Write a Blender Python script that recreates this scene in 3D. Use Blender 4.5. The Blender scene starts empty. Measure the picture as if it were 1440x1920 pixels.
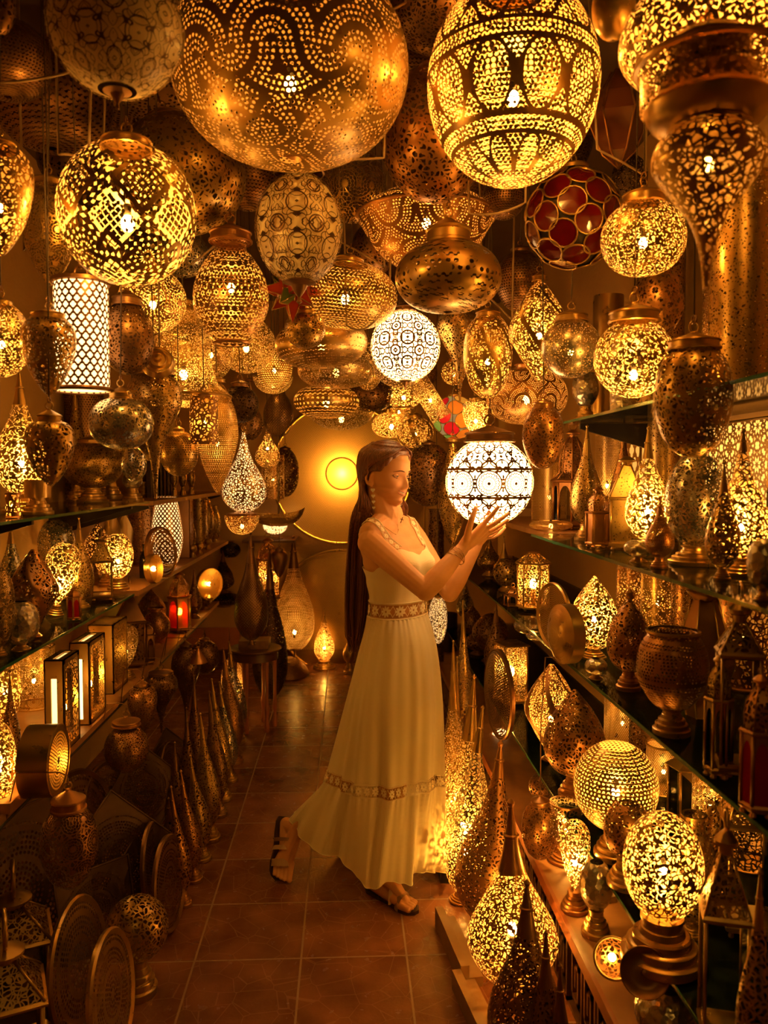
import bpy, bmesh, math, random
from math import sin, cos, pi, radians, sqrt, floor
from mathutils import Vector, Matrix
random.seed(7)
scene = bpy.context.scene
COL = scene.collection
# ------------------------------------------------------------------ camera
F = 1509.0                       # focal length in pixels of the 1440x1920 frame
CAM = Vector((0.0, 0.0, 1.55))
YAW, PITCH = math.atan(70/1509), math.atan(70/1509)
cam_data = bpy.data.cameras.new('camera')
cam = bpy.data.objects.new('camera', cam_data); COL.objects.link(cam)
cam.location = CAM
cam.rotation_euler = (pi/2 - PITCH, 0, -YAW)
cam_data.sensor_fit = 'VERTICAL'; cam_data.sensor_height = 36.0
cam_data.lens = F/1920*36.0
cam_data.clip_start = 0.05
cam_data.dof.use_dof = True; cam_data.dof.focus_distance = 2.95; cam_data.dof.aperture_fstop = 4.0
scene.camera = cam
# ------------------------------------------------------------------ view, world, light levels
scene.view_settings.view_transform = 'Standard'
scene.view_settings.look = 'None'
scene.view_settings.exposure = 0.52
scene.view_settings.gamma = 1.0
scene.view_settings.use_curve_mapping = False
scene.cycles.transparent_max_bounces = 24
BULB = (1.0, 0.455, 0.058)         # colour of the warm lamps
BULB_K = 74.0
GLASS = (1.0, 0.50, 0.16)
world = bpy.data.worlds.new('world'); scene.world = world; world.use_nodes = True
bg = world.node_tree.nodes['Background']
bg.inputs[0].default_value = (1.0, 0.36, 0.05, 1); bg.inputs[1].default_value = 0.018
def fill_lamp(name, loc, power, size, rot=(0,0,0)):
    # unseen fill light added behind the camera to brighten the front
    l = bpy.data.lights.new(name, 'AREA'); l.energy = power; l.size = size; l.color = (1, .47, .07)
    o = bpy.data.objects.new(name, l); COL.objects.link(o); o.location = loc; o.rotation_euler = rot
    return o
fill_lamp('front_fill_light', (-.1, -1.2, 2.85), 12, 1.2, (radians(-25), 0, 0))

# ------------------------------------------------------------------ pixel helpers (a ray of the photo's camera)
_R = cam.rotation_euler.to_matrix()
def ray(px, py):
    return (_R @ Vector(((px-720)/F, -(py-960)/F, -1.0)))
def at(px, py, Y):
    d = ray(px, py); return CAM + d*(Y/d.y)
def at_x(px, py, X):
    d = ray(px, py); return CAM + d*(X/d.x)
def at_z(px, py, Z):
    d = ray(px, py); return CAM + d*((Z-CAM.z)/d.z)

# ------------------------------------------------------------------ node building
class NB:
    def __init__(s, nt): s.nt = nt
    def new(s, t): return s.nt.nodes.new(t)
    def put(s, sock, v):
        if isinstance(v, bpy.types.NodeSocket): s.nt.links.new(v, sock)
        else: sock.default_value = v
    def m(s, op, a, b=None, c=None, clamp=False):
        n = s.new('ShaderNodeMath'); n.operation = op; n.use_clamp = clamp
        s.put(n.inputs[0], a)
        if b is not None: s.put(n.inputs[1], b)
        if c is not None: s.put(n.inputs[2], c)
        return n.outputs[0]
    def add(s,a,b): return s.m('ADD',a,b)
    def sub(s,a,b): return s.m('SUBTRACT',a,b)
    def mul(s,a,b): return s.m('MULTIPLY',a,b)
    def div(s,a,b): return s.m('DIVIDE',a,b)
    def lt(s,a,b): return s.m('LESS_THAN',a,b)
    def gt(s,a,b): return s.m('GREATER_THAN',a,b)
    def mn(s,a,b): return s.m('MINIMUM',a,b)
    def mx(s,a,b): return s.m('MAXIMUM',a,b)
    def fl(s,a): return s.m('FLOOR',a)
    def fr(s,a): return s.m('FRACT',a)
    def ab(s,a): return s.m('ABSOLUTE',a)
    def sq(s,a): return s.m('MULTIPLY',a,a)
    def hyp(s,a,b): return s.m('SQRT', s.add(s.sq(a), s.sq(b)))
    def vec(s,x,y,z=0.0):
        n = s.new('ShaderNodeCombineXYZ'); s.put(n.inputs[0],x); s.put(n.inputs[1],y); s.put(n.inputs[2],z); return n.outputs[0]
    def uv(s, name='UVMap'):
        n = s.new('ShaderNodeUVMap'); n.uv_map = name
        q = s.new('ShaderNodeSeparateXYZ'); s.nt.links.new(n.outputs[0], q.inputs[0]); return q.outputs[0], q.outputs[1]
    def obj(s):
        n = s.new('ShaderNodeTexCoord'); return n.outputs['Object']
    def vor(s, vec, scale, feature='DISTANCE_TO_EDGE', dim='3D', rnd=1.0):
        n = s.new('ShaderNodeTexVoronoi'); n.voronoi_dimensions = dim; n.feature = feature
        s.put(n.inputs['Vector'], vec); n.inputs['Scale'].default_value = scale; n.inputs['Randomness'].default_value = rnd
        return n.outputs['Distance']
    def noise(s, vec, scale, detail=2.0):
        n = s.new('ShaderNodeTexNoise'); s.put(n.inputs['Vector'], vec); n.inputs['Scale'].default_value = scale; n.inputs['Detail'].default_value = detail
        return n.outputs['Fac']

def grid(g, U, V, stag=True):
    row = g.fl(V)
    if stag: U = g.add(U, g.mul(0.5, g.m('FLOORED_MODULO', row, 2.0)))
    return g.sub(g.fr(U), .5), g.sub(g.fr(V), .5)

def hole(g, pat):
    """returns a socket, 1 where the metal sheet is cut away; pat = 'kind number number ...'"""
    a = pat.split(); k = a[0]; p = [float(x) for x in a[1:]]
    u, v = g.uv(); rr, _ = g.uv('RR')
    def dots(N, r, dv=.87):
        V = g.div(g.mul(v, N), dv)
        n = g.mx(3.0, g.m('ROUND', g.mul(N, rr)))
        fu, fv = grid(g, g.mul(u, n), V)
        return g.lt(g.hyp(fu, g.mul(fv, dv)), r)
    def warped(scale, amt=.35):
        n = g.new('ShaderNodeTexNoise'); g.put(n.inputs['Vector'], g.obj()); n.inputs['Scale'].default_value = scale*.8; n.inputs['Detail'].default_value = 0
        s_ = g.new('ShaderNodeVectorMath'); s_.operation = 'MULTIPLY_ADD'
        g.nt.links.new(n.outputs['Color'], s_.inputs[0]); s_.inputs[1].default_value = (amt/scale*3,)*3
        g.nt.links.new(g.obj(), s_.inputs[2]); return s_.outputs[0]
    if k == 'mosaic':            # open lattice of irregular cells: scale, rib width
        return g.gt(g.vor(g.obj(), p[0]), p[1]*1.22)
    if k == 'leaf':              # small curved slits
        return g.gt(g.vor(warped(p[0]), p[0]), p[1]*1.22)
    if k == 'dots':              # even rows of drilled holes: count around, radius
        return dots(p[0], p[1])
    if k == 'bigdots':           # engraved bands of dots of two sizes
        h1 = dots(p[0], p[1]); h2 = dots(p[0]*.5, p[1]*1.2)
        band = g.gt(g.fr(g.mul(v, p[0]/6)), .45)
        return g.add(g.mul(h1, band), g.mul(h2, g.sub(1.0, band)))
    if k == 'mandala':           # cells holding rings of dots
        M = p[0]; n = g.mx(2.0, g.m('ROUND', g.mul(M, rr)))
        fu, fv = grid(g, g.mul(u, n), g.mul(v, M))
        rho = g.mul(g.hyp(fu, fv), p[1]*2); ring = g.fl(rho)
        phi = g.add(g.div(g.m('ARCTAN2', fv, fu), 2*pi), .5)
        nph = g.mul(6.0, g.add(ring, 1.0))
        aa = g.sub(g.fr(g.mul(phi, nph)), .5); bb = g.sub(g.fr(rho), .5)
        d = g.lt(g.hyp(aa, bb), p[2])
        solid = g.gt(g.m('FLOORED_MODULO', ring, 4.0), .5)
        return g.mul(d, solid)
    if k == 'rosette':           # round rosettes in a field of small cells
        M = p[0]; n = g.mx(2.0, g.m('ROUND', g.mul(M, rr)))
        fu, fv = grid(g, g.mul(u, n), g.mul(v, M))
        r0 = g.hyp(fu, fv); rho = g.mul(r0, 9.0); ring = g.fl(rho)
        phi = g.add(g.div(g.m('ARCTAN2', fv, fu), 2*pi), .5)
        aa = g.ab(g.sub(g.fr(g.add(g.mul(phi, 14.0), g.mul(ring, .5))), .5)); bb = g.ab(g.sub(g.fr(rho), .5))
        pet = g.lt(g.add(aa, bb), .62); inside = g.mul(g.lt(r0, .42), g.gt(r0, .1))
        ground = g.mul(g.gt(r0, .46), g.gt(g.vor(g.obj(), p[1]), .09))
        return g.add(g.mul(pet, inside), ground)
    if k == 'filigree':          # mirrored scrolls: cells around, fineness, rib width
        M = p[0]
        U = g.m('PINGPONG', g.mul(u, M), .5); V = g.m('PINGPONG', g.mul(v, M), .5)
        U2 = g.add(U, g.mul(.09, g.m('SINE', g.mul(V, 17.0)))); V2 = g.add(V, g.mul(.09, g.m('SINE', g.mul(U, 15.0))))
        d = g.vor(g.vec(U2, V2), p[1], dim='2D')
        ringd = g.ab(g.sub(g.hyp(U, V), .27)); ring2 = g.ab(g.sub(g.hyp(g.sub(U,.5), g.sub(V,.5)), .2))
        return g.mul(g.gt(d, p[2]), g.mul(g.gt(ringd, p[2]*.24), g.gt(ring2, p[2]*.24)))
    if k == 'medallion':         # a belt of petalled medallions between mirrored scrolls
        M = p[0]; vc = p[3]
        U = g.m('PINGPONG', g.mul(u, M), .5); V = g.m('PINGPONG', g.mul(g.sub(v, vc), M), .5)
        U2 = g.add(U, g.mul(.09, g.m('SINE', g.mul(V, 17.0)))); V2 = g.add(V, g.mul(.09, g.m('SINE', g.mul(U, 15.0))))
        d = g.vor(g.vec(U2, V2), p[1], dim='2D')
        ringd = g.ab(g.sub(g.hyp(g.sub(.5, U), g.sub(.5, V)), .30))
        scroll = g.mul(g.gt(d, p[2]), g.gt(ringd, .035))
        fu = g.sub(g.fr(g.mul(u, M)), .5); fv = g.mul(g.sub(v, vc), M)
        r0 = g.hyp(fu, fv); ph = g.add(g.div(g.m('ARCTAN2', fv, fu), 2*pi), .5); rho = g.mul(r0, 8.5)
        aa = g.ab(g.sub(g.fr(g.add(g.mul(ph, 20.0), g.mul(g.fl(rho), .5))), .5)); bb = g.ab(g.sub(g.fr(rho), .5))
        pet = g.mul(g.lt(g.add(aa, bb), .56), g.mul(g.gt(r0, .06), g.lt(r0, .42)))
        corner = g.gt(r0, .47)
        inb = g.lt(g.ab(fv), .47); belt = g.mul(inb, g.add(pet, g.mul(corner, scroll)))
        edge = g.gt(g.ab(g.sub(g.ab(fv), .51)), .045)
        return g.mul(edge, g.add(belt, g.mul(g.sub(1.0, inb), scroll)))
    if k == 'quatrefoil':
        N = p[0]; fu, fv = grid(g, g.mul(u, N), g.mul(v, N*1.25))
        q = g.mn(g.hyp(g.sub(g.ab(fu), .18), g.mul(fv, .8)), g.hyp(fu, g.mul(g.sub(g.ab(fv), .27), .8)))
        return g.lt(q, .19)
    if k == 'net':
        N = p[0]; a1 = g.fr(g.add(g.mul(u, N), g.mul(v, N))); a2 = g.fr(g.sub(g.mul(u, N), g.mul(v, N)))
        return g.mul(g.gt(a1, p[1]), g.gt(a2, p[1]))
    if k == 'star':              # geometric star screen
        N = p[0]; fu = g.sub(g.fr(g.mul(u, N)), .5); fv = g.sub(g.fr(g.mul(v, N)), .5)
        ph = g.m('PINGPONG', g.m('ARCTAN2', fv, fu), pi/8); r0 = g.hyp(fu, fv)
        x = g.mul(r0, g.m('COSINE', ph)); y = g.mul(r0, g.m('SINE', ph))
        return g.gt(g.vor(g.vec(x, y), 5.0, dim='2D', rnd=.8), .19)
    if k == 'window':            # pointed oval windows of drilled dots between solid ribs
        M, N, r = p[:3]
        V = g.add(g.mul(v, M*.60), .12); fu, fv = grid(g, g.mul(u, M), V, False)
        e = g.add(g.sq(g.div(fu, .37)), g.sq(g.div(fv, .36)))
        fu2 = g.sub(.5, g.ab(fu)); e2 = g.add(g.div(fu2, .30), g.div(g.sub(.36, g.ab(fv)), .24))
        A = g.lt(e, 1.0); B = g.mul(g.mul(g.lt(e2, 1.0), g.gt(e, 1.35)), g.lt(g.ab(fv), .37))
        C_ = g.gt(g.ab(fv), .425)
        return g.mul(g.mx(g.mx(A, B), C_), dots(N, r))
    if k == 'lattice':           # diamond windows with a net, rosettes between
        M = p[0]; n = g.mx(2.0, g.m('ROUND', g.mul(M, rr)))
        fu, fv = grid(g, g.mul(u, n), g.mul(v, M*.9), False)
        r0 = g.hyp(fu, fv); q = g.add(g.ab(fu), g.ab(fv))
        c = g.hyp(g.sub(.5, g.ab(fu)), g.sub(.5, g.ab(fv)))
        s_ = p[1]
        net = g.mul(g.gt(g.fr(g.mul(g.add(fu, fv), s_)), .22), g.gt(g.fr(g.mul(g.sub(fu, fv), s_)), .22))
        inn = g.lt(q, .33)
        phi = g.add(g.div(g.m('ARCTAN2', g.sub(.5, g.ab(fv)), g.sub(.5, g.ab(fu))), 2*pi), .5)
        rho = g.mul(c, 11.0)
        ros = g.lt(g.add(g.ab(g.sub(g.fr(g.mul(phi, 16.0)), .5)), g.ab(g.sub(g.fr(rho), .5))), .66)
        out = g.mul(g.gt(q, .42), ros)
        return g.add(g.mul(net, inn), out)
    if k == 'spiral':            # small cells with solid twisting ribs
        rib = g.gt(g.ab(g.sub(g.fr(g.add(g.mul(u, p[2]), g.mul(v, p[3]))), .5)), p[4] if len(p) > 4 else .09)
        return g.mul(rib, g.gt(g.vor(warped(p[0], .2), p[0]), p[1]))
    if k == 'sparse':
        return g.mul(dots(p[0], p[1]), g.gt(g.noise(g.obj(), p[0]*.9, 0), .5))
    if k == 'discdots':          # flat round face: rings of dots (u,v are x,y in units of the radius)
        r0 = g.hyp(u, v); rho = g.mul(r0, p[0]); ring = g.fl(rho)
        phi = g.add(g.div(g.m('ARCTAN2', v, u), 2*pi), .5)
        aa = g.sub(g.fr(g.mul(phi, g.m('ROUND', g.mul(g.add(ring, .5), 6.28)))), .5); bb = g.sub(g.fr(rho), .5)
        solid = g.gt(g.m('FLOORED_MODULO', ring, p[2]), .5)
        return g.mul(g.mul(g.lt(g.hyp(aa, bb), p[1]), solid), g.lt(r0, p[3]))
    raise ValueError(pat)

TONES = {'gold': ((.56,.36,.12), .32), 'copper': ((.50,.25,.09), .34), 'dark': ((.27,.14,.06), .40),
         'silver': ((.62,.56,.44), .26), 'white': ((.86,.62,.30), .42), 'iron': ((.10,.055,.03), .5)}
MATS = {}
def mat(name):
    m = bpy.data.materials.new(name); m.use_nodes = True; nt = m.node_tree
    return m, NB(nt), nt.nodes['Principled BSDF'], nt.nodes['Material Output']
def metal(tone='gold', pat=None, rough=None, hammered=False, lit=False):
    lit = bool(lit); key = (tone, pat, rough, hammered, lit)
    if key in MATS: return MATS[key]
    m, g, b, out = mat('brass_' + tone if not pat else 'pierced_%s_%s' % (tone, pat.split()[0]))
    base, r = TONES[tone]
    if rough is not None: r = rough
    n = g.noise(g.obj(), 9.0, 4.0)
    cr = g.new('ShaderNodeMix'); cr.data_type = 'RGBA'
    g.put(cr.inputs[0], n); cr.inputs[6].default_value = (*[c*.62 for c in base], 1); cr.inputs[7].default_value = (*[min(1, c*1.12) for c in base], 1)
    g.nt.links.new(cr.outputs[2], b.inputs['Base Color'])
    b.inputs['Metallic'].default_value = .86
    g.put(b.inputs['Roughness'], g.add(r-.12, g.mul(.22, g.noise(g.obj(), 30.0, 2.0))))
    if hammered:
        bp = g.new('ShaderNodeBump'); bp.inputs['Strength'].default_value = .6; bp.inputs['Distance'].default_value = .004
        g.put(bp.inputs['Height'], g.vor(g.obj(), 70.0, 'F1')); g.nt.links.new(bp.outputs[0], b.inputs['Normal'])
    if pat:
        # patinated outside; inside has light painted in: pale if lit, shade-dark if unlit
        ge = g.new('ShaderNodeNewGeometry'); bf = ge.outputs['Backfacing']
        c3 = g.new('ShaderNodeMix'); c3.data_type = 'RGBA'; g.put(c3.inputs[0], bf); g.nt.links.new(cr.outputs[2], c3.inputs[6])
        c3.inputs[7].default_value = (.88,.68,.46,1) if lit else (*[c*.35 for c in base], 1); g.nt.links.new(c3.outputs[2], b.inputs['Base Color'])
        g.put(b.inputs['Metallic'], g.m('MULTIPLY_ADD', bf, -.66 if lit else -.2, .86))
        h = hole(g, pat)
        t = g.new('ShaderNodeBsdfTransparent'); mx = g.new('ShaderNodeMixShader')
        g.put(mx.inputs[0], h); g.nt.links.new(b.outputs[0], mx.inputs[1]); g.nt.links.new(t.outputs[0], mx.inputs[2])
        g.nt.links.new(mx.outputs[0], out.inputs[0])
    MATS[key] = m; return m
def emis(name, col, k):
    key = ('E', name, col, k)
    if key in MATS: return MATS[key]
    m = bpy.data.materials.new(name); m.use_nodes = True; nt = m.node_tree; nt.nodes.clear()
    e = nt.nodes.new('ShaderNodeEmission'); o = nt.nodes.new('ShaderNodeOutputMaterial')
    e.inputs[0].default_value = (*col, 1); e.inputs[1].default_value = k; nt.links.new(e.outputs[0], o.inputs[0])
    MATS[key] = m; return m
def plain(name, col, rough=.6, metallic=0.0, **kw):
    key = ('P', name)
    if key in MATS: return MATS[key]
    m, g, b, out = mat(name)
    b.inputs['Base Color'].default_value = (*col, 1); b.inputs['Roughness'].default_value = rough; b.inputs['Metallic'].default_value = metallic
    if kw.get('noise'):
        sc, amt = kw['noise']; n = g.noise(g.obj(), sc, 5.0)
        cr = g.new('ShaderNodeMix'); cr.data_type = 'RGBA'; g.put(cr.inputs[0], n)
        cr.inputs[6].default_value = (*[c*(1-amt) for c in col], 1); cr.inputs[7].default_value = (*[min(1, c*(1+amt)) for c in col], 1)
        g.nt.links.new(cr.outputs[2], b.inputs['Base Color'])
    if 'trans' in kw:            # clear or coloured pane: mostly see-through with a glossy face
        t = g.new('ShaderNodeBsdfTransparent'); t.inputs[0].default_value = (*kw['tint'], 1); mx = g.new('ShaderNodeMixShader')
        fr = g.new('ShaderNodeFresnel'); fr.inputs[0].default_value = 1.5
        g.put(mx.inputs[0], g.m('MULTIPLY_ADD', fr.outputs[0], kw['trans'], 1-kw['trans'])); 
        g.nt.links.new(t.outputs[0], mx.inputs[1]); g.nt.links.new(b.outputs[0], mx.inputs[2]); g.nt.links.new(mx.outputs[0], out.inputs[0])
    MATS[key] = m; return m
def M_glass(): return plain('clear_glass', (.01,.015,.01), .05, trans=.95, tint=(.95,.97,.93))
def M_green(): return plain('glass_edge_green', (.02,.10,.05), .15)
def M_red(): return plain('red_glass', (.45,.01,.01), .08, trans=.35, tint=(.8,.03,.02))
def M_wood(): return plain('shelf_wood', (.36,.17,.06), .5, noise=(14, .35))
def M_dwood(): return plain('dark_wood', (.10,.035,.015), .4, noise=(18, .4))
def M_cord(): return plain('cord_plastic', (.30,.20,.11), .5)
def M_thin(): return plain('hanging_cord', (.07,.04,.02), .6)
def M_black(): return plain('black_metal', (.02,.015,.012), .4)

# ------------------------------------------------------------------ mesh building
class MB:
    def __init__(s): s.v=[]; s.f=[]; s.uv=[]; s.rr=[]; s.sm=[]
    def lathe(s, prof, seg=36, lobes=None, z0=0, sides=None, cx=0, cy=0, cap=False):
        """prof: list of (r,z). UV u = angle/turn, v = arc length over the widest circumference; RR = r/rmax"""
        if sides: seg = sides
        R = max(p[0] for p in prof) or 1e-6
        if not cap:                  # keep the corners of stepped outlines crisp
            q = [prof[0]]; brk = []
            for i in range(1, len(prof)-1):
                a = (prof[i][0]-prof[i-1][0], prof[i][1]-prof[i-1][1]); b = (prof[i+1][0]-prof[i][0], prof[i+1][1]-prof[i][1])
                la, lb = math.hypot(*a), math.hypot(*b)
                q.append(prof[i])
                if la > 1e-9 and lb > 1e-9 and (a[0]*b[0]+a[1]*b[1])/(la*lb) < .80: brk.append(len(q)-1); q.append(prof[i])
            q.append(prof[-1]); prof = q
        else: brk = []
        base = len(s.v); n = len(prof)
        arc = [0.0]
        for i in range(1, n): arc.append(arc[-1]+math.hypot(prof[i][0]-prof[i-1][0], prof[i][1]-prof[i-1][1]))
        for i, (r, z) in enumerate(prof):
            for j in range(seg):
                t = 2*pi*(j/seg) + (pi/sides if sides else pi/2)
                q = r
                if lobes: q = r*(1 + lobes[1]*(abs(cos(lobes[0]*.5*(t + lobes[2]*z)))*2-1.3))
                s.v.append((cx+q*cos(t), cy+q*sin(t), z0+z))
        for i in range(n-1):
            if i in brk: continue
            for j in range(seg):
                a = base+i*seg+j; b_ = base+i*seg+(j+1) % seg
                s.f.append((a, b_, b_+seg, a+seg))
                u0, u1 = j/seg, (j+1)/seg; v0, v1 = arc[i]/(2*pi*R), arc[i+1]/(2*pi*R)
                s.uv += [(u0,v0),(u1,v0),(u1,v1),(u0,v1)]
                r0, r1 = prof[i][0]/R, prof[i+1][0]/R
                s.rr += [r0,r0,r1,r1]; s.sm.append(not sides)
        if cap:
            for i, rev in ((0, True), (n-1, False)):
                if prof[i][0] < 1e-4: continue
                loop = [base+i*seg+j for j in range(seg)]
                if rev: loop = loop[::-1]
                s.f.append(tuple(loop)); s.uv += [(0,0)]*seg; s.rr += [0]*seg; s.sm.append(False)
        return s
    def poly(s, pts, uvs=None, smooth=False):
        b = len(s.v); s.v += [tuple(p) for p in pts]; s.f.append(tuple(range(b, b+len(pts))))
        s.uv += uvs or [(0,0)]*len(pts); s.rr += [1]*len(pts); s.sm.append(smooth); return s
    def quad(s, a, b, c, d, unit=1.0):
        """flat sheet; uv in metres/unit"""
        a,b,c,d = map(Vector,(a,b,c,d)); w=(b-a).length/unit; h=(d-a).length/unit
        return s.poly((a,b,c,d), [(0,0),(w,0),(w,h),(0,h)])
    def box(s, x0,y0,z0,x1,y1,z1, M=None):
        P = [Vector(p) for p in ((x0,y0,z0),(x1,y0,z0),(x1,y1,z0),(x0,y1,z0),(x0,y0,z1),(x1,y0,z1),(x1,y1,z1),(x0,y1,z1))]
        if M: P = [M @ p for p in P]
        b = len(s.v); s.v += [tuple(p) for p in P]
        for f in ((3,2,1,0),(4,5,6,7),(0,1,5,4),(1,2,6,5),(2,3,7,6),(3,0,4,7)):
            s.f.append(tuple(b+i for i in f))
            q = [P[i] for i in f]; w = (q[1]-q[0]).length; h = (q[2]-q[1]).length
            s.uv += [(0,0),(w,0),(w,h),(0,h)]; s.rr += [1]*4; s.sm.append(False)
        return s
    def tube(s, pts, r, seg=8, closed=False, cap=True):
        pts = [Vector(p) for p in pts]; n = len(pts); base = len(s.v); rs = r if isinstance(r, (list, tuple)) else [r]*n
        up = None
        for i, p in enumerate(pts):
            if closed: t = (pts[(i+1)%n]-pts[i-1]).normalized()
            else: t = (pts[min(i+1,n-1)]-pts[max(i-1,0)]).normalized()
            if up is None: up = t.orthogonal().normalized()
            else:
                up = (up - t*up.dot(t)); up = up.normalized() if up.length > 1e-5 else t.orthogonal().normalized()
            w = t.cross(up)
            for j in range(seg):
                a = 2*pi*j/seg; s.v.append(tuple(p + up*cos(a)*rs[i] + w*sin(a)*rs[i]))
        m = n if closed else n-1
        for i in range(m):
            for j in range(seg):
                a = base+i*seg+j; b_ = base+i*seg+(j+1)%seg; i2 = base+((i+1)%n)*seg
                s.f.append((a, b_, i2+(j+1)%seg, i2+j)); s.uv += [(0,0)]*4; s.rr += [1]*4; s.sm.append(True)
        if cap and not closed:
            s.f.append(tuple(base+j for j in range(seg))[::-1]); s.uv += [(0,0)]*seg; s.rr += [1]*seg; s.sm.append(False)
            s.f.append(tuple(base+(n-1)*seg+j for j in range(seg))); s.uv += [(0,0)]*seg; s.rr += [1]*seg; s.sm.append(False)
        return s
    def ring(s, c, r, t, axis='y', n=24, seg=8):
        pts = []
        for i in range(n):
            a = 2*pi*i/n
            pts.append(Vector(c)+Vector({'x':(0,cos(a)*r,sin(a)*r),'y':(cos(a)*r,0,sin(a)*r),'z':(cos(a)*r,sin(a)*r,0)}[axis]))
        return s.tube(pts, t, seg, True)
    def ball(s, c, r, seg=16, rings=10, sz=1.0):
        return s.lathe([(r*sin(pi*i/rings), -r*sz*cos(pi*i/rings)) for i in range(rings+1)], seg, z0=c[2], cx=c[0], cy=c[1])
    def build(s, name, material, parent=None, M=None):
        me = bpy.data.meshes.new(name)
        me.from_pydata(s.v, [], s.f)
        uvl = me.uv_layers.new(name='UVMap'); rrl = me.uv_layers.new(name='RR')
        uvl.data.foreach_set('uv', [c for q in s.uv for c in q])
        rrl.data.foreach_set('uv', [c for q in s.rr for c in (q, 0.0)])
        me.polygons.foreach_set('use_smooth', s.sm)
        if M: me.transform(M)
        me.materials.append(material); me.validate(); me.update()
        o = bpy.data.objects.new(name, me); COL.objects.link(o)
        if parent: o.parent = parent
        return o
def tag(o, label=None, cat=None, group=None, kind=None):
    if label: o['label'] = label
    if cat: o['category'] = cat
    if group: o['group'] = group
    if kind: o['kind'] = kind
    return o
def empty(name, loc, rz=0, label=None, cat=None, group=None):
    o = bpy.data.objects.new(name, None); COL.objects.link(o); o.empty_display_size = .05
    o.location = loc; o.rotation_euler = (0, 0, rz); return tag(o, label, cat, group)
def crom(pts, n=8):
    """smooth curve through profile points"""
    out = []; P = [pts[0]]+list(pts)+[pts[-1]]
    for i in range(1, len(P)-2):
        for k in range(n):
            t = k/n
            out.append(tuple(max(0.0, .5*((2*P[i][c])+(-P[i-1][c]+P[i+1][c])*t+(2*P[i-1][c]-5*P[i][c]+4*P[i+1][c]-P[i+2][c])*t*t+(-P[i-1][c]+3*P[i][c]-3*P[i+1][c]+P[i+2][c])*t**3)) if c == 0 else
                             .5*((2*P[i][c])+(-P[i-1][c]+P[i+1][c])*t+(2*P[i-1][c]-5*P[i][c]+4*P[i+1][c]-P[i+2][c])*t*t+(-P[i-1][c]+3*P[i][c]-3*P[i+1][c]+P[i+2][c])*t**3) for c in (0,1)))
    out.append(tuple(pts[-1])); return out
# body outlines: (radius, height), both 0..1
def arc_prof(a0, a1, n=26, e=1.0):
    P = [(abs(sin(a0+(a1-a0)*i/n))**e, -cos(a0+(a1-a0)*i/n)) for i in range(n+1)]
    z0, z1 = P[0][1], P[-1][1]; return [(r, (z-z0)/(z1-z0)) for r, z in P]
BODY = {
 'globe': arc_prof(.06, pi-.42),
 'fullglobe': arc_prof(.30, pi-.05),
 'disc': arc_prof(.05, pi-.30, e=.8),
 'lens': [(0.02,0)] + crom([(.1,.0),(.42,.08),(.72,.28),(.97,.62),(1,.68),(.95,.74),(.72,.88),(.4,.98),(.3,1)],4),
 'egg': crom([(.02,0),(.16,.03),(.42,.14),(.74,.34),(.95,.58),(1,.74),(.93,.88),(.74,.97),(.6,1)],4),
 'egglong': crom([(.02,0),(.12,.03),(.34,.12),(.66,.3),(.93,.55),(1,.7),(.92,.86),(.6,.97),(.42,1)],4),
 'egground': crom([(.03,0),(.30,.02),(.66,.13),(.93,.36),(1,.55),(.93,.77),(.74,.92),(.52,1)],4),
 'onion': crom([(.30,0),(.66,.07),(.94,.22),(1,.36),(.9,.55),(.62,.74),(.34,.87),(.13,.96),(.04,1)],4),
 'tear': crom([(.28,0),(.62,.05),(.93,.15),(1,.25),(.93,.37),(.68,.51),(.44,.62),(.27,.74),(.16,.86),(.09,.95),(.05,1)],4),
 'teardrop_down': crom([(.03,0),(.3,.06),(.72,.2),(.98,.38),(1,.46),(.88,.6),(.6,.76),(.34,.9),(.2,1)],4),
 'almond': crom([(.02,0),(.22,.06),(.6,.22),(.93,.44),(1,.56),(.9,.72),(.6,.88),(.3,.97),(.12,1)],4),
 'invtear': crom([(.05,0),(.08,.12),(.16,.28),(.34,.45),(.66,.60),(.95,.74),(1,.82),(.9,.92),(.6,1)],4),
 'jug': crom([(.42,0),(.46,.03),(.66,.1),(.94,.3),(1,.45),(.9,.65),(.62,.83),(.42,.92),(.44,.97),(.52,1)],4),
 'vase': crom([(.30,0),(.62,.06),(.92,.25),(1,.42),(.92,.62),(.7,.8),(.5,.9),(.46,1)],4),
 'bowlvase': crom([(.32,0),(.58,.08),(.9,.3),(1,.52),(.93,.76),(.74,.93),(.66,.97),(.72,1)],4),
 'cyl': [(1,i/8) for i in range(9)],
 'taper': crom([(.62,0),(.86,.15),(1,.35),(.95,.55),(.75,.85),(.62,1)],4),
 'spire': crom([(.03,0),(.36,.07),(.78,.18),(1,.29),(.95,.37),(.74,.47),(.5,.57),(.30,.67),(.18,.79),(.10,.91),(.05,1)],4),
 'twist': crom([(.05,0),(.3,.1),(.8,.34),(1,.5),(.85,.66),(.45,.86),(.1,1)],4),
 'bowl': crom([(.05,0),(.5,.12),(.85,.45),(1,.85),(1,1)],4),
 'cone': [(1,0),(.8,.25),(.55,.5),(.3,.75),(.12,1)],
 'bell': crom([(.95,0),(1,.04),(1,.1),(.74,.22),(.62,.4),(.58,.6),(.62,.66),(.5,.72),(.42,.8),(.4,.95),(.3,1)],4),
}
CAP = [(1,0),(1.06,.04),(1.06,.12),(.97,.16),(.97,.42),(1.03,.47),(1.0,.54),(.8,.62),(.5,.76),(.26,.86),(.16,.92),(.14,1.0),(0,1.0)]
FLATCAP = [(1,0),(1.04,.1),(1.04,.6),(.9,.8),(.3,1),(0,1)]
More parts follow.
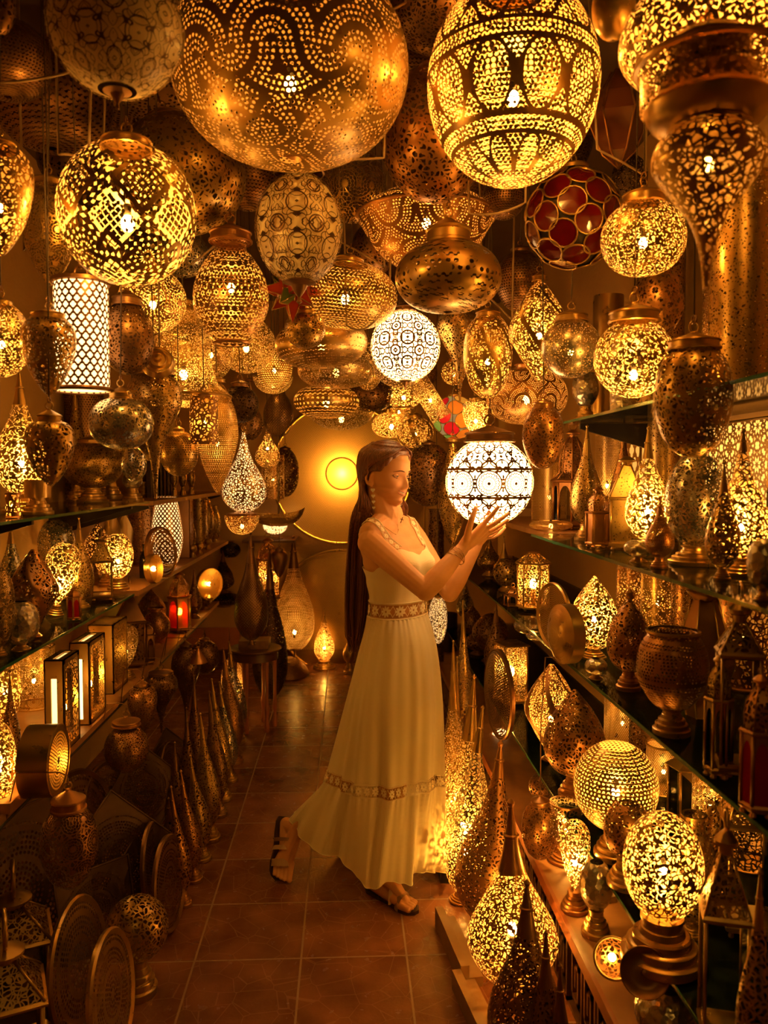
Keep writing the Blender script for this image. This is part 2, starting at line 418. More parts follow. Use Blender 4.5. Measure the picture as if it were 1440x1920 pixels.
BASE = [(0,0),(1,0),(1.02,.04),(1.02,.20),(.95,.24),(.88,.25),(.88,.40),(.84,.43),(.74,.44),(.73,.58),(.68,.62),(.58,.63),(.54,.76),(.50,.78),(.48,.90),(.54,.92),(.54,1.0),(0,1.0)]
FLATBASE = [(0,0),(1,0),(1,.45),(.92,.5),(.72,.52),(.70,.95),(0,1.0)]
CEIL = 2.95
# ------------------------------------------------------------------ the room
XL, XR, YB, YF = -1.38, 1.25, 6.6, -1.6
def plaster():
    m, g, b, out = mat('ochre_plaster')
    n = g.noise(g.obj(), 3.0, 6.0); cr = g.new('ShaderNodeMix'); cr.data_type = 'RGBA'; g.put(cr.inputs[0], n)
    cr.inputs[6].default_value = (.42,.24,.09,1); cr.inputs[7].default_value = (.60,.38,.15,1)
    g.nt.links.new(cr.outputs[2], b.inputs['Base Color']); b.inputs['Roughness'].default_value = .8
    bp = g.new('ShaderNodeBump'); bp.inputs['Strength'].default_value = .3; bp.inputs['Distance'].default_value = .01
    g.put(bp.inputs['Height'], g.noise(g.obj(), 40.0, 3.0)); g.nt.links.new(bp.outputs[0], b.inputs['Normal']); return m
def tiles():
    m, g, b, out = mat('terracotta_tiles')
    q = g.new('ShaderNodeSeparateXYZ'); g.nt.links.new(g.obj(), q.inputs[0])
    T = .339; X = g.div(g.add(q.outputs[0], .149), T); Y = g.div(g.sub(q.outputs[1], 2.523), T)
    dx = g.sub(.5, g.ab(g.sub(g.fr(X), .5))); dy = g.sub(.5, g.ab(g.sub(g.fr(Y), .5)))
    gr = g.lt(g.mn(dx, dy), .0095)
    w = g.new('ShaderNodeTexWhiteNoise'); w.noise_dimensions = '2D'; g.put(w.inputs['Vector'], g.vec(g.fl(X), g.fl(Y)))
    n = g.m('MULTIPLY_ADD', w.outputs[0], .25, g.mul(.85, g.noise(g.obj(), 7.0, 9.0)))
    cr = g.new('ShaderNodeMix'); cr.data_type = 'RGBA'; g.put(cr.inputs[0], g.m('MULTIPLY_ADD', n, 2.0, -.55, clamp=True))
    cr.inputs[6].default_value = (.10,.026,.009,1); cr.inputs[7].default_value = (.30,.12,.05,1)
    vein = g.lt(g.vor(g.obj(), 11.0), .012)
    c1 = g.new('ShaderNodeMix'); c1.data_type = 'RGBA'; g.put(c1.inputs[0], g.mul(.35, vein)); g.nt.links.new(cr.outputs[2], c1.inputs[6]); c1.inputs[7].default_value = (.45,.24,.12,1)
    c2 = g.new('ShaderNodeMix'); c2.data_type = 'RGBA'; g.put(c2.inputs[0], gr); g.nt.links.new(c1.outputs[2], c2.inputs[6]); c2.inputs[7].default_value = (.34,.21,.11,1)
    g.nt.links.new(c2.outputs[2], b.inputs['Base Color'])
    g.put(b.inputs['Roughness'], g.m('MULTIPLY_ADD', gr, .5, g.m('MULTIPLY_ADD', g.noise(g.obj(), 25.0, 3.0), .2, .14)))
    bp = g.new('ShaderNodeBump'); bp.inputs['Strength'].default_value = .25; bp.inputs['Distance'].default_value = .004
    g.put(bp.inputs['Height'], g.sub(g.noise(g.obj(), 90.0, 3.0), gr)); g.nt.links.new(bp.outputs[0], b.inputs['Normal']); return m
PL = plaster()
def struct(name, m, material): o = m.build(name, material); o['kind'] = 'structure'; return o
struct('floor', MB().box(XL-.1, YF, -.06, XR+.1, YB+.1, 0), tiles())
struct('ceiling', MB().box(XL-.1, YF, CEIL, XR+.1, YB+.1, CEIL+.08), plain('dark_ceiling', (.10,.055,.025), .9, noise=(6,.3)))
struct('wall_left', MB().box(XL-.1, YF, 0, XL, YB, CEIL), PL)
struct('wall_right', MB().box(XR, YF, 0, XR+.1, YB, CEIL), PL)
struct('wall_back', MB().box(XL-.1, YB, 0, XR+.1, YB+.1, CEIL), PL)
struct('baseboard_back', MB().box(XL+.01, YB-.02, 0, XR-.01, YB, .10).box(XL+.01, YB-.03, .10, XR-.01, YB, .115), M_dwood())
# the wooden dado behind the far lamps
d = MB()
for i in range(13):
    x = XL+.02+i*.2
    d.box(x, YB-.012, .116, x+.195, YB, .30)
struct('trim_1', d, plain('polished_wood', (.42,.15,.045), .3, noise=(10,.35)))

LT, LM, LL = 1.42, 1.02, .61       # left shelf tops
RU, RA, RB, RC, RP = 1.75, 1.32, .94, .43, .25
def shelf(name, x0, x1, y0, y1, z, kind, label, group=None, th=None):
    r = empty(name, ((x0+x1)/2, (y0+y1)/2, z), 0, label, 'shelf', group)
    X0, X1, Y0, Y1 = x0-r.location.x, x1-r.location.x, y0-r.location.y, y1-r.location.y
    if kind == 'glass':
        th = .009
        MB().box(X0,Y0,-th,X1,Y1,0).build('glass_pane', M_glass(), r)
        s_ = X1+.0015 if x0 < -.5 and x1 < 0 else X0-.0015
        MB().box(s_-.001, Y0, -th, s_+.001, Y1, 0).build('polished_edge', M_green(), r)
    else:
        th = .022
        MB().box(X0,Y0,-th,X1,Y1,0).build('board', M_wood(), r)
    # brackets to the wall
    wall = X0 if x1 < 0 else X1; inn = X1-.05 if x1 < 0 else X0+.05
    n = max(2, int((Y1-Y0)/1.1)+1)
    for i in range(n):
        y = Y0+.12+(Y1-Y0-.24)*i/(n-1)
        b = MB(); b.poly([(wall,y-.01,-th),(inn,y-.01,-th),(inn,y-.01,-th-.02),(wall,y-.01,-th-.13)]); b.poly([(wall,y+.01,-th-.13),(inn,y+.01,-th-.02),(inn,y+.01,-th),(wall,y+.01,-th)])
        b.poly([(wall,y-.01,-th-.13),(inn,y-.01,-th-.02),(inn,y+.01,-th-.02),(wall,y+.01,-th-.13)]); b.poly([(inn,y-.01,-th-.02),(inn,y-.01,-th),(inn,y+.01,-th),(inn,y+.01,-th-.02)])
        b.build('bracket', M_black(), r)
    return r
LX, RX = -.95, .72
shelf('glass_shelf', XL, LX, 1.3, 3.92, LT, 'glass', 'upper glass shelf on the left wall, nearest the camera')
shelf('wooden_shelf', XL, LX, 4.0, 6.55, LT, 'wood', 'upper dark wooden shelf on the far left wall')
shelf('glass_shelf', XL, LX, 1.3, 3.62, LM, 'glass', 'middle glass shelf on the left wall with the spiral copper lamp')
shelf('wooden_shelf', XL, LX, 3.7, 6.55, LM, 'wood', 'middle wooden shelf on the far left wall under the tall glowing lamp')
shelf('wooden_shelf', XL, LX, 1.5, 3.35, LL, 'wood', 'lower wooden shelf on the left carrying the glowing box lamps')
shelf('wooden_shelf', XL, LX, 3.42, 6.0, LL, 'wood', 'lower wooden shelf on the far left with the glowing coloured-glass lantern')
shelf('glass_shelf', RX+.1, XR, 1.3, 3.1, RU, 'glass', 'topmost glass shelf on the right wall behind the hanging lanterns')
shelf('glass_shelf', RX, XR, 1.0, 3.1, RA, 'glass', 'wide glass shelf at chest height on the right with the copper lantern')
shelf('wooden_shelf', RX+.06, XR, 3.15, 6.0, RA, 'wood', 'far wooden shelf on the right beside the held globe')
shelf('glass_shelf', RX, XR, 1.0, 6.0, RB, 'glass', 'long glass shelf on the right carrying the open copper bowl lamp')
shelf('glass_shelf', RX, XR, 1.0, 6.0, RC, 'glass', 'lowest glass shelf on the right under the dotted glowing globe')
# low platform with fretwork front
r = empty('display_platform', (.95, 3.3, 0), 0, 'low wooden platform along the right wall with black fretwork front', 'platform')
MB().box(-.31, -2.3, RP-.03, .29, 2.7, RP).build('board', M_wood(), r)
MB().box(-.322, -2.3, RP-.034, -.31, 2.7, RP+.004).build('edge_strip', plain('red_wood', (.33,.10,.03), .35, noise=(12,.3)), r)
def meander():
    m, g, b, out = mat('fretwork_metal'); u, v = g.uv()
    b.inputs['Base Color'].default_value = (.16,.09,.04,1); b.inputs['Metallic'].default_value = .7; b.inputs['Roughness'].default_value = .35
    s = 13.0
    q = g.new('ShaderNodeTexBrick'); g.put(q.inputs['Vector'], g.vec(g.mul(u, s), g.mul(v, s))); q.inputs['Scale'].default_value = 1.6; q.inputs['Mortar Size'].default_value = .05; q.offset = .5
    bp = g.new('ShaderNodeBump'); bp.inputs['Strength'].default_value = 1; bp.inputs['Distance'].default_value = .01
    g.put(bp.inputs['Height'], q.outputs['Fac']); g.nt.links.new(bp.outputs[0], b.inputs['Normal']); return m
fret = MB()
for k in range(8):                 # greek-key fretwork panels
    y0 = -2.28+k*.62
    def bar(a0, c0, a1, c1): fret.box(-.306, y0+min(a0,a1)-.006, min(c0,c1)-.006, -.290, y0+max(a0,a1)+.006, max(c0,c1)+.006)
    for i in range(5):
        o_ = .02+i*.118
        for (a0,c0,a1,c1) in ((0,.01,0,.21),(0,.21,.09,.21),(.09,.21,.09,.06),(.09,.06,.035,.06),(.035,.06,.035,.16),(.035,.16,.062,.16),(.062,.16,.062,.1),(0,.01,.118,.01)):
            bar(o_+a0, c0, o_+a1, c1)
fret.build('fretwork', metal('dark'), r)
MB().box(-.285, -2.28, 0, -.275, 2.68, RP-.03).build('backing_board', M_black(), r)
# ------------------------------------------------------------------ lantern builders
HNAME = {'globe':'globe_pendant','fullglobe':'globe_pendant','disc':'disc_pendant','lens':'saucer_pendant','egg':'egg_pendant','egglong':'egg_pendant','egground':'egg_pendant',
 'onion':'onion_pendant','tear':'teardrop_pendant','teardrop_down':'drop_pendant','almond':'almond_pendant','invtear':'long_drop_pendant','jug':'jug_pendant','vase':'vase_pendant',
 'bowlvase':'bowl_pendant','cyl':'cylinder_pendant','taper':'tapered_pendant','twist':'twisted_pendant','bowl':'bowl_pendant','cone':'cone_pendant','bell':'bell_pendant','spire':'teardrop_pendant'}
SNAME = {'globe':'globe_table_lamp','fullglobe':'globe_table_lamp','disc':'flattened_table_lamp','lens':'saucer_table_lamp','egg':'egg_table_lamp','egglong':'egg_table_lamp','egground':'egg_table_lamp',
 'onion':'onion_table_lamp','tear':'teardrop_lamp','teardrop_down':'drop_table_lamp','almond':'almond_table_lamp','invtear':'drop_table_lamp','jug':'jug_table_lamp','vase':'vase_table_lamp',
 'bowlvase':'open_bowl_lamp','cyl':'cylinder_table_lamp','taper':'tapered_table_lamp','twist':'twisted_table_lamp','bowl':'pierced_bowl','cone':'cone_table_lamp','bell':'bell_table_lamp','spire':'teardrop_lamp'}
TAKEN = []
def clash(x, y, z, R, hh):
    w = 0
    for (a, b, c, r, h) in TAKEN:
        d = ((x-a)**2+(y-b)**2)/(R+r)**2+((z-c)/(hh+h))**2
        w = max(w, 1-d)
    return w
def free_depth(f, Y):
    """nearest distance to Y at which the piece touches no other; f(Y) -> x, y, z, radius, half height"""
    best = (9, Y)
    for k in range(0, 24):
        for sg in ((1,-1) if k else (1,)):
            y = Y+sg*k*.035
            w = clash(*f(y))
            if w < .12: TAKEN.append(f(y)); return y
            if w+k*.02 < best[0]: best = (w+k*.02, y)
    TAKEN.append(f(best[1])); return best[1]
def shade(root, kind, R, H, z0, pat, lit, tone, lobes=None, seg=40, bulbz=.45, part='pierced_shade', br=None):
    prof = [(r*R, z*H) for r, z in BODY[kind]]
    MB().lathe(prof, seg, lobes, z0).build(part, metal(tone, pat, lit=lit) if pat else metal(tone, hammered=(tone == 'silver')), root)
    if isinstance(lit, str) and lit[0] == 'W':          # inner opal glass globe
        k = float(lit[1:] or 0)
        g_ = emis('lit_opal_glass', GLASS, k) if k else plain('opal_glass', (.85,.72,.48), .35)
        MB().lathe([(r*.955, z*.97+H*.012) for r, z in prof], seg, None, z0).build('glass_liner', g_, root)
    elif lit:
        lit = lit*.55 if lit < 1.3 else lit
        q = br or min(.0145, max(.007, R*.10)); ic = root
        z = z0+H*bulbz
        ic = MB().ball((0,0,z), q, 10, 6, 1.3).build('bulb', emis('lit_bulb', BULB, BULB_K*lit*(.0155/q)**2), root)
        MB().tube([(0,0,z+q*1.2),(0,0,z+q*3)], q*.6).build('bulb_socket', M_black(), ic) if kind not in ('tear','onion') else MB().tube([(0,0,z-q*1.2),(0,0,z-q*3)], q*.6).build('bulb_socket', M_black(), ic)
def cap_parts(root, rc, hc, z, tone, ring=True, cord=True, top=None, flat=False, hook=None):
    cp_ = MB().lathe([(r*rc, q*hc) for r, q in (FLATCAP if flat else CAP)], 32, None, z).build('cap', metal(tone), root)
    zt = z+hc
    if ring:
        rr = max(.009, rc*.22)
        MB().ring((0,0,zt+rr*.8), rr, rr*.2).build('hook_ring', metal(tone), cp_)
        MB().ring((0,0,zt+rr*2.2), rr*.7, rr*.18, 'x').build('hook_ring', metal('dark'), cp_)
        zt += rr*2.7
    if hook:                          # wire from the ring over to the shelf edge: (world x, world z)
        hx, hz = hook[0]-root.location.x, hook[1]-root.location.z
        a = -root.rotation_euler[2]; X_, Y_ = hx*cos(a), hx*sin(a); zu = max(hz, zt)+.02
        MB().tube([(0,0,zt-rr if ring else zt),(0,0,(zt+zu)/2),(X_*.15,Y_*.15,zu),(X_*.8,Y_*.8,zu),(X_,Y_,hz)], .002, 6).build('hanger_wire', metal('dark'), root)
    if cord and top - zt > .01:
        jx, jy = random.uniform(-.012,.012), random.uniform(-.012,.012)
        MB().tube([(0,0,zt),(jx,jy,zt+(top-zt)*.5),(0,0,top)], .0018, 6).build('cord', M_thin(), root)
def hang(kind, cx, cy, w, h, Y, pat, lit, label, tone='gold', cap=.42, ch=None, lobes=None, tilt=0, group=None, cat='lantern', ring=True, finial=False, flat=False, bulbz=.45, cord=True, rim=None, name=None, fixed=False, hook=None):
    def probe(y):
        c = at(cx, cy, y); return (c.x, c.y, c.z, w*y/F/2, h*y/F/2)
    if not fixed: Y = free_depth(probe, min(Y, 5.9))
    else: TAKEN.append(probe(Y))
    s = Y/F; R = w*s/2; H = h*s
    p = at(cx, cy+h/2, Y)
    root = empty(name or HNAME[kind], p, random.uniform(-.5,.5) if tilt == 0 else 0, label, cat, group)
    if tilt: root.rotation_euler = (0, radians(tilt), 0)
    shade(root, kind, R, H, 0, pat, lit, tone, lobes, 48 if w > 90 else 28, bulbz)
    ct = 'copper' if tone == 'copper' else ('dark' if tone in ('dark','iron') else 'gold')
    rc = R*cap; hc = (ch if ch else .85)*rc
    cap_parts(root, rc, hc, H*.985, ct, ring, cord, CEIL-p.z, flat, hook)
    if finial:
        MB().lathe([(0,-.9*rc),(rc*.12,-.8*rc),(rc*.06,-.6*rc),(rc*.2,-.4*rc),(rc*.35,-.12*rc),(rc*.7,0),(rc*.5,.12*rc)], 20).build('finial', metal(ct), root)
    if rim:
        z, f = rim
        MB().lathe([(R*f,z*H-.006),(R*f+.006,z*H-.004),(R*f+.008,z*H),(R*f+.006,z*H+.004),(R*f,z*H+.006)], 48).build('rim', metal(ct), root)
    return root
def place(px, top, surf, b):
    """base point on a surface: b is the pixel row of the base if > 5, else the world X"""
    if abs(b) > 5:
        q = at_z(px, b, surf)
    else:
        q = at_x(px, top, b); q = Vector((b, q.y, surf))
    t = at(px, top, q.y)
    return Vector((q.x, q.y, surf)), t.z-surf
def stand(kind, px, top, w, surf, b, pat, lit, label, tone='gold', base=(.62,.16), neck=None, lobes=None, tilt=0, group=None, cat='lamp', basekind='step', topcap=None, bulbz=None, name=None, bt=None, rz=None):
    p, Ht = place(px, top, surf, b)
    if abs(b) <= 5:                      # slide along the shelf, in depth, until it stands clear of its neighbours
        best = None
        for k in range(0, 14):
            for sg in ((1,-1) if k else (1,)):
                b2 = b+sg*k*.02
                p2, H2 = place(px, top, surf, b2); R2 = w*p2.y/F/2
                if p2.y > YB-.05-R2 or H2 < .04: continue
                if p2.x > 0 and not (.72+R2*.6 < p2.x <= XR-.01-R2) and k: continue
                if p2.x < 0 and surf > .1 and not (XL+.01+R2 <= p2.x < -.95-R2*.6) and k: continue
                w2 = clash(p2.x, p2.y, surf+H2*.45, R2*.9, H2*.4)
                if best is None or w2+k*.01 < best[0]: best = (w2+k*.01, p2, H2)
                if w2 < .12: break
            if best and best[0] < .12+k*.01: break
        if best: p, Ht = best[1], best[2]
    s = p.y/F; R = w*s/2
    lim = XR-.01-R if p.x > 0 else XL+.01+R
    if p.x > lim > 0 or p.x < lim < 0: p.x = lim
    TAKEN.append((p.x, p.y, surf+Ht*.45, R*.9, Ht*.4))
    root = empty(name or SNAME[kind], p, random.uniform(-.6,.6) if rz is None else rz, label, cat, group)
    if tilt: root.rotation_euler = (0, radians(tilt), 0)
    neck = (.26 if kind == 'tear' else .0) if neck is None else neck
    bw, bh = base; hb = bh*Ht; H = (Ht-hb)
    btn = bt or ('copper' if tone == 'copper' else ('dark' if tone in ('dark','iron') else 'gold'))
    ct = 0
    if topcap: ct = topcap[1]*H; H -= ct
    prof = BODY[kind]
    if neck:          # plain sheet-metal neck above the pierced part
        full = [(r*R, z*H) for r, z in prof]; cut = 1-neck
        lo = [q for q in full if q[1] <= cut*H]; hi = [lo[-1]]+[q for q in full if q[1] > cut*H]
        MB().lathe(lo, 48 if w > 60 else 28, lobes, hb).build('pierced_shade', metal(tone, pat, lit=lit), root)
        rt = max(.003, hi[-1][0])
        hi = hi + [(rt*1.6, H+rt), (rt*1.7, H+rt*2), (rt*.8, H+rt*3.2), (0, H+rt*4)]
        zc = hi[0][1]+ (hi[-5][1]-hi[0][1])*.55; rc = [r for r, z in hi if z <= zc][-1]
        mb = MB().lathe(hi, 20, None, hb); mb.lathe([(rc*.9,-rt),(rc*1.12,-rt*.5),(rc*1.12,rt*.5),(rc*.9,rt)], 20, None, hb+zc)
        mb.build('neck', metal(btn), root)
        if lit:
            q = min(.0145, max(.007, R*.11)); zb = hb+H*(bulbz or .25)
            MB().ball((0,0,zb), q, 10, 6, 1.3).build('bulb', emis('lit_bulb', BULB if lit is not True else BULB, BULB_K*lit*(.0155/q)**2), root)
            MB().tube([(0,0,zb-q*1.2),(0,0,zb-q*3)], q*.6).build('bulb_socket', M_black(), root)
    else:
        shade(root, kind, R, H, hb, pat, lit, tone, lobes, 48 if w > 70 else 28, bulbz or .4)
    if bh > 0:
        MB().lathe([(r*R*bw, z*hb*1.03) for r, z in (BASE if basekind == 'step' else FLATBASE)], 36).build('base', metal(btn), root)
    if topcap:
        MB().lathe([(r*R*topcap[0], z*ct) for r, z in CAP], 28, None, hb+H*.985).build('cap', metal(btn), root)
    if kind in ('bowlvase','cyl','jug') and pat:
        MB().lathe([(R*prof[-1][0]-.003,H-.004),(R*prof[-1][0]+.003,H-.004),(R*prof[-1][0]+.003,H+.002),(R*prof[-1][0]-.003,H+.002)], 40, None, hb).build('rim', metal(btn), root)
    return root
def poly_lantern(px, top, w, surf, b, label, sides=6, tone='gold', lit=0, roof='dome', roofh=.34, panes='clear', pat='leaf 95 .12', rz=.2, ring=True, cat='lantern', group=None, legs=True, bh=.06, wall=None, hangp=None, name=None, toplen=.12):
    """glass-sided candle lantern: feet, base tray, corner posts, panes, pierced roof, chimney, ring"""
    if hangp:
        Y = hangp; p = at(px, top[1], Y); Ht = at(px, top[0], Y).z-p.z
    else:
        p, Ht = place(px, top, surf, b)
    s = p.y/F; R = w*s/2/(1.0 if sides > 4 else .92)
    if not hangp:
        if p.x > 0: p.x = min(p.x, XR-.01-R)
        else: p.x = max(p.x, XL+.01+R)
    if sides == 4: R = R*1.08
    TAKEN.append((p.x, p.y, p.z+Ht*.45, R*.9, Ht*.4))
    root = empty(name or ('house_lantern' if sides == 4 else 'candle_lantern'), p, rz, label, cat, group)
    T = metal(tone); z0 = .03*Ht if legs else 0
    hb = bh*Ht; zr = Ht*(1-roofh-toplen); Rp = R*.9
    MB().lathe([(0,0),(R*.8,0),(R,hb*.4),(R,hb*.7),(Rp,hb),(0,hb)], sides=sides, z0=z0).build('base_tray', T, root)
    if legs:
        for i in range(sides):
            a = 2*pi*(i/sides)+pi/sides
            MB().lathe([(0,0),(.006,.001),(.007,z0*.5),(.004,z0+.002)], 8, cx=R*.75*cos(a), cy=R*.75*sin(a)).build('foot', T, root)
    c = [(Rp*cos(2*pi*i/sides+pi/sides), Rp*sin(2*pi*i/sides+pi/sides)) for i in range(sides)]
    for i in range(sides):
        x, y = c[i]; MB().tube([(x,y,z0+hb*.9),(x,y,zr)], max(.0035, R*.055), 6).build('corner_post', T, root)
    for i in range(sides):
        (x0,y0),(x1,y1) = c[i], c[(i+1)%sides]
        k = .97
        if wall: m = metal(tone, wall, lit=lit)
        elif panes == 'mixed': m = [M_red(), plain('amber_glass',(.5,.22,.02),.1,trans=.5,tint=(1,.6,.1)), plain('green_glass',(.05,.25,.03),.1,trans=.5,tint=(.3,.8,.15))][i%3]
        elif panes == 'red': m = M_red()
        else: m = M_glass()
        MB().quad((x0*k,y0*k,z0+hb),(x1*k,y1*k,z0+hb),(x1*k,y1*k,zr),(x0*k,y0*k,zr)).build('side_panel' if wall else 'glass_pane', m, root)
        if panes != 'plain' and not wall and sides > 4:      # pointed-arch fret over each pane
            f = MB(); n = 8; zz0 = z0+hb; hh = zr-zz0
            A = Vector((x0,y0,0)); B = Vector((x1,y1,0))
            def P(u, v): q = A.lerp(B, u); return (q.x, q.y, zz0+v*hh)
            for kx in range(n):
                u0, u1 = kx/n, (kx+1)/n
                def arch(u): t = abs(u-.5)*2; return .0 if False else (.62+.28*sqrt(max(0, 1-(t/.8)**2)) if t < .8 else 0.0)
                f.poly([P(u0, arch(u0) if arch(u0) else 0), P(u1, arch(u1) if arch(u1) else 0), P(u1, 1), P(u0, 1)])
            f.build('arch_fret', T, root)
    MB().lathe([(Rp,0),(R*1.04,.01*Ht),(R*1.06,.025*Ht),(R*.96,.04*Ht)], sides=sides, z0=zr-.01*Ht).build('cornice', T, root)
    hr = roofh*Ht; zz = zr+.028*Ht
    if roof == 'dome': pr = [(R*.78,0),(R*.80,hr*.35),(R*.72,hr*.6),(R*.5,hr*.82),(R*.25,hr)]
    elif roof == 'two': pr = [(R*.95,0),(R*.62,hr*.14),(R*.62,hr*.42),(R*.56,hr*.66),(R*.38,hr*.86),(R*.2,hr)]
    else: pr = [(R*.98,0),(R*.22,hr)]
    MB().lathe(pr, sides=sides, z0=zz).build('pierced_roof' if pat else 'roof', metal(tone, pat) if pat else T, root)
    if pat:
        for i in range(sides):
            a = 2*pi*i/sides+pi/sides
            MB().tube([(r*cos(a), r*sin(a), zz+z) for r, z in pr], R*.035, 5).build('roof_rib', T, root)
    tl = toplen*Ht; zc = zz+hr; r1 = pr[-1][0]
    MB().lathe([(r1,0),(r1,tl*.25),(r1*1.7,tl*.32),(r1*1.7,tl*.45),(r1*.8,tl*.7),(r1*.3,tl*.8),(0,tl*.82)], 16, z0=zc-.002).build('chimney_cap', T, root)
    if ring:
        rr = R*.36 if sides == 4 else R*.2
        MB().ring((0,0,zc+tl*.7+rr*.9), rr, rr*.13, 'x' if sides == 4 else 'y').build('carrying_ring', T, root)
    if lit:
        zb = z0+hb+(zr-z0-hb)*.5; q = max(.012, R*.2)
        MB().ball((0,0,zb), q, 10, 6, 1.5).build('bulb', emis('lit_bulb', BULB, BULB_K*lit*(.0155/q)**2), root)
        MB().tube([(0,0,z0+hb*.5),(0,0,zb-q*1.2)], q*.7).build('bulb_socket', M_wood(), root)
    return root
def disc_lamp(cx, cy, w, h, Y, label, pat='discdots 14 .36 5 .93', tone='gold', th=.05, lit=0, surf=None, lean=0, name='round_leaning_tray', cat='tray', group=None, side=1, bulge=.0, foot=False):
    """round sheet or drum on edge; its face turned so that it shows w wide, h high. side: +1 face turned to the aisle on the right, -1 to the left"""
    s = Y/F; R = h*s/2; c = at(cx, cy, Y)
    if surf is not None:
        zc = surf+R*cos(radians(lean))+(.05*R if foot else 0)+.002
    else: zc = c.z
    view = math.atan2(-c.y, -c.x)
    phi = math.acos(min(.98, max(.12, (w-th/s*.5)/h)))
    az = view+side*phi
    root = empty(name, (c.x, c.y, zc-R), 0, label, cat, group)
    T = Matrix.Translation((0,0,R)) @ Matrix.Rotation(az, 4, 'Z') @ Matrix.Rotation(radians(90-lean), 4, 'Y')
    seg = 56
    def face(z, bl):
        m = MB(); n = 6
        for i in range(n):
            for j in range(seg):
                q = []
                uvs = []
                for (ii, jj) in ((i,j),(i+1,j),(i+1,j+1),(i,j+1)):
                    rr = ii/n; a = 2*pi*jj/seg
                    q.append((R*rr*cos(a), R*rr*sin(a), z+bl*(1-rr*rr))); uvs.append((rr*cos(a), rr*sin(a)))
                if i == 0: q = q[1:]; uvs = uvs[1:]
                m.poly(q, uvs, True)
        return m
    face(th/2, bulge).build('pierced_face', metal(tone, pat), root, T)
    if lit or th > .03:
        face(-th/2, 0).build('back_plate', metal(tone), root, T)
        MB().lathe([(R,-th/2),(R*1.01,-th/2),(R*1.01,th/2),(R*.97,th/2+.002)], seg).build('side_band', metal(tone), root, T)
    else:
        MB().lathe([(R*.97,-.003),(R*1.005,-.004),(R*1.015,th/2),(R*.985,th/2+.006),(R*.90,th/2)], seg).build('rolled_rim', metal(tone), root, T)
    if lit:
        MB().ball((0,0,0), .014, 8, 6).build('bulb', emis('lit_bulb', BULB, BULB_K*lit), root, T)
    if foot:
        MB().lathe([(0,0),(.3*R,0),(.3*R,.02),(.12*R,.035),(.1*R,.06*R+.03),(0,.06*R+.03)], 20).build('foot', metal(tone), root)
    return root
def square_tray(cx, top, w, Y, hgt, label, az, lean=12, surf=0, pat='discdots 14 .36 5 .9', tone='dark', diamond=False):
    c = at(cx, top, Y); S = (c.z-surf)/(1.414 if diamond else 1)/cos(radians(lean))
    root = empty('square_leaning_tray', (c.x, c.y, surf), az, label, 'tray')
    T = Matrix.Rotation(radians(-lean), 4, 'Y')
    if diamond: T = T @ Matrix.Translation((0,0,.0)) @ Matrix.Rotation(radians(45), 4, 'X')
    m = MB(); m.poly([(0,-S/2,0),(0,S/2,0),(0,S/2,S),(0,-S/2,S)] if not diamond else [(0,0,0),(0,S,0),(0,S,S),(0,0,S)], [(-1,-1),(1,-1),(1,1),(-1,1)])
    m.build('pierced_face', metal(tone, pat), root, T)
    P = [(0,-S/2,0),(0,S/2,0),(0,S/2,S),(0,-S/2,S)] if not diamond else [(0,0,0),(0,S,0),(0,S,S),(0,0,S)]
    MB().tube(P, .005, 6, closed=True).build('rolled_rim', metal(tone), root, T)
    return root
def tray(px, by, dia_w, dia_h, label, **k):
    pass
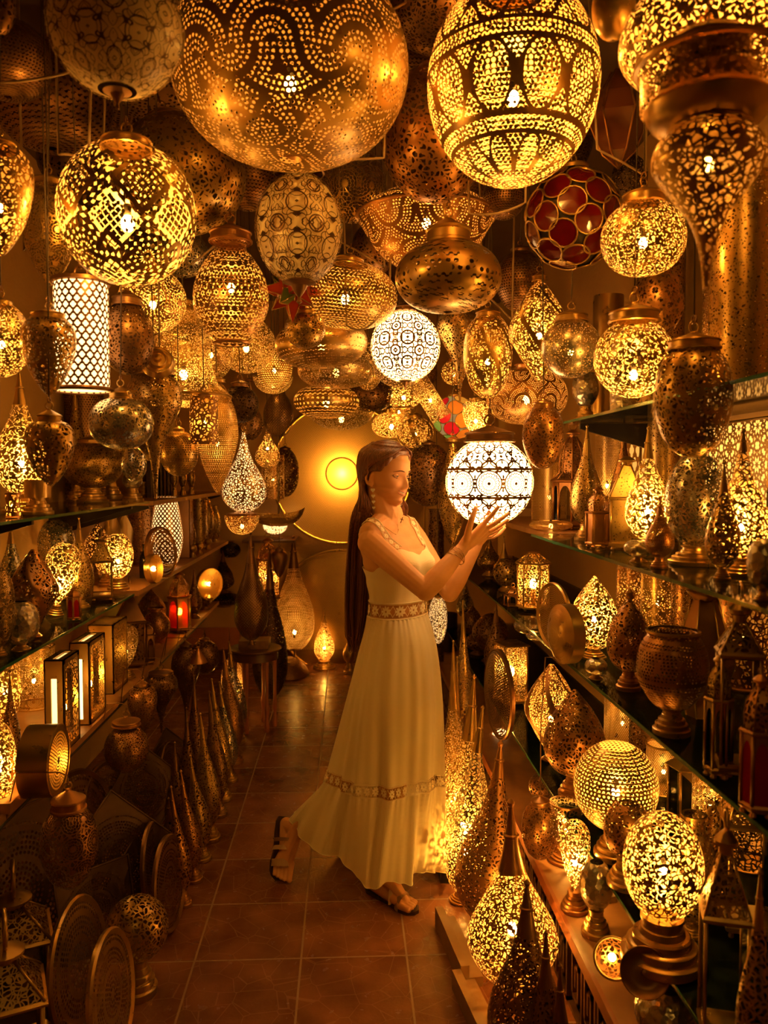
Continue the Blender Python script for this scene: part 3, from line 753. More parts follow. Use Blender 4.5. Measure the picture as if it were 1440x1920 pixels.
def box_lamp(px, top, pxw, L, b, label, lit=1, tone='gold', pat='mosaic 95 .09', slit=True, topslit=True, surf=None, H=None, az=0, name='box_lamp', th=None, group=None):
    """upright box lamp: narrow end faces the camera, broad pierced face looks into the aisle"""
    p, Ht = place(px, top, LL if surf is None else surf, b)
    s = p.y/F; W = th or pxw*s
    root = empty(name, p, az, label, 'lamp', group)
    T = metal(tone); t = .004; sx = 1 if p.x < 0 else -1
    x0, x1, y1 = -W/2, W/2, L
    fm = MB()
    def frame(face):                  # border bars of the two broad faces
        x = x1 if face > 0 else x0
        bw = .018
        for (a0,a1,c0,c1) in ((0,L,0,bw),(0,L,Ht-bw,Ht),(0,bw,0,Ht),(L-bw,L,0,Ht)):
            fm.box(min(x,x-face*t), a0, c0, max(x,x-face*t), a1, c1)
    frame(1); frame(-1)
    sl = W*.30
    for y in (0, L-t):
        if slit:
            fm.box(x0,y,0,-sl/2,y+t,Ht); fm.box(sl/2,y,0,x1,y+t,Ht); fm.box(-sl/2,y,0,sl/2,y+t,Ht*.07); fm.box(-sl/2,y,Ht*.80,sl/2,y+t,Ht)
        else: fm.box(x0,y,0,x1,y+t,Ht)
    fm.box(x0,0,0,x1,L,t)
    if topslit:
        fm.box(x0,0,Ht-t,-sl/2,L,Ht); fm.box(sl/2,0,Ht-t,x1,L,Ht); fm.box(-sl/2,0,Ht-t,sl/2,L*.12,Ht); fm.box(-sl/2,L*.88,Ht-t,sl/2,L,Ht)
    else: fm.box(x0,0,Ht-t,x1,L,Ht)
    fm.build('casing', T, root)
    for x in (x0+t*.5, x1-t*.5):
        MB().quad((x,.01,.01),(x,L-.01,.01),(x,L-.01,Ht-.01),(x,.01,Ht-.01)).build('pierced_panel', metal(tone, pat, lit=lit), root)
    if slit:
        MB().box(-sl/2,.006,Ht*.07,sl/2,.009,Ht*.8).build('diffuser', emis('lit_diffuser', (1,.62,.18), 2.2*lit) if lit else plain('opal_glass', (.85,.72,.48), .35), root)
    if topslit:
        MB().box(-sl/2,L*.12,Ht-.009,sl/2,L*.88,Ht-.006).build('diffuser', emis('lit_diffuser_top', (1,.55,.15), 1.0*lit) if lit else plain('opal_glass', (.85,.72,.48), .35), root)
    if lit:
        MB().ball((0,L*.5,Ht*.42), .014, 10, 6, 1.4).build('bulb', emis('lit_bulb', BULB, BULB_K*lit), root)
    return root
# ------------------------------------------------------------------ hanging lanterns
# overhead, near the camera
hang('fullglobe', 220, 55, 242, 235, 1.60, 'filigree 8 5.2 .055', 'W', 'large unlit globe of scrolled metal over cream glass at the top left corner', 'iron', cap=.3, finial=True)
hang('disc', 545, 140, 432, 318, 1.95, 'mandala 9 8 .31', 1.5, 'huge flattened brass pendant with rings of pierced dots, glowing slit left of its middle', cap=.25, bulbz=.42)
hang('globe', 960, 172, 316, 348, 1.92, 'window 11 96 .36', 9, 'big glowing globe with pointed oval windows of pierced dots, top right of centre', cap=.28)
hang('globe', 241, 412, 246, 246, 1.88, 'lattice 6 8', 5, 'bright globe with diamond net windows and rosettes, hanging at the upper left', cap=.36, ch=.7)
hang('egg', 2, 385, 116, 190, 1.75, 'leaf 90 .12', .8, 'pierced egg lantern cut by the left edge beside the upper wall', cap=.5)
hang('egg', 95, 448, 106, 178, 2.15, 'rosette 8 100', 0, 'dark pierced egg lantern with rosettes, left of the bright diamond net globe', cap=.55, ch=.9)
hang('disc', 15, 118, 150, 128, 2.0, 'dots 70 .26', 0, 'dark flattened pendant with tiny holes at the left edge under the ceiling', 'dark', cap=.3)
hang('globe', -2, 10, 60, 110, 1.7, 'leaf 90 .13', 0, 'dark lantern peeking in at the very top left corner', 'dark', cap=.4)
hang('disc', 98, 196, 215, 165, 2.5, 'dots 60 .26', 0, 'wide dark flattened pendant hanging below the upper left corner', 'dark', cap=.3)
hang('disc', 262, 165, 290, 125, 2.75, 'mandala 8 6 .3', 0, 'brown oblate pendant showing behind the scrolled cream glass globe', 'dark', cap=.2)
hang('disc', 362, 335, 242, 195, 2.45, 'leaf 75 .17', 0, 'wide brass pendant with triangular slits behind the bright diamond net globe', 'gold', cap=.3, tilt=-14)
hang('globe', 465, 325, 110, 140, 2.9, 'dots 50 .27', 0, 'dark dotted globe tucked right of the pendant with triangular slits', 'dark', cap=.4)
hang('fullglobe', 561, 430, 162, 200, 2.25, 'filigree 7 4.6 .075', 'W', 'unlit scrolled metal globe over cream glass hanging above the red star', 'iron', cap=.55, ch=.8, finial=True)
hang('globe', 662, 350, 118, 135, 2.75, 'rosette 7 85', 0, 'brass globe with swirling rosettes behind the huge flattened pendant', cap=.4)
hang('globe', 815, 262, 205, 232, 2.35, 'leaf 70 .15', 0, 'large unlit brown globe with curved slits, left of the big glowing oval-window globe', 'copper', cap=.3)
hang('disc', 832, 25, 210, 118, 2.3, 'leaf 95 .14', 0, 'shiny oblate pendant at the top edge between the two largest lanterns', 'dark', cap=.3)
hang('globe', 778, 112, 110, 140, 2.75, 'dots 46 .3', 0, 'dark dotted globe showing right of the huge flattened pendant', 'dark', cap=.35)
hang('lens', 799, 436, 255, 148, 2.75, 'mandala 8 9 .32', 1.6, 'glowing saucer pendant with a sharp rim and fans of dots', 'copper', cap=.3, rim=(.68,1.0), bulbz=.6)
hang('disc', 840, 523, 198, 124, 2.35, 'sparse 44 .3', 0, 'plump unlit brass pendant with scattered drill holes and a conical cap', 'gold', cap=.42, ch=1.3)
hang('disc', 1205, 450, 156, 132, 2.05, 'leaf 95 .10', 1.6, 'glowing oblate lantern with swirling slits right of the red glass globe', cap=.5, ch=.9)
hang('jug', 434, 552, 138, 186, 2.45, 'bigdots 62 .33', 1.1, 'jug-shaped copper pendant with a flared collar and small glowing windows', 'copper', cap=.55, ch=1.0, flat=False, bulbz=.55, rim=(.01,.43))
hang('disc', 642, 556, 192, 116, 2.75, 'dots 74 .33', 1.4, 'flattened dotted pendant with one bright spot, right of the red star', cap=.28, tilt=6)
hang('disc', 606, 646, 172, 88, 3.1, 'window 10 60 .2', .35, 'smooth golden oblate pendant with an engraved flower band', cap=.3, tilt=-4)
hang('egground', 572, 622, 76, 62, 2.9, 'leaf 120 .13', 0, 'small blunt lantern dangling under the red star', cap=.5)
hang('disc', 630, 697, 142, 62, 3.35, 'leaf 110 .14', .2, 'thin glassy oblate pendant under the golden engraved one', cap=.3)
hang('fullglobe', 760, 649, 130, 130, 3.05, 'filigree 9 3.6 .15', 'W8', 'dazzling white scroll-pierced globe in the middle above the woman', 'dark', cap=.3, finial=True)
hang('disc', 612, 754, 122, 60, 3.6, 'dots 40 .25', .9, 'dark oblate pendant with a single bright slit above the big wall disc', cap=.3)
hang('bowl', 640, 784, 130, 46, 4.2, 'mosaic 95 .10', .6, 'shallow glowing dotted bowl pendant just above the big wall disc', cap=.2)
hang('globe', 287, 568, 122, 112, 2.65, 'rosette 7 110', 1.4, 'round lantern with rosettes and a bright spot below the diamond net globe', 'copper', cap=.35)
hang('globe', 240, 640, 96, 126, 2.25, 'leaf 110 .16', 0, 'dark reddish globe hanging between the glowing cylinder and the tiered bell lantern', 'dark', cap=.55, ch=1.2)
hang('egg', 93, 672, 96, 140, 2.0, 'leaf 95 .13', 0, 'brass egg lantern with flower piercing, left of the tall glowing cylinder', cap=.62, ch=.7)
hang('globe', 5, 642, 100, 130, 1.95, 'mosaic 110 .10', 1.2, 'softly glowing globe cut by the left edge beside the brass egg', cap=.4)
hang('bell', 345, 668, 168, 180, 2.7, 'mosaic 130 .11', 1.8, 'glowing tiered bell lantern with a wide brim on the left', cap=.28, rim=(.08,1.0), bulbz=.3)
hang('globe', 396, 662, 84, 104, 3.0, 'rosette 7 110', .4, 'copper globe with dotted arcs behind the tiered bell lantern', 'copper', cap=.3)
hang('globe', 462, 650, 108, 100, 3.1, 'mosaic 120 .10', 1.1, 'glowing finely pierced globe right of the tiered bell lantern', cap=.35)
hang('disc', 228, 796, 116, 92, 2.15, 'leaf 105 .12', 0, 'shiny oblate lantern with flower slits over the left shelf, cone cap', 'silver', cap=.36, ch=1.2)
hang('invtear', 292, 820, 100, 230, 2.45, 'leaf 115 .14', 0, 'long brass lantern tapering downwards to a spike over the left shelves', cap=.75, ch=.5)
hang('globe', 336, 852, 70, 82, 2.75, 'window 7 46 .3', 0, 'small brass globe with almond windows of dots near the upper left shelf', cap=.3, ch=1.2)
hang('almond', 408, 822, 78, 208, 2.9, 'dots 60 .27', .5, 'long almond lantern of mesh-like brass left of the back wall', cap=.4)
hang('egg', 95, 853, 88, 118, 1.95, 'leaf 100 .14', 0, 'hanging brass egg in front of the glowing left-shelf lamp', cap=.5, ch=1.2)
hang('globe', 515, 692, 66, 80, 3.4, 'dots 44 .3', .9, 'small globe with a bright spot left of the golden engraved pendant', cap=.4)
hang('bowl', 512, 722, 74, 34, 3.7, 'mosaic 120 .10', .6, 'small shallow dome lantern under the bright-spotted small globe', cap=.4)
hang('vase', 522, 775, 56, 86, 3.8, 'net 34 .3', 0, 'dark netted vase lantern left of the big wall disc', 'dark', cap=.5)
hang('globe', 450, 760, 70, 66, 3.1, 'leaf 90 .15', 0, 'dark round lantern above the twin-bodied glowing pendant', 'iron', cap=.45, ch=1)
hang('globe', 252, 872, 46, 62, 2.5, 'leaf 100 .12', 0, 'small glassy globe left of the spike-tipped long lantern', 'silver', cap=.4)
hang('tear', 458, 885, 82, 150, 3.3, 'mosaic 100 .15', 'W1.8', 'bright teardrop lantern with a brass collar left of the back wall', cap=.12)
hang('bowl', 454, 985, 64, 36, 3.3, 'mosaic 150 .12', .5, 'small copper bowl lantern joined below the bright teardrop', 'copper', cap=.9, ch=.35, cord=False, ring=False)
hang('tear', 502, 838, 46, 78, 4.8, 'mosaic 100 .12', 1.0, 'small glowing drop lantern with a bright flame left of the wall disc', cap=.4)
hang('cyl', 512, 895, 42, 82, 5.4, 'mosaic 100 .14', .3, 'brown fluted cylinder lantern hanging below the small glowing drop', 'copper', cap=.6)
hang('globe', 535, 888, 52, 88, 5.6, 'leaf 60 .14', 0, 'dark round lantern overlapping the left rim of the big wall disc', 'dark', cap=.4)
hang('cyl', 383, 790, 52, 88, 2.75, 'leaf 75 .15', .3, 'dark pierced drum lantern in front of the long almond lantern', 'dark', cap=.5)
# right half
hang('vase', 1330, 60, 330, 220, 1.45, 'mosaic 75 .10', 3.0, 'big glowing pierced lantern filling the top right corner', cap=.3)
hang('cyl', 1325, 160, 240, 75, 1.33, 'mosaic 120 .10', 2.4, 'broad brass drum lantern with a glowing pierced band at the right', cap=.6, flat=True, rim=(.98,1.04), fixed=True)
hang('invtear', 1323, 395, 205, 300, 1.32, 'leaf 80 .13', .25, 'large vase-shaped lantern tapering down at the upper right edge', cap=.7, ch=.5, bulbz=.78, fixed=True)  # weak bulb added high inside to brighten this otherwise unlit lantern
hang('globe', 1150, 20, 80, 110, 1.6, None, 0, 'smooth brass ball ornament at the top edge left of the corner lantern', cap=.5)
hang('globe', 1180, 335, 66, 78, 2.6, 'leaf 110 .12', 0, 'small dark globe behind the green and copper glass lantern', 'iron', cap=.4)
hang('egground', 914, 672, 92, 150, 2.8, 'spiral 75 .13 6 3', 1.2, 'melon-shaped glowing lantern with twisting ribs right of the white globe', cap=.5, ch=1.0)
hang('invtear', 862, 668, 86, 170, 3.1, 'leaf 95 .14', 0, 'unlit drop lantern tapering down behind the ribbed melon lantern', cap=.5)
hang('twist', 1010, 622, 112, 190, 2.6, 'spiral 85 .12 4 2.6 .06', 1.5, 'tall twisted lantern with bright spiral ribs', cap=.25, ch=1.4)
hang('disc', 987, 744, 152, 104, 3.05, 'mandala 9 8 .33', 1.2, 'glowing oblate lantern with fans of dots above the held globe', 'copper', cap=.3)
hang('globe', 1070, 656, 112, 106, 2.45, 'leaf 140 .2', .25, 'mottled mercury-glass ball hanging on the right', 'silver', cap=.55, ch=.8)
hang('globe', 1187, 675, 148, 142, 2.1, 'leaf 75 .085', 3.0, 'very bright open-pierced globe under a brass dome cap on the right', cap=.62, ch=.85, bulbz=.3)
hang('egground', 1297, 755, 144, 205, 1.75, 'leaf 85 .13', 0, 'large unlit egg lantern hanging in front of the right shelves', cap=.66, ch=.75)
hang('egground', 1018, 822, 78, 114, 2.45, 'leaf 110 .15', 0, 'small unlit egg lantern right above the held globe', 'copper', cap=.5, ch=1.1)
hang('globe', 803, 892, 92, 116, 3.7, 'leaf 80 .12', 0, 'large dark pierced globe behind the woman\'s face', 'dark', cap=.3)
hang('teardrop_down', 848, 925, 52, 200, 3.5, 'leaf 100 .15', 0, 'slender twisted glass drop lantern behind the left side of the held globe', 'gold', cap=.5, lobes=(6,.06,12))
hang('egg', 892, 786, 50, 70, 3.3, 'mosaic 120 .09', 2.4, 'small very bright egg lantern touching the coloured glass ball', cap=.5)
hang('disc', 757, 744, 66, 44, 4.1, 'mosaic 85 .11', 1.8, 'small glowing lantern top of the three stacked below the white globe', cap=.5, rim=(.05,.5))
hang('disc', 734, 798, 74, 46, 4.5, 'mosaic 85 .11', 1.8, 'small bright-spotted lantern above the woman\'s head', cap=.5)
hang('disc', 778, 812, 70, 56, 4.3, 'spiral 80 .12 5 2', .7, 'small round lantern with dark spiral bands right above the woman\'s hair', cap=.4)
hang('disc', 748, 772, 46, 16, 4.4, 'mosaic 85 .11', .4, 'tiny collar lantern between the two stacked pendants over the woman', cap=.5)
hang('cyl', 828, 740, 38, 90, 3.4, 'mosaic 130 .11', .9, 'slim tilted tube lantern right of the white globe', cap=.8, tilt=-32, cord=False, ring=False)
hang('globe', 850, 700, 46, 44, 3.6, 'leaf 90 .12', .3, 'little copper lantern behind the slim tilted tube', 'copper', cap=.5)
hang('disc', 694, 742, 84, 60, 4.0, 'leaf 70 .14', 0, 'dark oblate lantern left of the stacked pendants over the woman', 'dark', cap=.4)
hang('globe', 690, 690, 56, 84, 3.5, 'mosaic 110 .14', .2, 'brown lantern half hidden left of the white globe', cap=.4)
hang('bowl', 750, 706, 100, 40, 3.25, 'leaf 110 .12', .3, 'smooth brass bowl lantern just under the white globe', cap=.4, cord=False, ring=False)
hang('globe', 975, 530, 90, 110, 2.9, 'dots 50 .28', 0, 'dark dotted round lantern right of the plump drilled pendant', 'dark', cap=.4)
hang('globe', 860, 350, 110, 90, 2.95, 'dots 50 .28', 0, 'dark lantern squeezed between the brown globe and the big oval-window globe', 'dark', cap=.4)
hang('globe', 945, 372, 80, 80, 2.6, 'dots 50 .3', 0, 'brown dotted globe directly below the big oval-window globe', 'dark', cap=.4)
hang('disc', 700, 470, 80, 90, 3.1, 'leaf 80 .16', 0, 'dark brown lantern between the glowing saucer and the scrolled cream globe', 'dark', cap=.4)
hang('globe', 715, 560, 70, 90, 3.2, 'leaf 90 .14', 0, 'brown pierced lantern behind the flattened dotted pendant', 'dark', cap=.4)
hang('globe', 555, 300, 130, 90, 3.0, None, 0, 'bell of clear glass hanging under the huge flattened pendant', 'dark', cap=.4)
hang('globe', 345, 480, 90, 80, 2.9, 'leaf 90 .12', 0, 'small dark mottled lantern left of the jug-shaped pendant', 'silver', cap=.4)
hang('tear', 468, 770, 50, 110, 3.6, 'leaf 90 .14', 0, 'dark drop lantern hanging between the almond lantern and the netted vase', 'dark', cap=.3)
hang('globe', 790, 700, 60, 60, 3.8, 'leaf 90 .14', 0, 'dark pierced globe behind the right side of the white globe', 'dark', cap=.4)
hang('vase', 1235, 560, 90, 130, 2.3, 'star 5', 0, 'unlit cylinder lantern with flower lattice behind the swirling-slit lantern', 'copper', cap=.8, flat=True)
hang('globe', 1060, 270, 100, 110, 2.9, 'dots 50 .28', 0, 'dark globe under the ceiling right of the big oval-window globe', 'iron', cap=.4)
hang('disc', 455, 255, 120, 90, 3.4, 'dots 50 .28', 0, 'dark round pendant high under the ceiling behind the huge flattened one', 'iron', cap=.4)
hang('disc', 130, 305, 110, 90, 2.6, 'leaf 70 .15', 0, 'blackened lantern directly above the egg with rosettes', 'iron', cap=.4)
hang('onion', 905, 905, 60, 110, 4.6, 'leaf 80 .15', 0, 'dim pierced onion lantern far behind the held globe', 'dark', cap=.3)
# the tall glowing cylinder
hang('cyl', 155, 635, 96, 196, 2.1, 'quatrefoil 22', 'W3.5', 'tall glowing cylinder lantern with clover-shaped piercing on the left', 'dark', cap=1.05, ch=.25, flat=True, rim=(.01,1.1))
# brass rings of the upper right lantern
r = hang('bowl', 1325, 232, 226, 66, 1.33, None, 0, 'heavy ringed brass collar hanging under the glowing drum lantern at the right', cap=.8, flat=True, cord=False, ring=False, fixed=True)
# the globe the woman holds
held = hang('globe', 917, 906, 165, 158, 2.86, 'medallion 10 3.3 .15 .235', 'W13', 'dazzling white globe lantern the woman holds between her hands', 'dark', cap=.56, ch=.75, name='held_globe_lantern', fixed=True)

# red glass star
def star_lantern():
    c = at(548, 545, 2.62); s = 2.62/F; R = 62*s
    root = empty('star_lantern', c, .3, 'red glass star lantern with brass edges below the scrolled cream globe', 'lantern')
    import itertools
    dirs = [Vector(d).normalized() for d in ((1,0,0),(-1,0,0),(0,1,0),(0,-1,0),(0,0,1),(0,0,-1))]+[Vector(d).normalized() for d in itertools.product((-1,1), repeat=3)]
    for i, d in enumerate(dirs):
        L = R*(1.0 if i < 6 else .88); b = R*.30
        t = d.orthogonal().normalized(); w = d.cross(t)
        q = [d*R*.32+t*b, d*R*.32+w*b, d*R*.32-t*b, d*R*.32-w*b]; tip = d*L
        m = MB(); e = MB()
        for k in range(4):
            m.poly([q[k], q[(k+1)%4], tip]); e.tube([q[k], tip], .0016, 5); e.tube([q[k], q[(k+1)%4]], .0016, 5)
        m.build('glass_point', [plain('garnet_glass', (.30,.03,.015), .12), plain('olive_glass', (.10,.14,.02), .12)][1 if i in (6,9) else 0], root)
        e.build('brass_edge', metal('gold'), root)
    MB().tube([(0,0,R),(0,0,CEIL-c.z)], .0028, 6).build('cord', M_cord(), root)
star_lantern()
# globes of coloured glass discs
def jewel(cx, cy, w, Y, cols, label, n, lit=0, rim=.0028):
    c = at(cx, cy, Y); R = w*Y/F/2
    root = empty('glass_disc_lantern', (c.x, c.y, c.z-R), .4, label, 'lantern')
    MB().ball((0,0,R), R*.965, 32, 20).build('inner_shell', plain('black_resin', (.02,.01,.008), .5) if not lit else emis('lit_core', (1,.55,.18), .25), root)
    pts = [];  ga = pi*(3-sqrt(5))
    for i in range(n):
        z = 1-2*(i+.5)/n; r = sqrt(1-z*z); pts.append(Vector((r*cos(ga*i), r*sin(ga*i), z)))
    rd = R*2.0/sqrt(n)
    for i, d in enumerate(pts):
        t = d.orthogonal().normalized(); w_ = d.cross(t); ce = Vector((0,0,R))+d*R*.985
        seg = 18; m = MB(); ring = []
        for k in range(seg):
            a = 2*pi*k/seg; ring.append(ce+(t*cos(a)+w_*sin(a))*rd*.94-d*R*.03)
        for k in range(seg): m.poly([ce+d*R*.0, ring[k], ring[(k+1)%seg]], smooth=True)
        m.build('glass_disc', cols[i % len(cols)], root)
        MB().tube([p+d*R*.012 for p in ring], rim, 5, closed=True).build('beaded_ring', metal('gold'), root)
    cap_parts(root, R*.3, R*.2, 2*R*.985, 'gold', True, True, CEIL-root.location.z)
jewel(1075, 410, 180, 2.35, [plain('ruby_glass', (.085,.002,.002), .10)], 'dark red glass-disc globe with beaded brass rings on the right', 44)
def lglass(n, c, k):
    m, g, b, out = mat(n); b.inputs['Base Color'].default_value = (*c, 1); b.inputs['Roughness'].default_value = .15
    b.inputs['Emission Color'].default_value = (*c, 1); b.inputs['Emission Strength'].default_value = k; return m
jewel(852, 783, 80, 3.6, [lglass('lit_red_glass', (.45,.01,.01), .5), lglass('lit_green_glass', (.2,.28,.03), .5), lglass('lit_amber_glass', (.6,.24,.02), .6), lglass('lit_orange_glass', (.55,.15,.01), .5)],
      'small globe of red, green and amber glass discs right above the woman', 26, lit=1, rim=.002)
# faceted dark glass lantern
c = at(1160, 235, 2.3); R = .085
root = empty('faceted_glass_lantern', (c.x, c.y, c.z-.12), .2, 'dark faceted copper and glass lantern right of the oval-window globe', 'lantern')
m = MB().lathe([(0,0),(R*.5,.04),(R,.14),(R*.75,.2),(R*.25,.27)], sides=6); m.build('glass_facets', plain('smoky_glass', (.10,.03,.012), .1), root)
e = MB()
for i in range(6):
    a = 2*pi*i/6+pi/6; e.tube([(r*cos(a), r*sin(a), z) for r, z in ((0,0),(R*.5,.04),(R,.14),(R*.75,.2),(R*.25,.27))], .003, 5)
e.build('copper_edges', metal('copper'), root); MB().tube([(0,0,.27),(0,0,CEIL-root.location.z)], .0028, 6).build('cord', M_cord(), root)
# brass concentric ornament facing the camera
c = at(296, 678, 2.35); root = empty('brass_rosette_ornament', c, 0, 'round brass cup with concentric rings facing the camera beside the tiered bell lantern', 'ornament')
MB().lathe([(0,.03),(.008,.028),(.012,.018),(.02,.016),(.024,.022),(.03,.012),(.037,.01),(.040,.014),(.046,.0),(.048,-.01),(0,-.02)], 40).build('ringed_cup', metal('gold'), root, Matrix.Rotation(radians(72), 4, 'X') @ Matrix.Rotation(radians(10), 4, 'Y'))
MB().tube([(0,.02,.04),(0,.02,CEIL-c.z)], .0028, 6).build('cord', M_cord(), root)
# brass boat-shaped lamp above a glowing white shade
c = at(524, 985, 5.2); s = 5.2/F
root = empty('boat_lamp', at(522, 985, 5.2), 0, 'hammered brass boat-shaped hanging bowl left of the wall disc', 'lamp')
m = MB(); n = 20
for i in range(n):
    for j in range(10):
        def P(u, v):
            x = -1+2*u; w = sqrt(max(0, 1-abs(x)**2.4)); a = pi*v
            lift = .30*max(0, x)**3*s*40
            return (x*50*s, -cos(a)*w*20*s, lift+22*s-sin(a)*w*24*s)
        m.poly([P(i/n,j/10),P((i+1)/n,j/10),P((i+1)/n,(j+1)/10),P(i/n,(j+1)/10)], smooth=True)
m.build('hammered_bowl', metal('gold', hammered=True), root); MB().tube([(0,0,.03),(0,0,CEIL-root.location.z)], .004, 6).build('cord', M_cord(), root)
# ------------------------------------------------------------------ left wall: upper shelf
S = stand
S('tear', 36, 700, 92, LT, -1.08, 'leaf 62 .075', 2.6, 'glowing teardrop lamp with a bright flame, leftmost on the upper left shelf', base=(.75,.14))
S('globe', 172, 815, 112, LT, -1.16, 'leaf 110 .14', 0, 'wide pierced globe lamp with brass cap on the upper left shelf behind the hanging egg', base=(.5,.22), topcap=(.45,.16))
S('cyl', 24, 925, 26, LT, -1.0, 'mosaic 60 .12', .15, 'little copper cup with round holes at the left end of the upper shelf', 'copper', base=(1.0,.08), basekind='flat', name='tealight_cup', cat='candle holder')
S('cyl', 70, 900, 46, LT, -1.0, None, 0, 'short plain brass lamp foot beside the little copper cup', base=(1.2,.5), name='brass_candle_stand', cat='candle holder')
S('vase', 248, 880, 36, LT, -1.04, None, 0, 'ribbed glass candle stand near the far end of the upper glass shelf', 'silver', base=(1.1,.4), name='candle_stand', cat='candle holder')
S('globe', 205, 790, 60, LT, -1.26, 'leaf 90 .14', 0, 'pierced globe lamp standing behind the wide capped globe', base=(.7,.25))
S('cyl', 145, 520, 70, LT, -1.3, 'dots 44 .28', 0, 'tall unlit cylinder lamp against the left wall behind the brass egg lanterns', 'dark', base=(1,.03), basekind='flat')
S('tear', 140, 720, 44, LT, -1.28, 'leaf 90 .15', 0, 'slim teardrop lamp by the wall behind the glowing cylinder', base=(.8,.14))
S('onion', 268, 800, 60, LT, -1.2, 'leaf 90 .15', 0, 'rounded pierced lamp behind the small glassy globe on the upper shelf', base=(.7,.2))
for i, (px, lab) in enumerate(((326, 'left one of the small brass candle cups on the far upper shelf'), (342, 'tall pierced cup between brass candle cups on the far upper shelf'), (358, 'right one of the small brass candle cups on the far upper shelf'))):
    S('bowlvase', px, 875+i*4, 15, LT, -1.03, 'leaf 90 .14', 0, lab, base=(.8,.3), group='candle cups on the far upper shelf', name='candle_cup', cat='candle holder')
for i in range(6):
    px = 284+i*7; p, h = place(px, 864+i*2, LT, -1.12)
    MB().box(-.012,-.07,0,.012,.07,h).build('boxed_lantern_carton', plain(['dark_card','brown_card'][i%2], [(.06,.03,.015),(.16,.07,.03)][i%2], .7))
    o = COL.objects[-1]; o.location = p; tag(o, ['first','second','third','fourth','fifth','last'][i]+' from the left of six thin cartons on the far upper shelf', 'carton', 'thin cartons on the far upper shelf')
# ---- middle shelf
S('tear', 20, 978, 52, LM, -1.26, 'leaf 80 .12', 0, 'pale teardrop lamp at the left edge of the middle shelf', 'silver', base=(.8,.1))
S('twist', 62, 1030, 84, LM, -1.02, 'spiral 75 .15 5 2.2 .10', 0, 'copper lamp with twisting ribs and a looped top on the middle left shelf', 'copper', base=(.3,.06), lobes=(5,.06,9))
S('globe', 105, 975, 66, LM, -1.24, 'leaf 85 .12', 0, 'dark round globe lamp behind the bright leaning egg lamp', 'silver', base=(.7,.35))
S('egglong', 100, 1018, 62, LM, -1.1, 'leaf 66 .07', 3.0, 'very bright egg lamp leaning on the middle left shelf', base=(.5,.14), tilt=10, neck=0)
S('tear', 148, 974, 50, LM, -1.06, 'leaf 95 .14', 0, 'brass teardrop lamp on the middle left shelf right of the bright egg', base=(.7,.09))
S('onion', 183, 980, 52, LM, -1.2, 'leaf 80 .14', .2, 'dark pointed onion lamp behind the small glazed square lantern', 'dark', base=(.6,.3))
S('globe', 222, 1002, 56, LM, 1105, 'leaf 70 .10', 2.4, 'small bright globe lamp on a brass foot at the end of the middle glass shelf', base=(.7,.2))
S('globe', 198, 1020, 40, LM, -1.12, 'leaf 120 .12', .5, 'copper globe lamp just left of the small bright globe', 'copper', base=(.7,.3))
S('disc', 38, 1128, 66, LM, -.985, None, 0, 'large mercury glass ball at the front of the middle left shelf', 'silver', base=(.5,.12), name='mercury_glass_ball', cat='ornament')
S('globe', 28, 1070, 34, LM, -1.12, None, 0, 'smaller mercury glass jar behind the large mercury ball', 'silver', base=(.7,.2), name='mercury_glass_jar', cat='jar')
S('egground', -6, 1070, 60, LM, -1.02, 'rosette 8 100', 0, 'pierced brass lamp cut off by the left edge on the middle shelf', base=(.5,.1))
poly_lantern(138, 1100, 28, LM, -1.0, 'tiny hexagonal lantern with red glass between the bright egg and the teardrop', panes='red', pat=None, roofh=.2, tone='copper', ring=True)
poly_lantern(190, 1010, 46, LM, -1.04, 'square brass lantern with clear panes on the middle left shelf', sides=4, pat='leaf 100 .14', roof='pyr', roofh=.26, rz=.3)
S('cyl', 265, 950, 46, LM, -1.2, 'leaf 90 .14', 0, 'pierced octagonal lamp behind the small bright globe', 'copper', base=(1.1,.06), basekind='flat', neck=0)
# dark bottle
p, h = place(270, 978, LM, -1.04); o = MB().lathe(crom([(0,0),(.022,0),(.026,.01),(.026,.09),(.018,.12),(.008,.14),(.008,.17),(0,.171)],4)).build('dark_bottle', plain('bottle_glass', (.015,.01,.008), .1)); o.location = p
tag(o, 'small dark bottle standing right of the small bright globe lamp', 'bottle')
# sheet-metal wall lamps standing behind
for i, (px, t_, lab) in enumerate(((203, 955, 'folded brass leaf lamp behind the onion lamp, left one of the two'), (226, 960, 'folded brass leaf lamp near the end of the middle glass shelf, right one'))):
    p, h = place(px, t_, LM, -1.3); r = empty('folded_leaf_lamp', p, .5, lab, 'lamp')
    m = MB()
    for k in range(12):
        a0, a1 = -.9+k*.15, -.9+(k+1)*.15
        m.poly([(.05*sin(a0),-.05*cos(a0),0),(.05*sin(a1),-.05*cos(a1),0),(.07*sin(a1)+.01,-.05*cos(a1),h*(1-.4*abs(a1))),(.07*sin(a0)+.01,-.05*cos(a0),h*(1-.4*abs(a0)))], smooth=True)
    m.build('folded_sheet', metal('gold'), r); MB().lathe([(0,0),(.05,0),(.05,.01),(0,.01)]).build('base', metal('gold'), r)
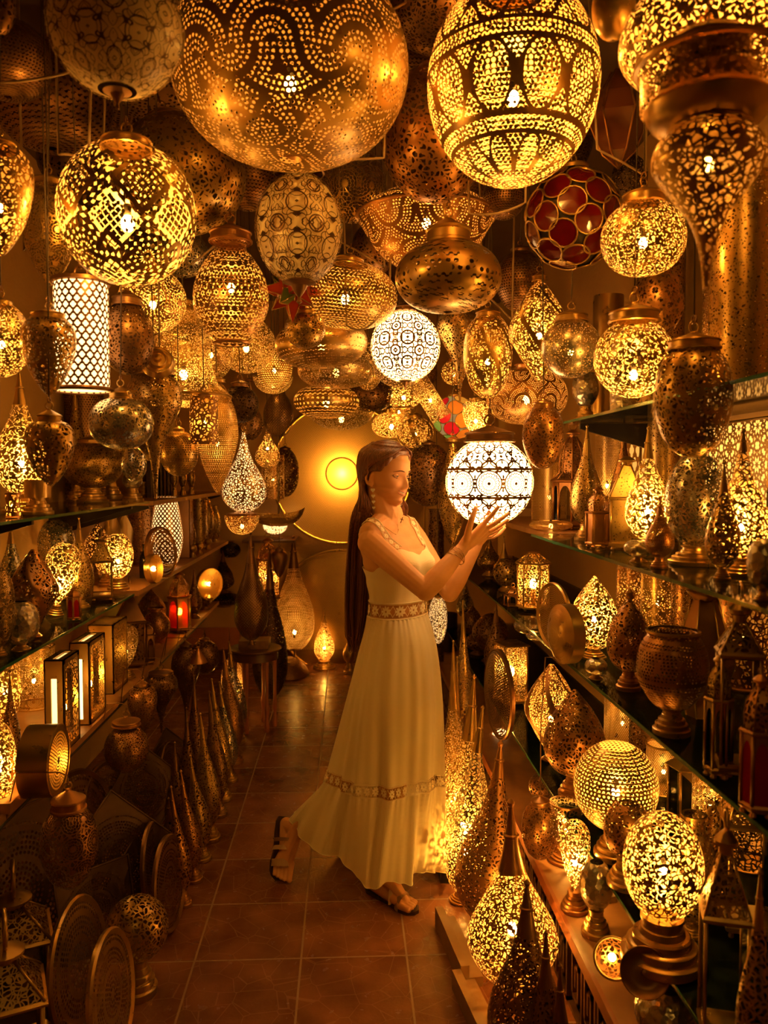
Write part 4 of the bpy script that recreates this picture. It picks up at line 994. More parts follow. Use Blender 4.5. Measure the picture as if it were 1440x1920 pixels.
# far wooden part of the middle shelf
S('taper', 312, 930, 58, LM, -1.03, 'net 20 .44', 'W2', 'tall bright barrel lamp with net piercing on the far middle shelf', base=(.5,.05))
disc_lamp(300, 990, 56, 96, 4.15, 'round domed tray lamp leaning in front of the bright barrel lamp', surf=LM, lean=8, lit=0, th=.02, bulge=.03, pat='discdots 16 .33 6 .9', tone='copper', name='round_tray_lamp', cat='lamp')
disc_lamp(287, 1010, 30, 54, 3.95, 'small glowing round lamp in front of the domed tray lamp', surf=LM, lean=5, lit=.7, th=.03, pat='discdots 9 .42 9 .97', name='round_drum_lamp', cat='lamp')
box_lamp(345, 935, 20, .12, -1.03, 'narrow dark wooden box lamp right of the bright barrel lamp', lit=0, tone='copper', slit=False, topslit=False, surf=LM, pat='leaf 80 .16')
for i, (px, t_, w) in enumerate(((372, 925, 34), (388, 935, 30), (402, 948, 26))):
    S('vase' if i else 'cyl', px, t_, w, LM, -1.08, 'leaf 70 .16', 0, ['plain golden cylinder lamp on the far middle shelf','waisted golden lamp right of the plain golden cylinder','smaller waisted lamp at the far end of the middle shelf'][i], base=(.7,.08), lobes=None if not i else (4,.05,6))
S('tear', 357, 948, 20, LM, -1.02, 'leaf 90 .15', 0, 'thin teardrop lamp by the dark wooden box lamp', base=(.8,.14))
for i, (px, lab) in enumerate(((285,'brass candle cup, nearest of the row at the edge of the far middle shelf'),(362,'brass candle cup below the thin teardrop on the far middle shelf'),(374,'brass candle cup right of another cup on the far middle shelf'),(390,'brass candle cup, farthest of the row on the middle shelf'))):
    S('bowlvase', px, [1040,1022,1018,1010][i], 14, LM, -.985, None, 0, lab, base=(.8,.4), group='candle cups at the edge of the far middle shelf', name='candle_cup', cat='candle holder')
# ---- lower shelf: glowing boxes
S('fullglobe', -4, 1352, 62, LL, -.985, 'leaf 85 .10', 1.9, 'bright pierced globe lamp cut by the left edge on the lower shelf', base=(.4,.05))
box_lamp(100, 1238, 36, .16, -.985, 'smaller glowing box lamp with a tall lit slit on the lower left shelf', pat='leaf 62 .10', lit=1.1)
box_lamp(148, 1205, 36, .20, -1.0, 'larger glowing box lamp with a lit top, behind the smaller one', pat='leaf 85 .09', lit=1.5)
box_lamp(188, 1172, 46, .22, -1.05, 'dark tall box lamp behind the two glowing box lamps', pat='mosaic 120 .12', lit=.25, topslit=False, slit=False)
disc_lamp(82, 1424, 70, 132, 2.36, 'round drum lamp with pierced face lying on edge on the lower shelf', surf=LL, lean=0, lit=1.0, th=.085, pat='discdots 11 .38 9 .92', name='round_drum_lamp', cat='lamp')
S('egglong', 236, 1172, 44, LL, -1.02, 'rosette 6 90', .15, 'egg lamp with flower piercing on a stepped foot at the end of the box lamps', 'gold', base=(.75,.16), neck=0)
S('cyl', 62, 1212, 74, LL, -1.27, 'rosette 9 90', .6, 'wide pierced cylinder lamp glowing behind the smaller box lamp', base=(1,.04), basekind='flat')
S('tear', 18, 1262, 34, LL, -1.06, 'leaf 90 .14', 0, 'thin dark teardrop lamp at the left edge of the lower shelf', 'dark', base=(.7,.1))
S('globe', 8, 1215, 60, LL, -1.25, 'mosaic 60 .10', .9, 'yellow-glowing pierced lamp against the wall at the left edge', base=(.8,.1))
o = MB().box(-.07,-.10,0,.07,.10,.03).build('wooden_block', M_wood()); o.location = at_z(20, 1500, LL)+Vector((-.03,0,.0)); tag(o, 'pale wooden block on the front corner of the lower left shelf', 'block')
# ---- lower shelf, far
poly_lantern(243, 1104, 62, LL, -1.06, 'large dark square lantern with a plain peaked roof, far lower shelf', sides=4, tone='dark', pat=None, roof='pyr', roofh=.30, rz=.35, wall='leaf 70 .14')
S('jug', 292, 1140, 52, LL, -1.06, 'leaf 120 .18', 0, 'dark copper jug right of the large square lantern', 'copper', base=(.5,.08))
S('onion', 283, 1105, 56, LL, -1.2, 'leaf 120 .16', 0, 'dark round vase behind the copper jug', 'dark', base=(.5,.1))
poly_lantern(336, 1072, 46, LL, -1.0, 'glowing hexagonal lantern with red, amber and green glass on the far lower shelf', lit=1.1, tone='copper', panes='mixed', pat='leaf 90 .13', rz=.0, roofh=.30)
disc_lamp(392, 1095, 50, 60, 5.6, 'bright half-moon looking round lamp with flower piercing on the far lower shelf', surf=None, lit=2.6, th=.03, pat='discdots 13 .38 200 .97', name='round_drum_lamp', cat='lamp', foot=True)
S('tear', 364, 1070, 28, LL, -1.0, 'leaf 90 .15', 0, 'thin dark teardrop lamp between the coloured lantern and the round bright lamp', 'dark', base=(.8,.1))
S('tear', 384, 1085, 26, LL, -.99, 'leaf 90 .15', 0, 'slim dark lamp in front of the round bright lamp', 'dark', base=(.8,.1))
poly_lantern(276, 1165, 30, LL, -.99, 'small dark lantern with black panes beside the copper jug', tone='dark', pat=None, roofh=.2)
S('tear', 418, 1035, 40, LL, -.99, 'leaf 60 .16', 0, 'dark leaf-shaped lamp deep on the far left shelf', 'iron', base=(.5,.06), lobes=(5,.07,10))
S('globe', 432, 1045, 36, LM, -.94, 'leaf 60 .18', 0, 'dark ribbed melon lamp at the far end of the left shelves', 'iron', base=(.5,.1), lobes=(6,.08,8))

# ------------------------------------------------------------------ left side: hanging under the shelf and standing on the floor
def under(kind, cx, cy, w, h, Y, pat, label, **k):
    """lantern hung from the underside of the lower shelf or its rail"""
    top = k.pop('top', LL-.024)
    r = hang(kind, cx, cy, w, h, Y, pat, 0, label, cord=False, hook=(-.955, LL-.036), **k)
    return r
under('egground', 131, 1588, 104, 150, 2.25, 'rosette 7 80', 'large copper egg lantern with flower piercing and a stepped cone cap, lower left', tone='copper', cap=.6, ch=1.3)
under('fullglobe', 238, 1402, 82, 88, 3.15, 'mosaic 130 .13', 'dark copper ball lantern with a wide cap hanging under the lower left shelf', tone='copper', cap=.62, ch=.7)
under('egg', 268, 1330, 54, 88, 3.4, 'leaf 110 .14', 'pointed copper lantern under the shelf left of the round-shouldered one', tone='copper', cap=.35, ch=1.5)
under('invtear', 303, 1318, 62, 112, 3.75, 'leaf 110 .15', 'round-shouldered hanging lantern with a brass lid under the lower left shelf', tone='dark', cap=.7, ch=.5)
under('invtear', 350, 1295, 54, 160, 4.2, 'leaf 110 .16', 'long tapering dark lantern hanging under the far lower shelf', tone='dark', cap=.4, ch=1.8)
under('globe', 384, 1232, 54, 62, 4.5, 'leaf 100 .16', 'dark globe lantern hanging near the far end of the lower left shelf', tone='dark', cap=.35, ch=1)
under('cone', 372, 1228, 34, 28, 4.1, None, 'small red-gold metal cone hanging in front of a dark globe', tone='copper', cap=.2)
# rail the low lanterns hang from
r = empty('hanging_rail', (-.955, 3.0, LL-.03), 0, 'dark metal rail under the edge of the lower left shelf', 'rail')
MB().tube([(0,-1.45,0),(0,2.5,0)], .006).build('rod', M_black(), r)
for y in (-1.2,-.2,.8,1.8): MB().box(-.3,y-.006,-.004,0,y+.006,.004).build('bracket', M_black(), r)
# row of tall teardrops on the floor along the aisle: tip pixel, base pixel
row = [(313,1477,347,1698,42,'nearest of the tall teardrop lamps in the floor row on the left'),
 (331,1447,366,1652,44,'second nearest of the tall teardrop lamps in the left floor row'),
 (349,1418,382,1612,46,'third tall teardrop lamp in the left floor row, slightly thicker'),
 (369,1340,398,1575,48,'tallest teardrop in the left floor row with an open pipe-like neck'),
 (386,1298,412,1530,44,'fifth teardrop lamp in the left floor row with a ringed neck'),
 (390,1275,420,1500,46,'sixth teardrop lamp from the front in the left floor row'),
 (405,1280,432,1465,42,'shiny dark teardrop lamp near the far end of the left floor row'),
 (412,1218,440,1430,50,'wide brown teardrop lamp near the far end of the left floor row'),
 (424,1205,447,1392,44,'farthest shiny teardrop lamp of the left floor row, beside the glowing leaf lamp')]
for i, (tx, ty, bx, by, w, lab) in enumerate(row):
    q = at_z(bx, by, 0); H = at(tx, ty, q.y).z; X0 = at(tx, ty, q.y).x
    root = S('tear', bx, ty, w, 0, by, 'leaf 90 .13' if i % 2 == 0 else 'mosaic 120 .15', 0, 'tall brass '+lab if 'tall' not in lab[:12] else lab, tone=['copper','copper','gold','gold','dark','gold','silver','copper','silver'][i], base=(.66,.13), cat='lamp', rz=0, name='teardrop_floor_lamp')
    root.rotation_euler = (0, -math.atan2(q.x-X0, H)*.75, 0)
for (tx, ty, bx, by, w, lab) in ((296,1500,318,1640,44,'squat copper teardrop lamp behind the nearest of the left floor row'),(318,1395,330,1590,40,'dark teardrop lamp in the second line behind the left floor row'),(356,1270,366,1505,44,'dark broad teardrop lamp in the second line under the hanging lanterns'),(338,1330,352,1540,40,'dark slim teardrop lamp in the second line of the left floor group')):
    S('tear', bx, ty, w, 0, by, 'leaf 90 .15', 0, lab, 'dark', base=(.6,.1), name='teardrop_floor_lamp')
# glowing copper leaf lamp at the end of the row
S('almond', 449, 1232, 46, 0, 1352, 'mosaic 130 .10', 1.3, 'glowing copper leaf-shaped lamp on the floor at the end of the left row', 'copper', base=(.7,.14), tilt=-8)
# floor globe on stepped base
S('fullglobe', 258, 1682, 118, 0, 1862, 'leaf 75 .12', 0, 'unlit pierced globe on a stepped brass foot, standing on the floor lower left', 'gold', base=(.62,.36), bt='gold', name='globe_floor_lamp')
# leaning round and square trays
disc_lamp(147, 1835, 100, 246, 2.22, 'largest round pierced tray leaning at the bottom left', surf=0, lean=8, th=.012, tone='gold')
disc_lamp(208, 1890, 78, 230, 2.12, 'round tray with pierced centre in front of the largest round tray', surf=0, lean=8, th=.012, tone='gold')
disc_lamp(316, 1668, 56, 172, 2.72, 'round tray leaning right behind the floor globe', surf=0, lean=6, th=.012, tone='dark')
disc_lamp(286, 1660, 40, 160, 2.85, 'narrow-looking round tray left of the tray behind the floor globe', surf=0, lean=5, th=.012, tone='dark')
disc_lamp(316, 1445, 34, 110, 3.8, 'small dark round tray behind the far teardrops of the left floor group', surf=0, lean=6, th=.012, tone='dark')
disc_lamp(150, 1480, 120, 200, 3.1, 'large dark pierced tray leaning against the left wall under the shelf', surf=0, lean=14, th=.012, tone='dark')
disc_lamp(205, 1500, 90, 170, 3.3, 'dark round tray next to the large one under the lower left shelf', surf=0, lean=12, th=.012, tone='dark')
for (cx, ty, Y, S_, lab, az, dia) in ((232,1500,2.75,.42,'large square pierced tray with bent edge leaning left of the floor globe',-.9,True),(270,1580,2.8,.26,'smaller square tray standing right of the large bent square tray',-.8,True),
      (285,1400,3.4,.40,'dark pierced square tray leaning under the round-shouldered lantern',-.7,True),(330,1370,3.9,.36,'dark pierced square tray farther back under the left shelf',-.7,True),
      (190,1640,2.6,.30,'upright square tray with flower piercing behind the largest round tray',-.8,False),(60,1540,2.5,.5,'broad black pierced sheet leaning below the shelf at the left edge',-.5,False)):
    square_tray(cx, ty, 0, Y, S_, lab, az, lean=14, tone='iron', diamond=dia, pat='discdots 16 .34 6 .85')
# house lanterns at the bottom left
poly_lantern(30, 1672, 150, 0, 1915, 'farther one of the two square brass lanterns at the bottom left', sides=4, pat='leaf 85 .10', roof='pyr', roofh=.20, rz=.42, tone='gold', toplen=.13)
poly_lantern(16, 1768, 158, 0, 2065, 'square brass lantern with pierced roof in the bottom left corner', sides=4, pat='leaf 85 .10', roof='pyr', roofh=.20, rz=.42, tone='gold', toplen=.13)

# ------------------------------------------------------------------ right wall: topmost shelf
S('cyl', 1141, 555, 56, RU, 1.0, None, 0, 'plain tall brass cylinder shade on the topmost right shelf', base=(1.02,.02), basekind='flat', name='brass_cylinder_vase')
S('cyl', 1170, 585, 48, RU, .93, None, 0, 'shorter plain brass cylinder shade with an open rim on the topmost right shelf', 'silver', base=(1.02,.02), basekind='flat', name='brass_cylinder_vase')
S('cyl', 1240, 400, 90, RU, 1.12, 'leaf 90 .16', 0, 'pierced brass drum lamp behind the very bright open-pierced globe', base=(1.02,.02), basekind='flat')
S('cyl', 1402, 340, 130, RU, 1.02, 'leaf 120 .2', 0, 'very large hammered brass cylinder at the right edge of the topmost shelf', base=(1.02,.02), basekind='flat')
S('cyl', 1345, 480, 50, RU, 1.16, 'star 6', .3, 'dark lattice cylinder lamp left of the large hammered cylinder', 'dark', base=(1.02,.03), basekind='flat')
S('bowlvase', 1098, 700, 50, RU, .885, None, 0, 'stack of small clear dishes at the far end of the topmost right shelf', 'silver', base=(.8,.3), name='stacked_dish', cat='dish')
# ---- shelf A
S('cyl', 1030, 868, 66, RA, .98, 'dots 60 .16', .25, 'pale golden pierced cylinder lamp right of the held globe', base=(1.0,.03), basekind='flat')
S('disc', 1033, 976, 82, RA, .86, 'mandala 9 7 .25', .3, 'flattened golden lamp lying at the far end of the chest-high shelf', base=(.4,.05))
poly_lantern(1074, 806, 78, RA, .95, 'tall copper octagonal lantern with red glass and a two-tier pierced roof', sides=8, tone='copper', panes='clear', pat='leaf 100 .13', roof='two', roofh=.42, rz=.1, toplen=.10)
S('tear', 1101, 802, 62, RA, .84, 'leaf 120 .16', 0, 'slender brass teardrop lamp in front of the copper octagonal lantern', base=(.7,.14))
poly_lantern(1122, 912, 48, RA, .80, 'little domed copper lantern with lattice sides right of the slender teardrop', tone='copper', pat='leaf 120 .12', roofh=.32, wall='net 1 .2', rz=.3)
S('tear', 1138, 935, 36, RA, .86, 'leaf 120 .14', 0, 'small copper teardrop behind the square peaked lantern', 'copper', base=(.7,.12))
poly_lantern(1176, 855, 74, RA, .86, 'square embossed brass lantern with a tall peaked roof on the chest-high shelf', sides=4, wall='leaf 140 .25', pat='leaf 140 .25', roof='pyr', roofh=.34, rz=-.35, ring=False)
S('tear', 1216, 806, 82, RA, .84, 'leaf 66 .08', 3.2, 'dazzling teardrop lamp in the middle of the chest-high right shelf', base=(.5,.14))
S('disc', 1198, 1012, 56, RA, .77, None, 0, 'small mottled glass dish under the dazzling teardrop', 'silver', base=(.6,.2), name='mottled_glass_dish', cat='dish')
S('tear', 1238, 938, 54, RA, .77, 'dots 44 .26', 0, 'small copper bulb-shaped lamp right of the dazzling teardrop', 'copper', base=(.6,.16))
S('fullglobe', 1308, 848, 118, RA, .90, 'leaf 85 .10', 0, 'large dark pierced globe lamp with glints, on a round base on the right shelf', 'silver', base=(.85,.16), bt='gold')
S('tear', 1358, 872, 64, RA, .82, 'leaf 90 .12', 0, 'leaning teardrop lamp between the large dark globe and the right edge', base=(.5,.1))
S('tear', 1394, 812, 100, RA, .86, 'leaf 90 .11', 1.5, 'big bottle-necked lamp glowing at the right edge of the chest-high shelf', base=(.6,.12), neck=.12)
S('disc', 1432, 1010, 60, RA, .76, None, 0, 'round mercury glass ball at the right edge of the chest-high shelf', 'silver', base=(.5,.15), name='mercury_glass_ball', cat='ornament')
S('cyl', 1140, 800, 46, RA, 1.12, 'dots 40 .34', .9, 'glowing dotted cylinder lamp against the wall behind the slender teardrop', base=(1,.03), basekind='flat')
S('cyl', 1245, 790, 60, RA, 1.15, 'leaf 120 .2', 0, 'plain embossed brass cylinder behind the dazzling teardrop', base=(1,.03), basekind='flat')
S('tear', 1170, 790, 50, RA, 1.05, 'leaf 120 .2', 0, 'dark slim teardrop in front of the glowing lattice panel', 'copper', base=(.5,.1))
# lit geometric panels at the wall
def wall_panel(x0, y0, x1, y1, label, pat, k, tone='gold', X=None):
    X = XR-.07 if X is None else X
    a = at_x(x0, y0, X); b = at_x(x1, y1, X); a2 = at_x(x0, y1, X)
    zt, zb = a.z, (at_x((x0+x1)/2, y1, X)).z; ya, yb = min(a.y,b.y), max(a.y,b.y)
    r = empty('pierced_light_panel', (X, (ya+yb)/2, zb), 0, label, 'panel')
    hw = (yb-ya)/2; H = zt-zb
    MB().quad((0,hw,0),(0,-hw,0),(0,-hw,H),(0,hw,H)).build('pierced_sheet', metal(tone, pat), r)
    MB().tube([(0,hw,0),(0,-hw,0),(0,-hw,H),(0,hw,H)], .006, 6, closed=True).build('frame', metal(tone), r)
    MB().box(.028,-hw,0,.04,hw,H).build('glowing_backing', emis('lit_panel%g' % k, (1,.42,.07), k), r)
    MB().box(-.001,-hw,-.004,.04,hw,0).box(-.001,-hw,H,.04,hw,H+.004).build('edge_plate', metal(tone), r)
wall_panel(1163, 812, 1200, 935, 'glowing panel with clover lattice behind the square embossed lantern', 'quatrefoil 14', .8)
wall_panel(1310, 800, 1440, 975, 'large glowing panel of many-pointed stars at the right wall', 'star 9', 1.6)
# ---- shelf B
poly_lantern(1000, 1035, 66, RB, .84, 'glowing tapered hexagonal lamp with mosaic piercing right of the wrists', sides=6, wall='mosaic 85 .09', pat='leaf 100 .13', lit=1.6, roof='pyr', roofh=.16, rz=.2, ring=False, toplen=.04)
disc_lamp(1040, 1140, 64, 128, 2.75, 'pierced brass disc lamp standing behind the smooth engraved disc', surf=RB, th=.012, side=-1, name='round_disc_lamp', cat='lamp', tone='gold', pat='discdots 18 .30 200 .95')
disc_lamp(1062, 1150, 62, 112, 2.55, 'smooth engraved brass disc on a foot right of the glowing hexagonal lamp', surf=RB, th=.04, side=-1, bulge=.03, name='round_disc_lamp', cat='lamp', tone='gold', pat='discdots 26 .2 3 .9')
S('onion', 1115, 1080, 94, RB, .82, 'leaf 72 .085', 3.2, 'dazzling pointed onion lamp with bright mosaic piercing on the right glass shelf', base=(.5,.12))
S('onion', 1181, 1098, 84, RB, .80, 'leaf 90 .14', 0, 'dark pointed onion lamp with a knob finial right of the dazzling onion lamp', 'copper', base=(.55,.18), topcap=(.18,.14))
S('globe', 1207, 1190, 72, RB, .84, 'dots 50 .22', 0, 'small copper globe lamp left of the open copper bowl lamp', 'copper', base=(.6,.22))
S('bowlvase', 1262, 1183, 134, RB, .765, 'window 9 60 .32', 0, 'large open copper bowl lamp with almond patterns on a stepped foot', 'copper', base=(.52,.24), bt='gold')
p, h = place(1322, 1104, RB, .90); r = empty('faceted_vase', p, .25, 'faceted copper vase with a wide round rim under the chest-high glass shelf', 'vase'); R = 54*p.y/F
MB().lathe([(0,0),(R*.55,0),(R*1.05,h*.42),(R*.42,h*.92),(R*.40,h*.93)], sides=6).build('faceted_body', metal('copper'), r)
m = MB()
for i in range(6):
    a = 2*pi*i/6+pi/6; m.tube([(q*cos(a), q*sin(a), z) for q, z in ((R*.55,0),(R*1.05,h*.42),(R*.42,h*.92))], .0025, 5)
m.build('soldered_seams', metal('gold'), r)
MB().lathe([(R*.30,h*.90),(R*.62,h*.97),(R*.64,h*.985),(R*.60,h),(R*.34,h*.95),(R*.2,h*.93)], 36).build('round_rim', metal('copper'), r, Matrix.Rotation(radians(0), 4, 'X'))
poly_lantern(1350, 1226, 54, RB, .75, 'small hexagonal lantern with dark panes and a domed top right of the bowl lamp', pat='leaf 110 .12', roofh=.26)
poly_lantern(1388, 1120, 92, RB, .79, 'tall clear glass box lantern with pierced roof and big ring on the right', sides=4, pat='leaf 75 .10', roof='pyr', roofh=.16, rz=-.3, toplen=.16)
poly_lantern(1428, 1262, 74, RB, .74, 'domed hexagonal lantern with wine-red panes at the right edge', panes='red', pat='leaf 90 .12', roofh=.3, tone='copper')
S('cyl', 1235, 1040, 64, RB, 1.16, 'leaf 120 .2', .5, 'embossed brass cylinder with a golden sheen behind the dark onion lamp', base=(1,.03), basekind='flat')
S('cyl', 1180, 1030, 46, RB, 1.17, 'mosaic 70 .12', .2, 'pierced copper cylinder behind the dazzling onion lamp', 'copper', base=(1,.03), basekind='flat')
S('cyl', 1290, 1040, 60, RB, 1.17, 'rosette 7 90', 0, 'dark flower-pierced cylinder left of the faceted copper vase', 'copper', base=(1,.03), basekind='flat')
S('cyl', 1400, 1060, 90, RB, 1.14, 'leaf 70 .13', .1, 'large dark pierced cylinder behind the clear glass box lantern', 'copper', base=(1,.03), basekind='flat')
S('disc', 985, 1186, 44, RB, .78, None, 0, 'mercury glass jar under the glowing hexagonal lamp, left of two', 'silver', base=(.6,.2), name='mercury_glass_jar', cat='jar')
S('disc', 1008, 1200, 44, RB, .75, None, 0, 'mercury glass jar under the glowing hexagonal lamp, right of two', 'silver', base=(.6,.2), name='mercury_glass_jar', cat='jar')
S('disc', 1118, 1235, 44, RB, .745, None, 0, 'small mercury glass jar in front of the dazzling onion lamp', 'silver', base=(.6,.2), name='mercury_glass_jar', cat='jar')
poly_lantern(1072, 1180, 30, RB, .77, 'tiny lantern with a black arched pane left of the dazzling onion lamp', pat=None, roofh=.2, tone='copper')
S('globe', 950, 1048, 52, RB, .84, 'leaf 70 .13', 0, 'pierced disc-like globe lamp below the fingertips', base=(.6,.16))
S('tear', 918, 1010, 46, RB, .86, 'leaf 80 .13', 0, 'pierced teardrop lamp just right of the far forearm', base=(.6,.14))
poly_lantern(962, 1100, 36, RB, .77, 'small copper lantern with an arched dark opening left of the glowing hexagonal lamp', pat='leaf 90 .13', tone='copper', roofh=.3)
S('tear', 945, 1008, 26, RB, .9, None, 0, 'thin plain brass spire behind the pierced disc-like globe', base=(.6,.1))
# boxes and plug on the far wooden shelf
for (px, t_, X, c_, lab) in ((960, 985, .95, (.30,.06,.03), 'small red carton on the far right shelf beside the held globe'),(985, 1000, 1.0, (.45,.28,.12), 'brown carton on the far right shelf')):
    p, h = place(px, t_, RA, X); o = MB().box(-.05,-.06,0,.05,.06,max(.04,h*.5)).build('carton', plain('card%g' % c_[0], c_, .7)); o.location = p; tag(o, lab, 'carton')
# ---- shelf C
poly_lantern(958, 1203, 62, RC, .80, 'glowing square lamp of mosaic sheets on the lowest right shelf', sides=4, wall='mosaic 110 .09', pat=None, roof='pyr', roofh=.03, toplen=.02, ring=False, rz=.25, lit=1.8, name='box_lamp', cat='lamp')
S('twist', 1034, 1246, 100, RC, .80, 'spiral 120 .13 5 2.0 .10', 1.3, 'copper onion lamp with spiral ribs and a red glow right of the glowing box lamp', 'copper', base=(.35,.05), lobes=(5,.05,7))
S('onion', 1078, 1292, 118, RC, .79, 'leaf 75 .13', 0, 'large unlit copper onion lamp in front of the spiral ribbed one', 'copper', base=(.5,.2))
S('globe', 1153, 1398, 160, RC, 1605, 'dots 58 .29', 2.4, 'glowing round lamp with even dots on the lowest right shelf', base=(.5,.24), bulbz=.45)
S('globe', 1178, 1505, 92, RC, .765, 'leaf 90 .13', 0, 'unlit pierced globe lamp with a stepped foot left of the big bright mosaic globe', 'copper', base=(.85,.30), bt='gold')
S('fullglobe', 1240, 1524, 152, RC, 1800, 'leaf 80 .10', 3.0, 'big bright mosaic globe lamp on a wide stepped base, lower right', base=(1.0,.30), bulbz=.45)
S('jug', 1302, 1528, 84, RC, .80, 'leaf 85 .13', 0, 'open-necked pierced lamp right of the big bright mosaic globe', base=(.5,.1))
poly_lantern(1362, 1552, 104, RC, .74, 'square lantern with pierced roof and leaning ring, lower right', sides=4, pat='leaf 85 .10', roof='pyr', roofh=.26, rz=-.3, toplen=.14)
poly_lantern(1405, 1430, 110, RC, .98, 'glazed square lantern with a wide pierced roof under the right glass shelf', sides=4, pat='leaf 95 .12', roof='pyr', roofh=.3, rz=-.25, ring=False, toplen=.05)
poly_lantern(1295, 1415, 90, RC, 1.08, 'tall glazed cabinet lantern against the lower right wall', sides=6, pat=None, panes='plain', roofh=.12, ring=False, toplen=.03, roof='pyr')
S('tear', 1425, 1640, 78, RC, .70, 'leaf 85 .12', 0, 'teardrop lamp on a ringed foot at the lower right edge', base=(.6,.2))
S('cyl', 1168, 1285, 70, RC, 1.12, 'dots 60 .25', .8, 'dotted cylinder lamp with a golden glow behind the large copper onion lamp', base=(1,.02), basekind='flat')
S('cyl', 1245, 1395, 66, RC, 1.12, 'dots 60 .25', .8, 'dotted cylinder lamp glowing behind the evenly dotted round lamp', base=(1,.02), basekind='flat')
S('cyl', 1215, 1340, 70, RC, 1.19, 'star 6', 0, 'panel-like lamp with cut stars behind the evenly dotted round lamp', 'dark', base=(1,.02), basekind='flat')
S('almond', 920, 1150, 70, RC, .86, 'leaf 75 .15', 0, 'dark leaf-shaped lamp standing left of the glowing box lamp', 'dark', base=(.5,.1))
disc_lamp(938, 1240, 56, 170, 3.35, 'tall curved pierced shell lamp touching the glowing box lamp', surf=RC, th=.02, side=-1, bulge=.04, name='shell_disc_lamp', cat='lamp', tone='dark', pat='discdots 18 .30 200 .95')
S('tear', 873, 1085, 34, RC, .90, 'leaf 75 .15', 0, 'greenish slim teardrop lamp far back on the right', 'silver', base=(.5,.1))
S('onion', 886, 1135, 40, RC, .86, 'leaf 75 .15', 0, 'small pointed onion lamp far back on the right', 'dark', base=(.5,.1))
S('tear', 930, 1130, 44, RC, .78, 'leaf 75 .15', 0, 'dark cone-topped lamp in front of the leaf-shaped lamp', 'dark', base=(.6,.15))
S('onion', 897, 1180, 50, RC, .80, 'leaf 75 .15', 0, 'dark ribbed onion lamp low among the far right lamps', 'dark', base=(.6,.15), lobes=(6,.06,8))
S('cyl', 1405, 1395, 90, RC, 1.15, 'leaf 80 .12', .8, 'large cylinder lamp glowing softly at the right edge behind the wide-roofed glazed lantern', base=(1,.02), basekind='flat')
S('cyl', 1335, 1400, 70, RC, 1.17, 'rosette 8 90', .6, 'flower-pierced cylinder lamp against the lower right wall', base=(1,.02), basekind='flat')
S('globe', 1345, 1500, 62, RC, .95, 'leaf 95 .13', 0, 'small pierced globe lamp behind the square lantern with the leaning ring', base=(.6,.25))
S('onion', 1120, 1480, 60, RC, 1.08, 'leaf 95 .13', .5, 'small onion lamp glowing in the gap left of the evenly dotted round lamp', base=(.5,.15))
S('tear', 1215, 1460, 46, RC, 1.05, 'leaf 95 .13', 0, 'slim teardrop lamp between the dotted lamp and the lower right wall', base=(.6,.15))
# ---- platform
S('egglong', 1077, 1540, 58, RP, 1706, 'leaf 85 .09', 2.2, 'small bright pierced egg lamp on a copper foot on the low platform', base=(.9,.22), bt='copper')
S('globe', 1117, 1616, 64, RP, 1752, None, 0, 'mottled glass ball lamp on a ringed foot in front of the bright egg lamp', 'silver', base=(.85,.34), bt='gold')
S('cyl', 1062, 1505, 64, RP, 1612, 'leaf 85 .10', 1.5, 'glowing pierced cylinder lamp behind the small bright egg lamp', 'copper', base=(1.1,.2), bt='copper')
S('disc', 1020, 1452, 60, RP, 1530, 'leaf 85 .13', 0, 'dark flattened lamp on a foot deep on the low platform', 'dark', base=(.7,.4))
p = at_z(1140, 1690, RP); r = empty('power_plug', p, .3, 'cream power plug lying on the low platform', 'plug')
MB().box(-.02,-.014,0,.02,.014,.02).build('plug_body', plain('cream_plastic', (.6,.45,.25), .5), r); MB().tube([(-.02,-.006,.01),(-.045,-.006,.01)], .002).build('pin', metal('silver'), r); MB().tube([(-.02,.006,.01),(-.045,.006,.01)], .002).build('pin', metal('silver'), r)
MB().tube([(.02,0,.01),(.07,.01,.004),(.10,.08,.003),(.05,.2,.003),(.12,.35,.003)], .003).build('flex', M_cord(), r)
# polished dish facing the aisle, tilted pierced cup, wrapped dome
def tilted(cx, cy, w, Y, prof, pat, tone, label, name, cat, rx, ry, parts='dish'):
    c = at(cx, cy, Y); R = w*Y/F/2; r = empty(name, c, 0, label, cat)
    T = Matrix.Rotation(radians(ry), 4, 'Y') @ Matrix.Rotation(radians(rx), 4, 'X')
    MB().lathe([(a*R, b*R) for a, b in prof], 40).build(parts, metal(tone, pat), r, T)
    return r, T, R
tilted(1208, 1822, 92, 1.72, [(0,.30),(.12,.28),(.16,.1),(.5,.0),(.85,.1),(1,.28),(1.03,.26),(.9,.02),(.5,-.1),(0,-.12)], None, 'dark', 'round polished dark brass dish facing out on the low platform', 'polished_dish', 'dish', 62, -30)
r_, T_, R_ = tilted(1148, 1795, 74, 1.86, [(1,.7),(.96,.2),(.8,-.4),(.5,-.7),(0,-.75)], 'leaf 85 .10', 'copper', 'pierced cup lamp tipped over and glowing on the low platform', 'tipped_cup_lamp', 'lamp', 60, -20, 'pierced_cup')
MB().ball((0,0,-.1*R_), .010, 8, 6).build('bulb', emis('lit_bulb', BULB, 60), r_, T_)
MB().ring((0,0,.7*R_), R_, .003, 'z', 32).build('wire_ring', metal('gold'), r_, T_)
S('globe', 1252, 1852, 130, RP, 1960, None, 0, 'big domed lamp wrapped in clear film at the bottom right', 'silver', base=(.6,.1), name='wrapped_dome_lamp', cat='lamp')
S('tear', 1335, 1862, 44, RP, 1990, None, 0, 'small copper vase with a handle at the bottom right edge', 'copper', base=(.6,.1), neck=0, name='copper_vase', cat='vase')
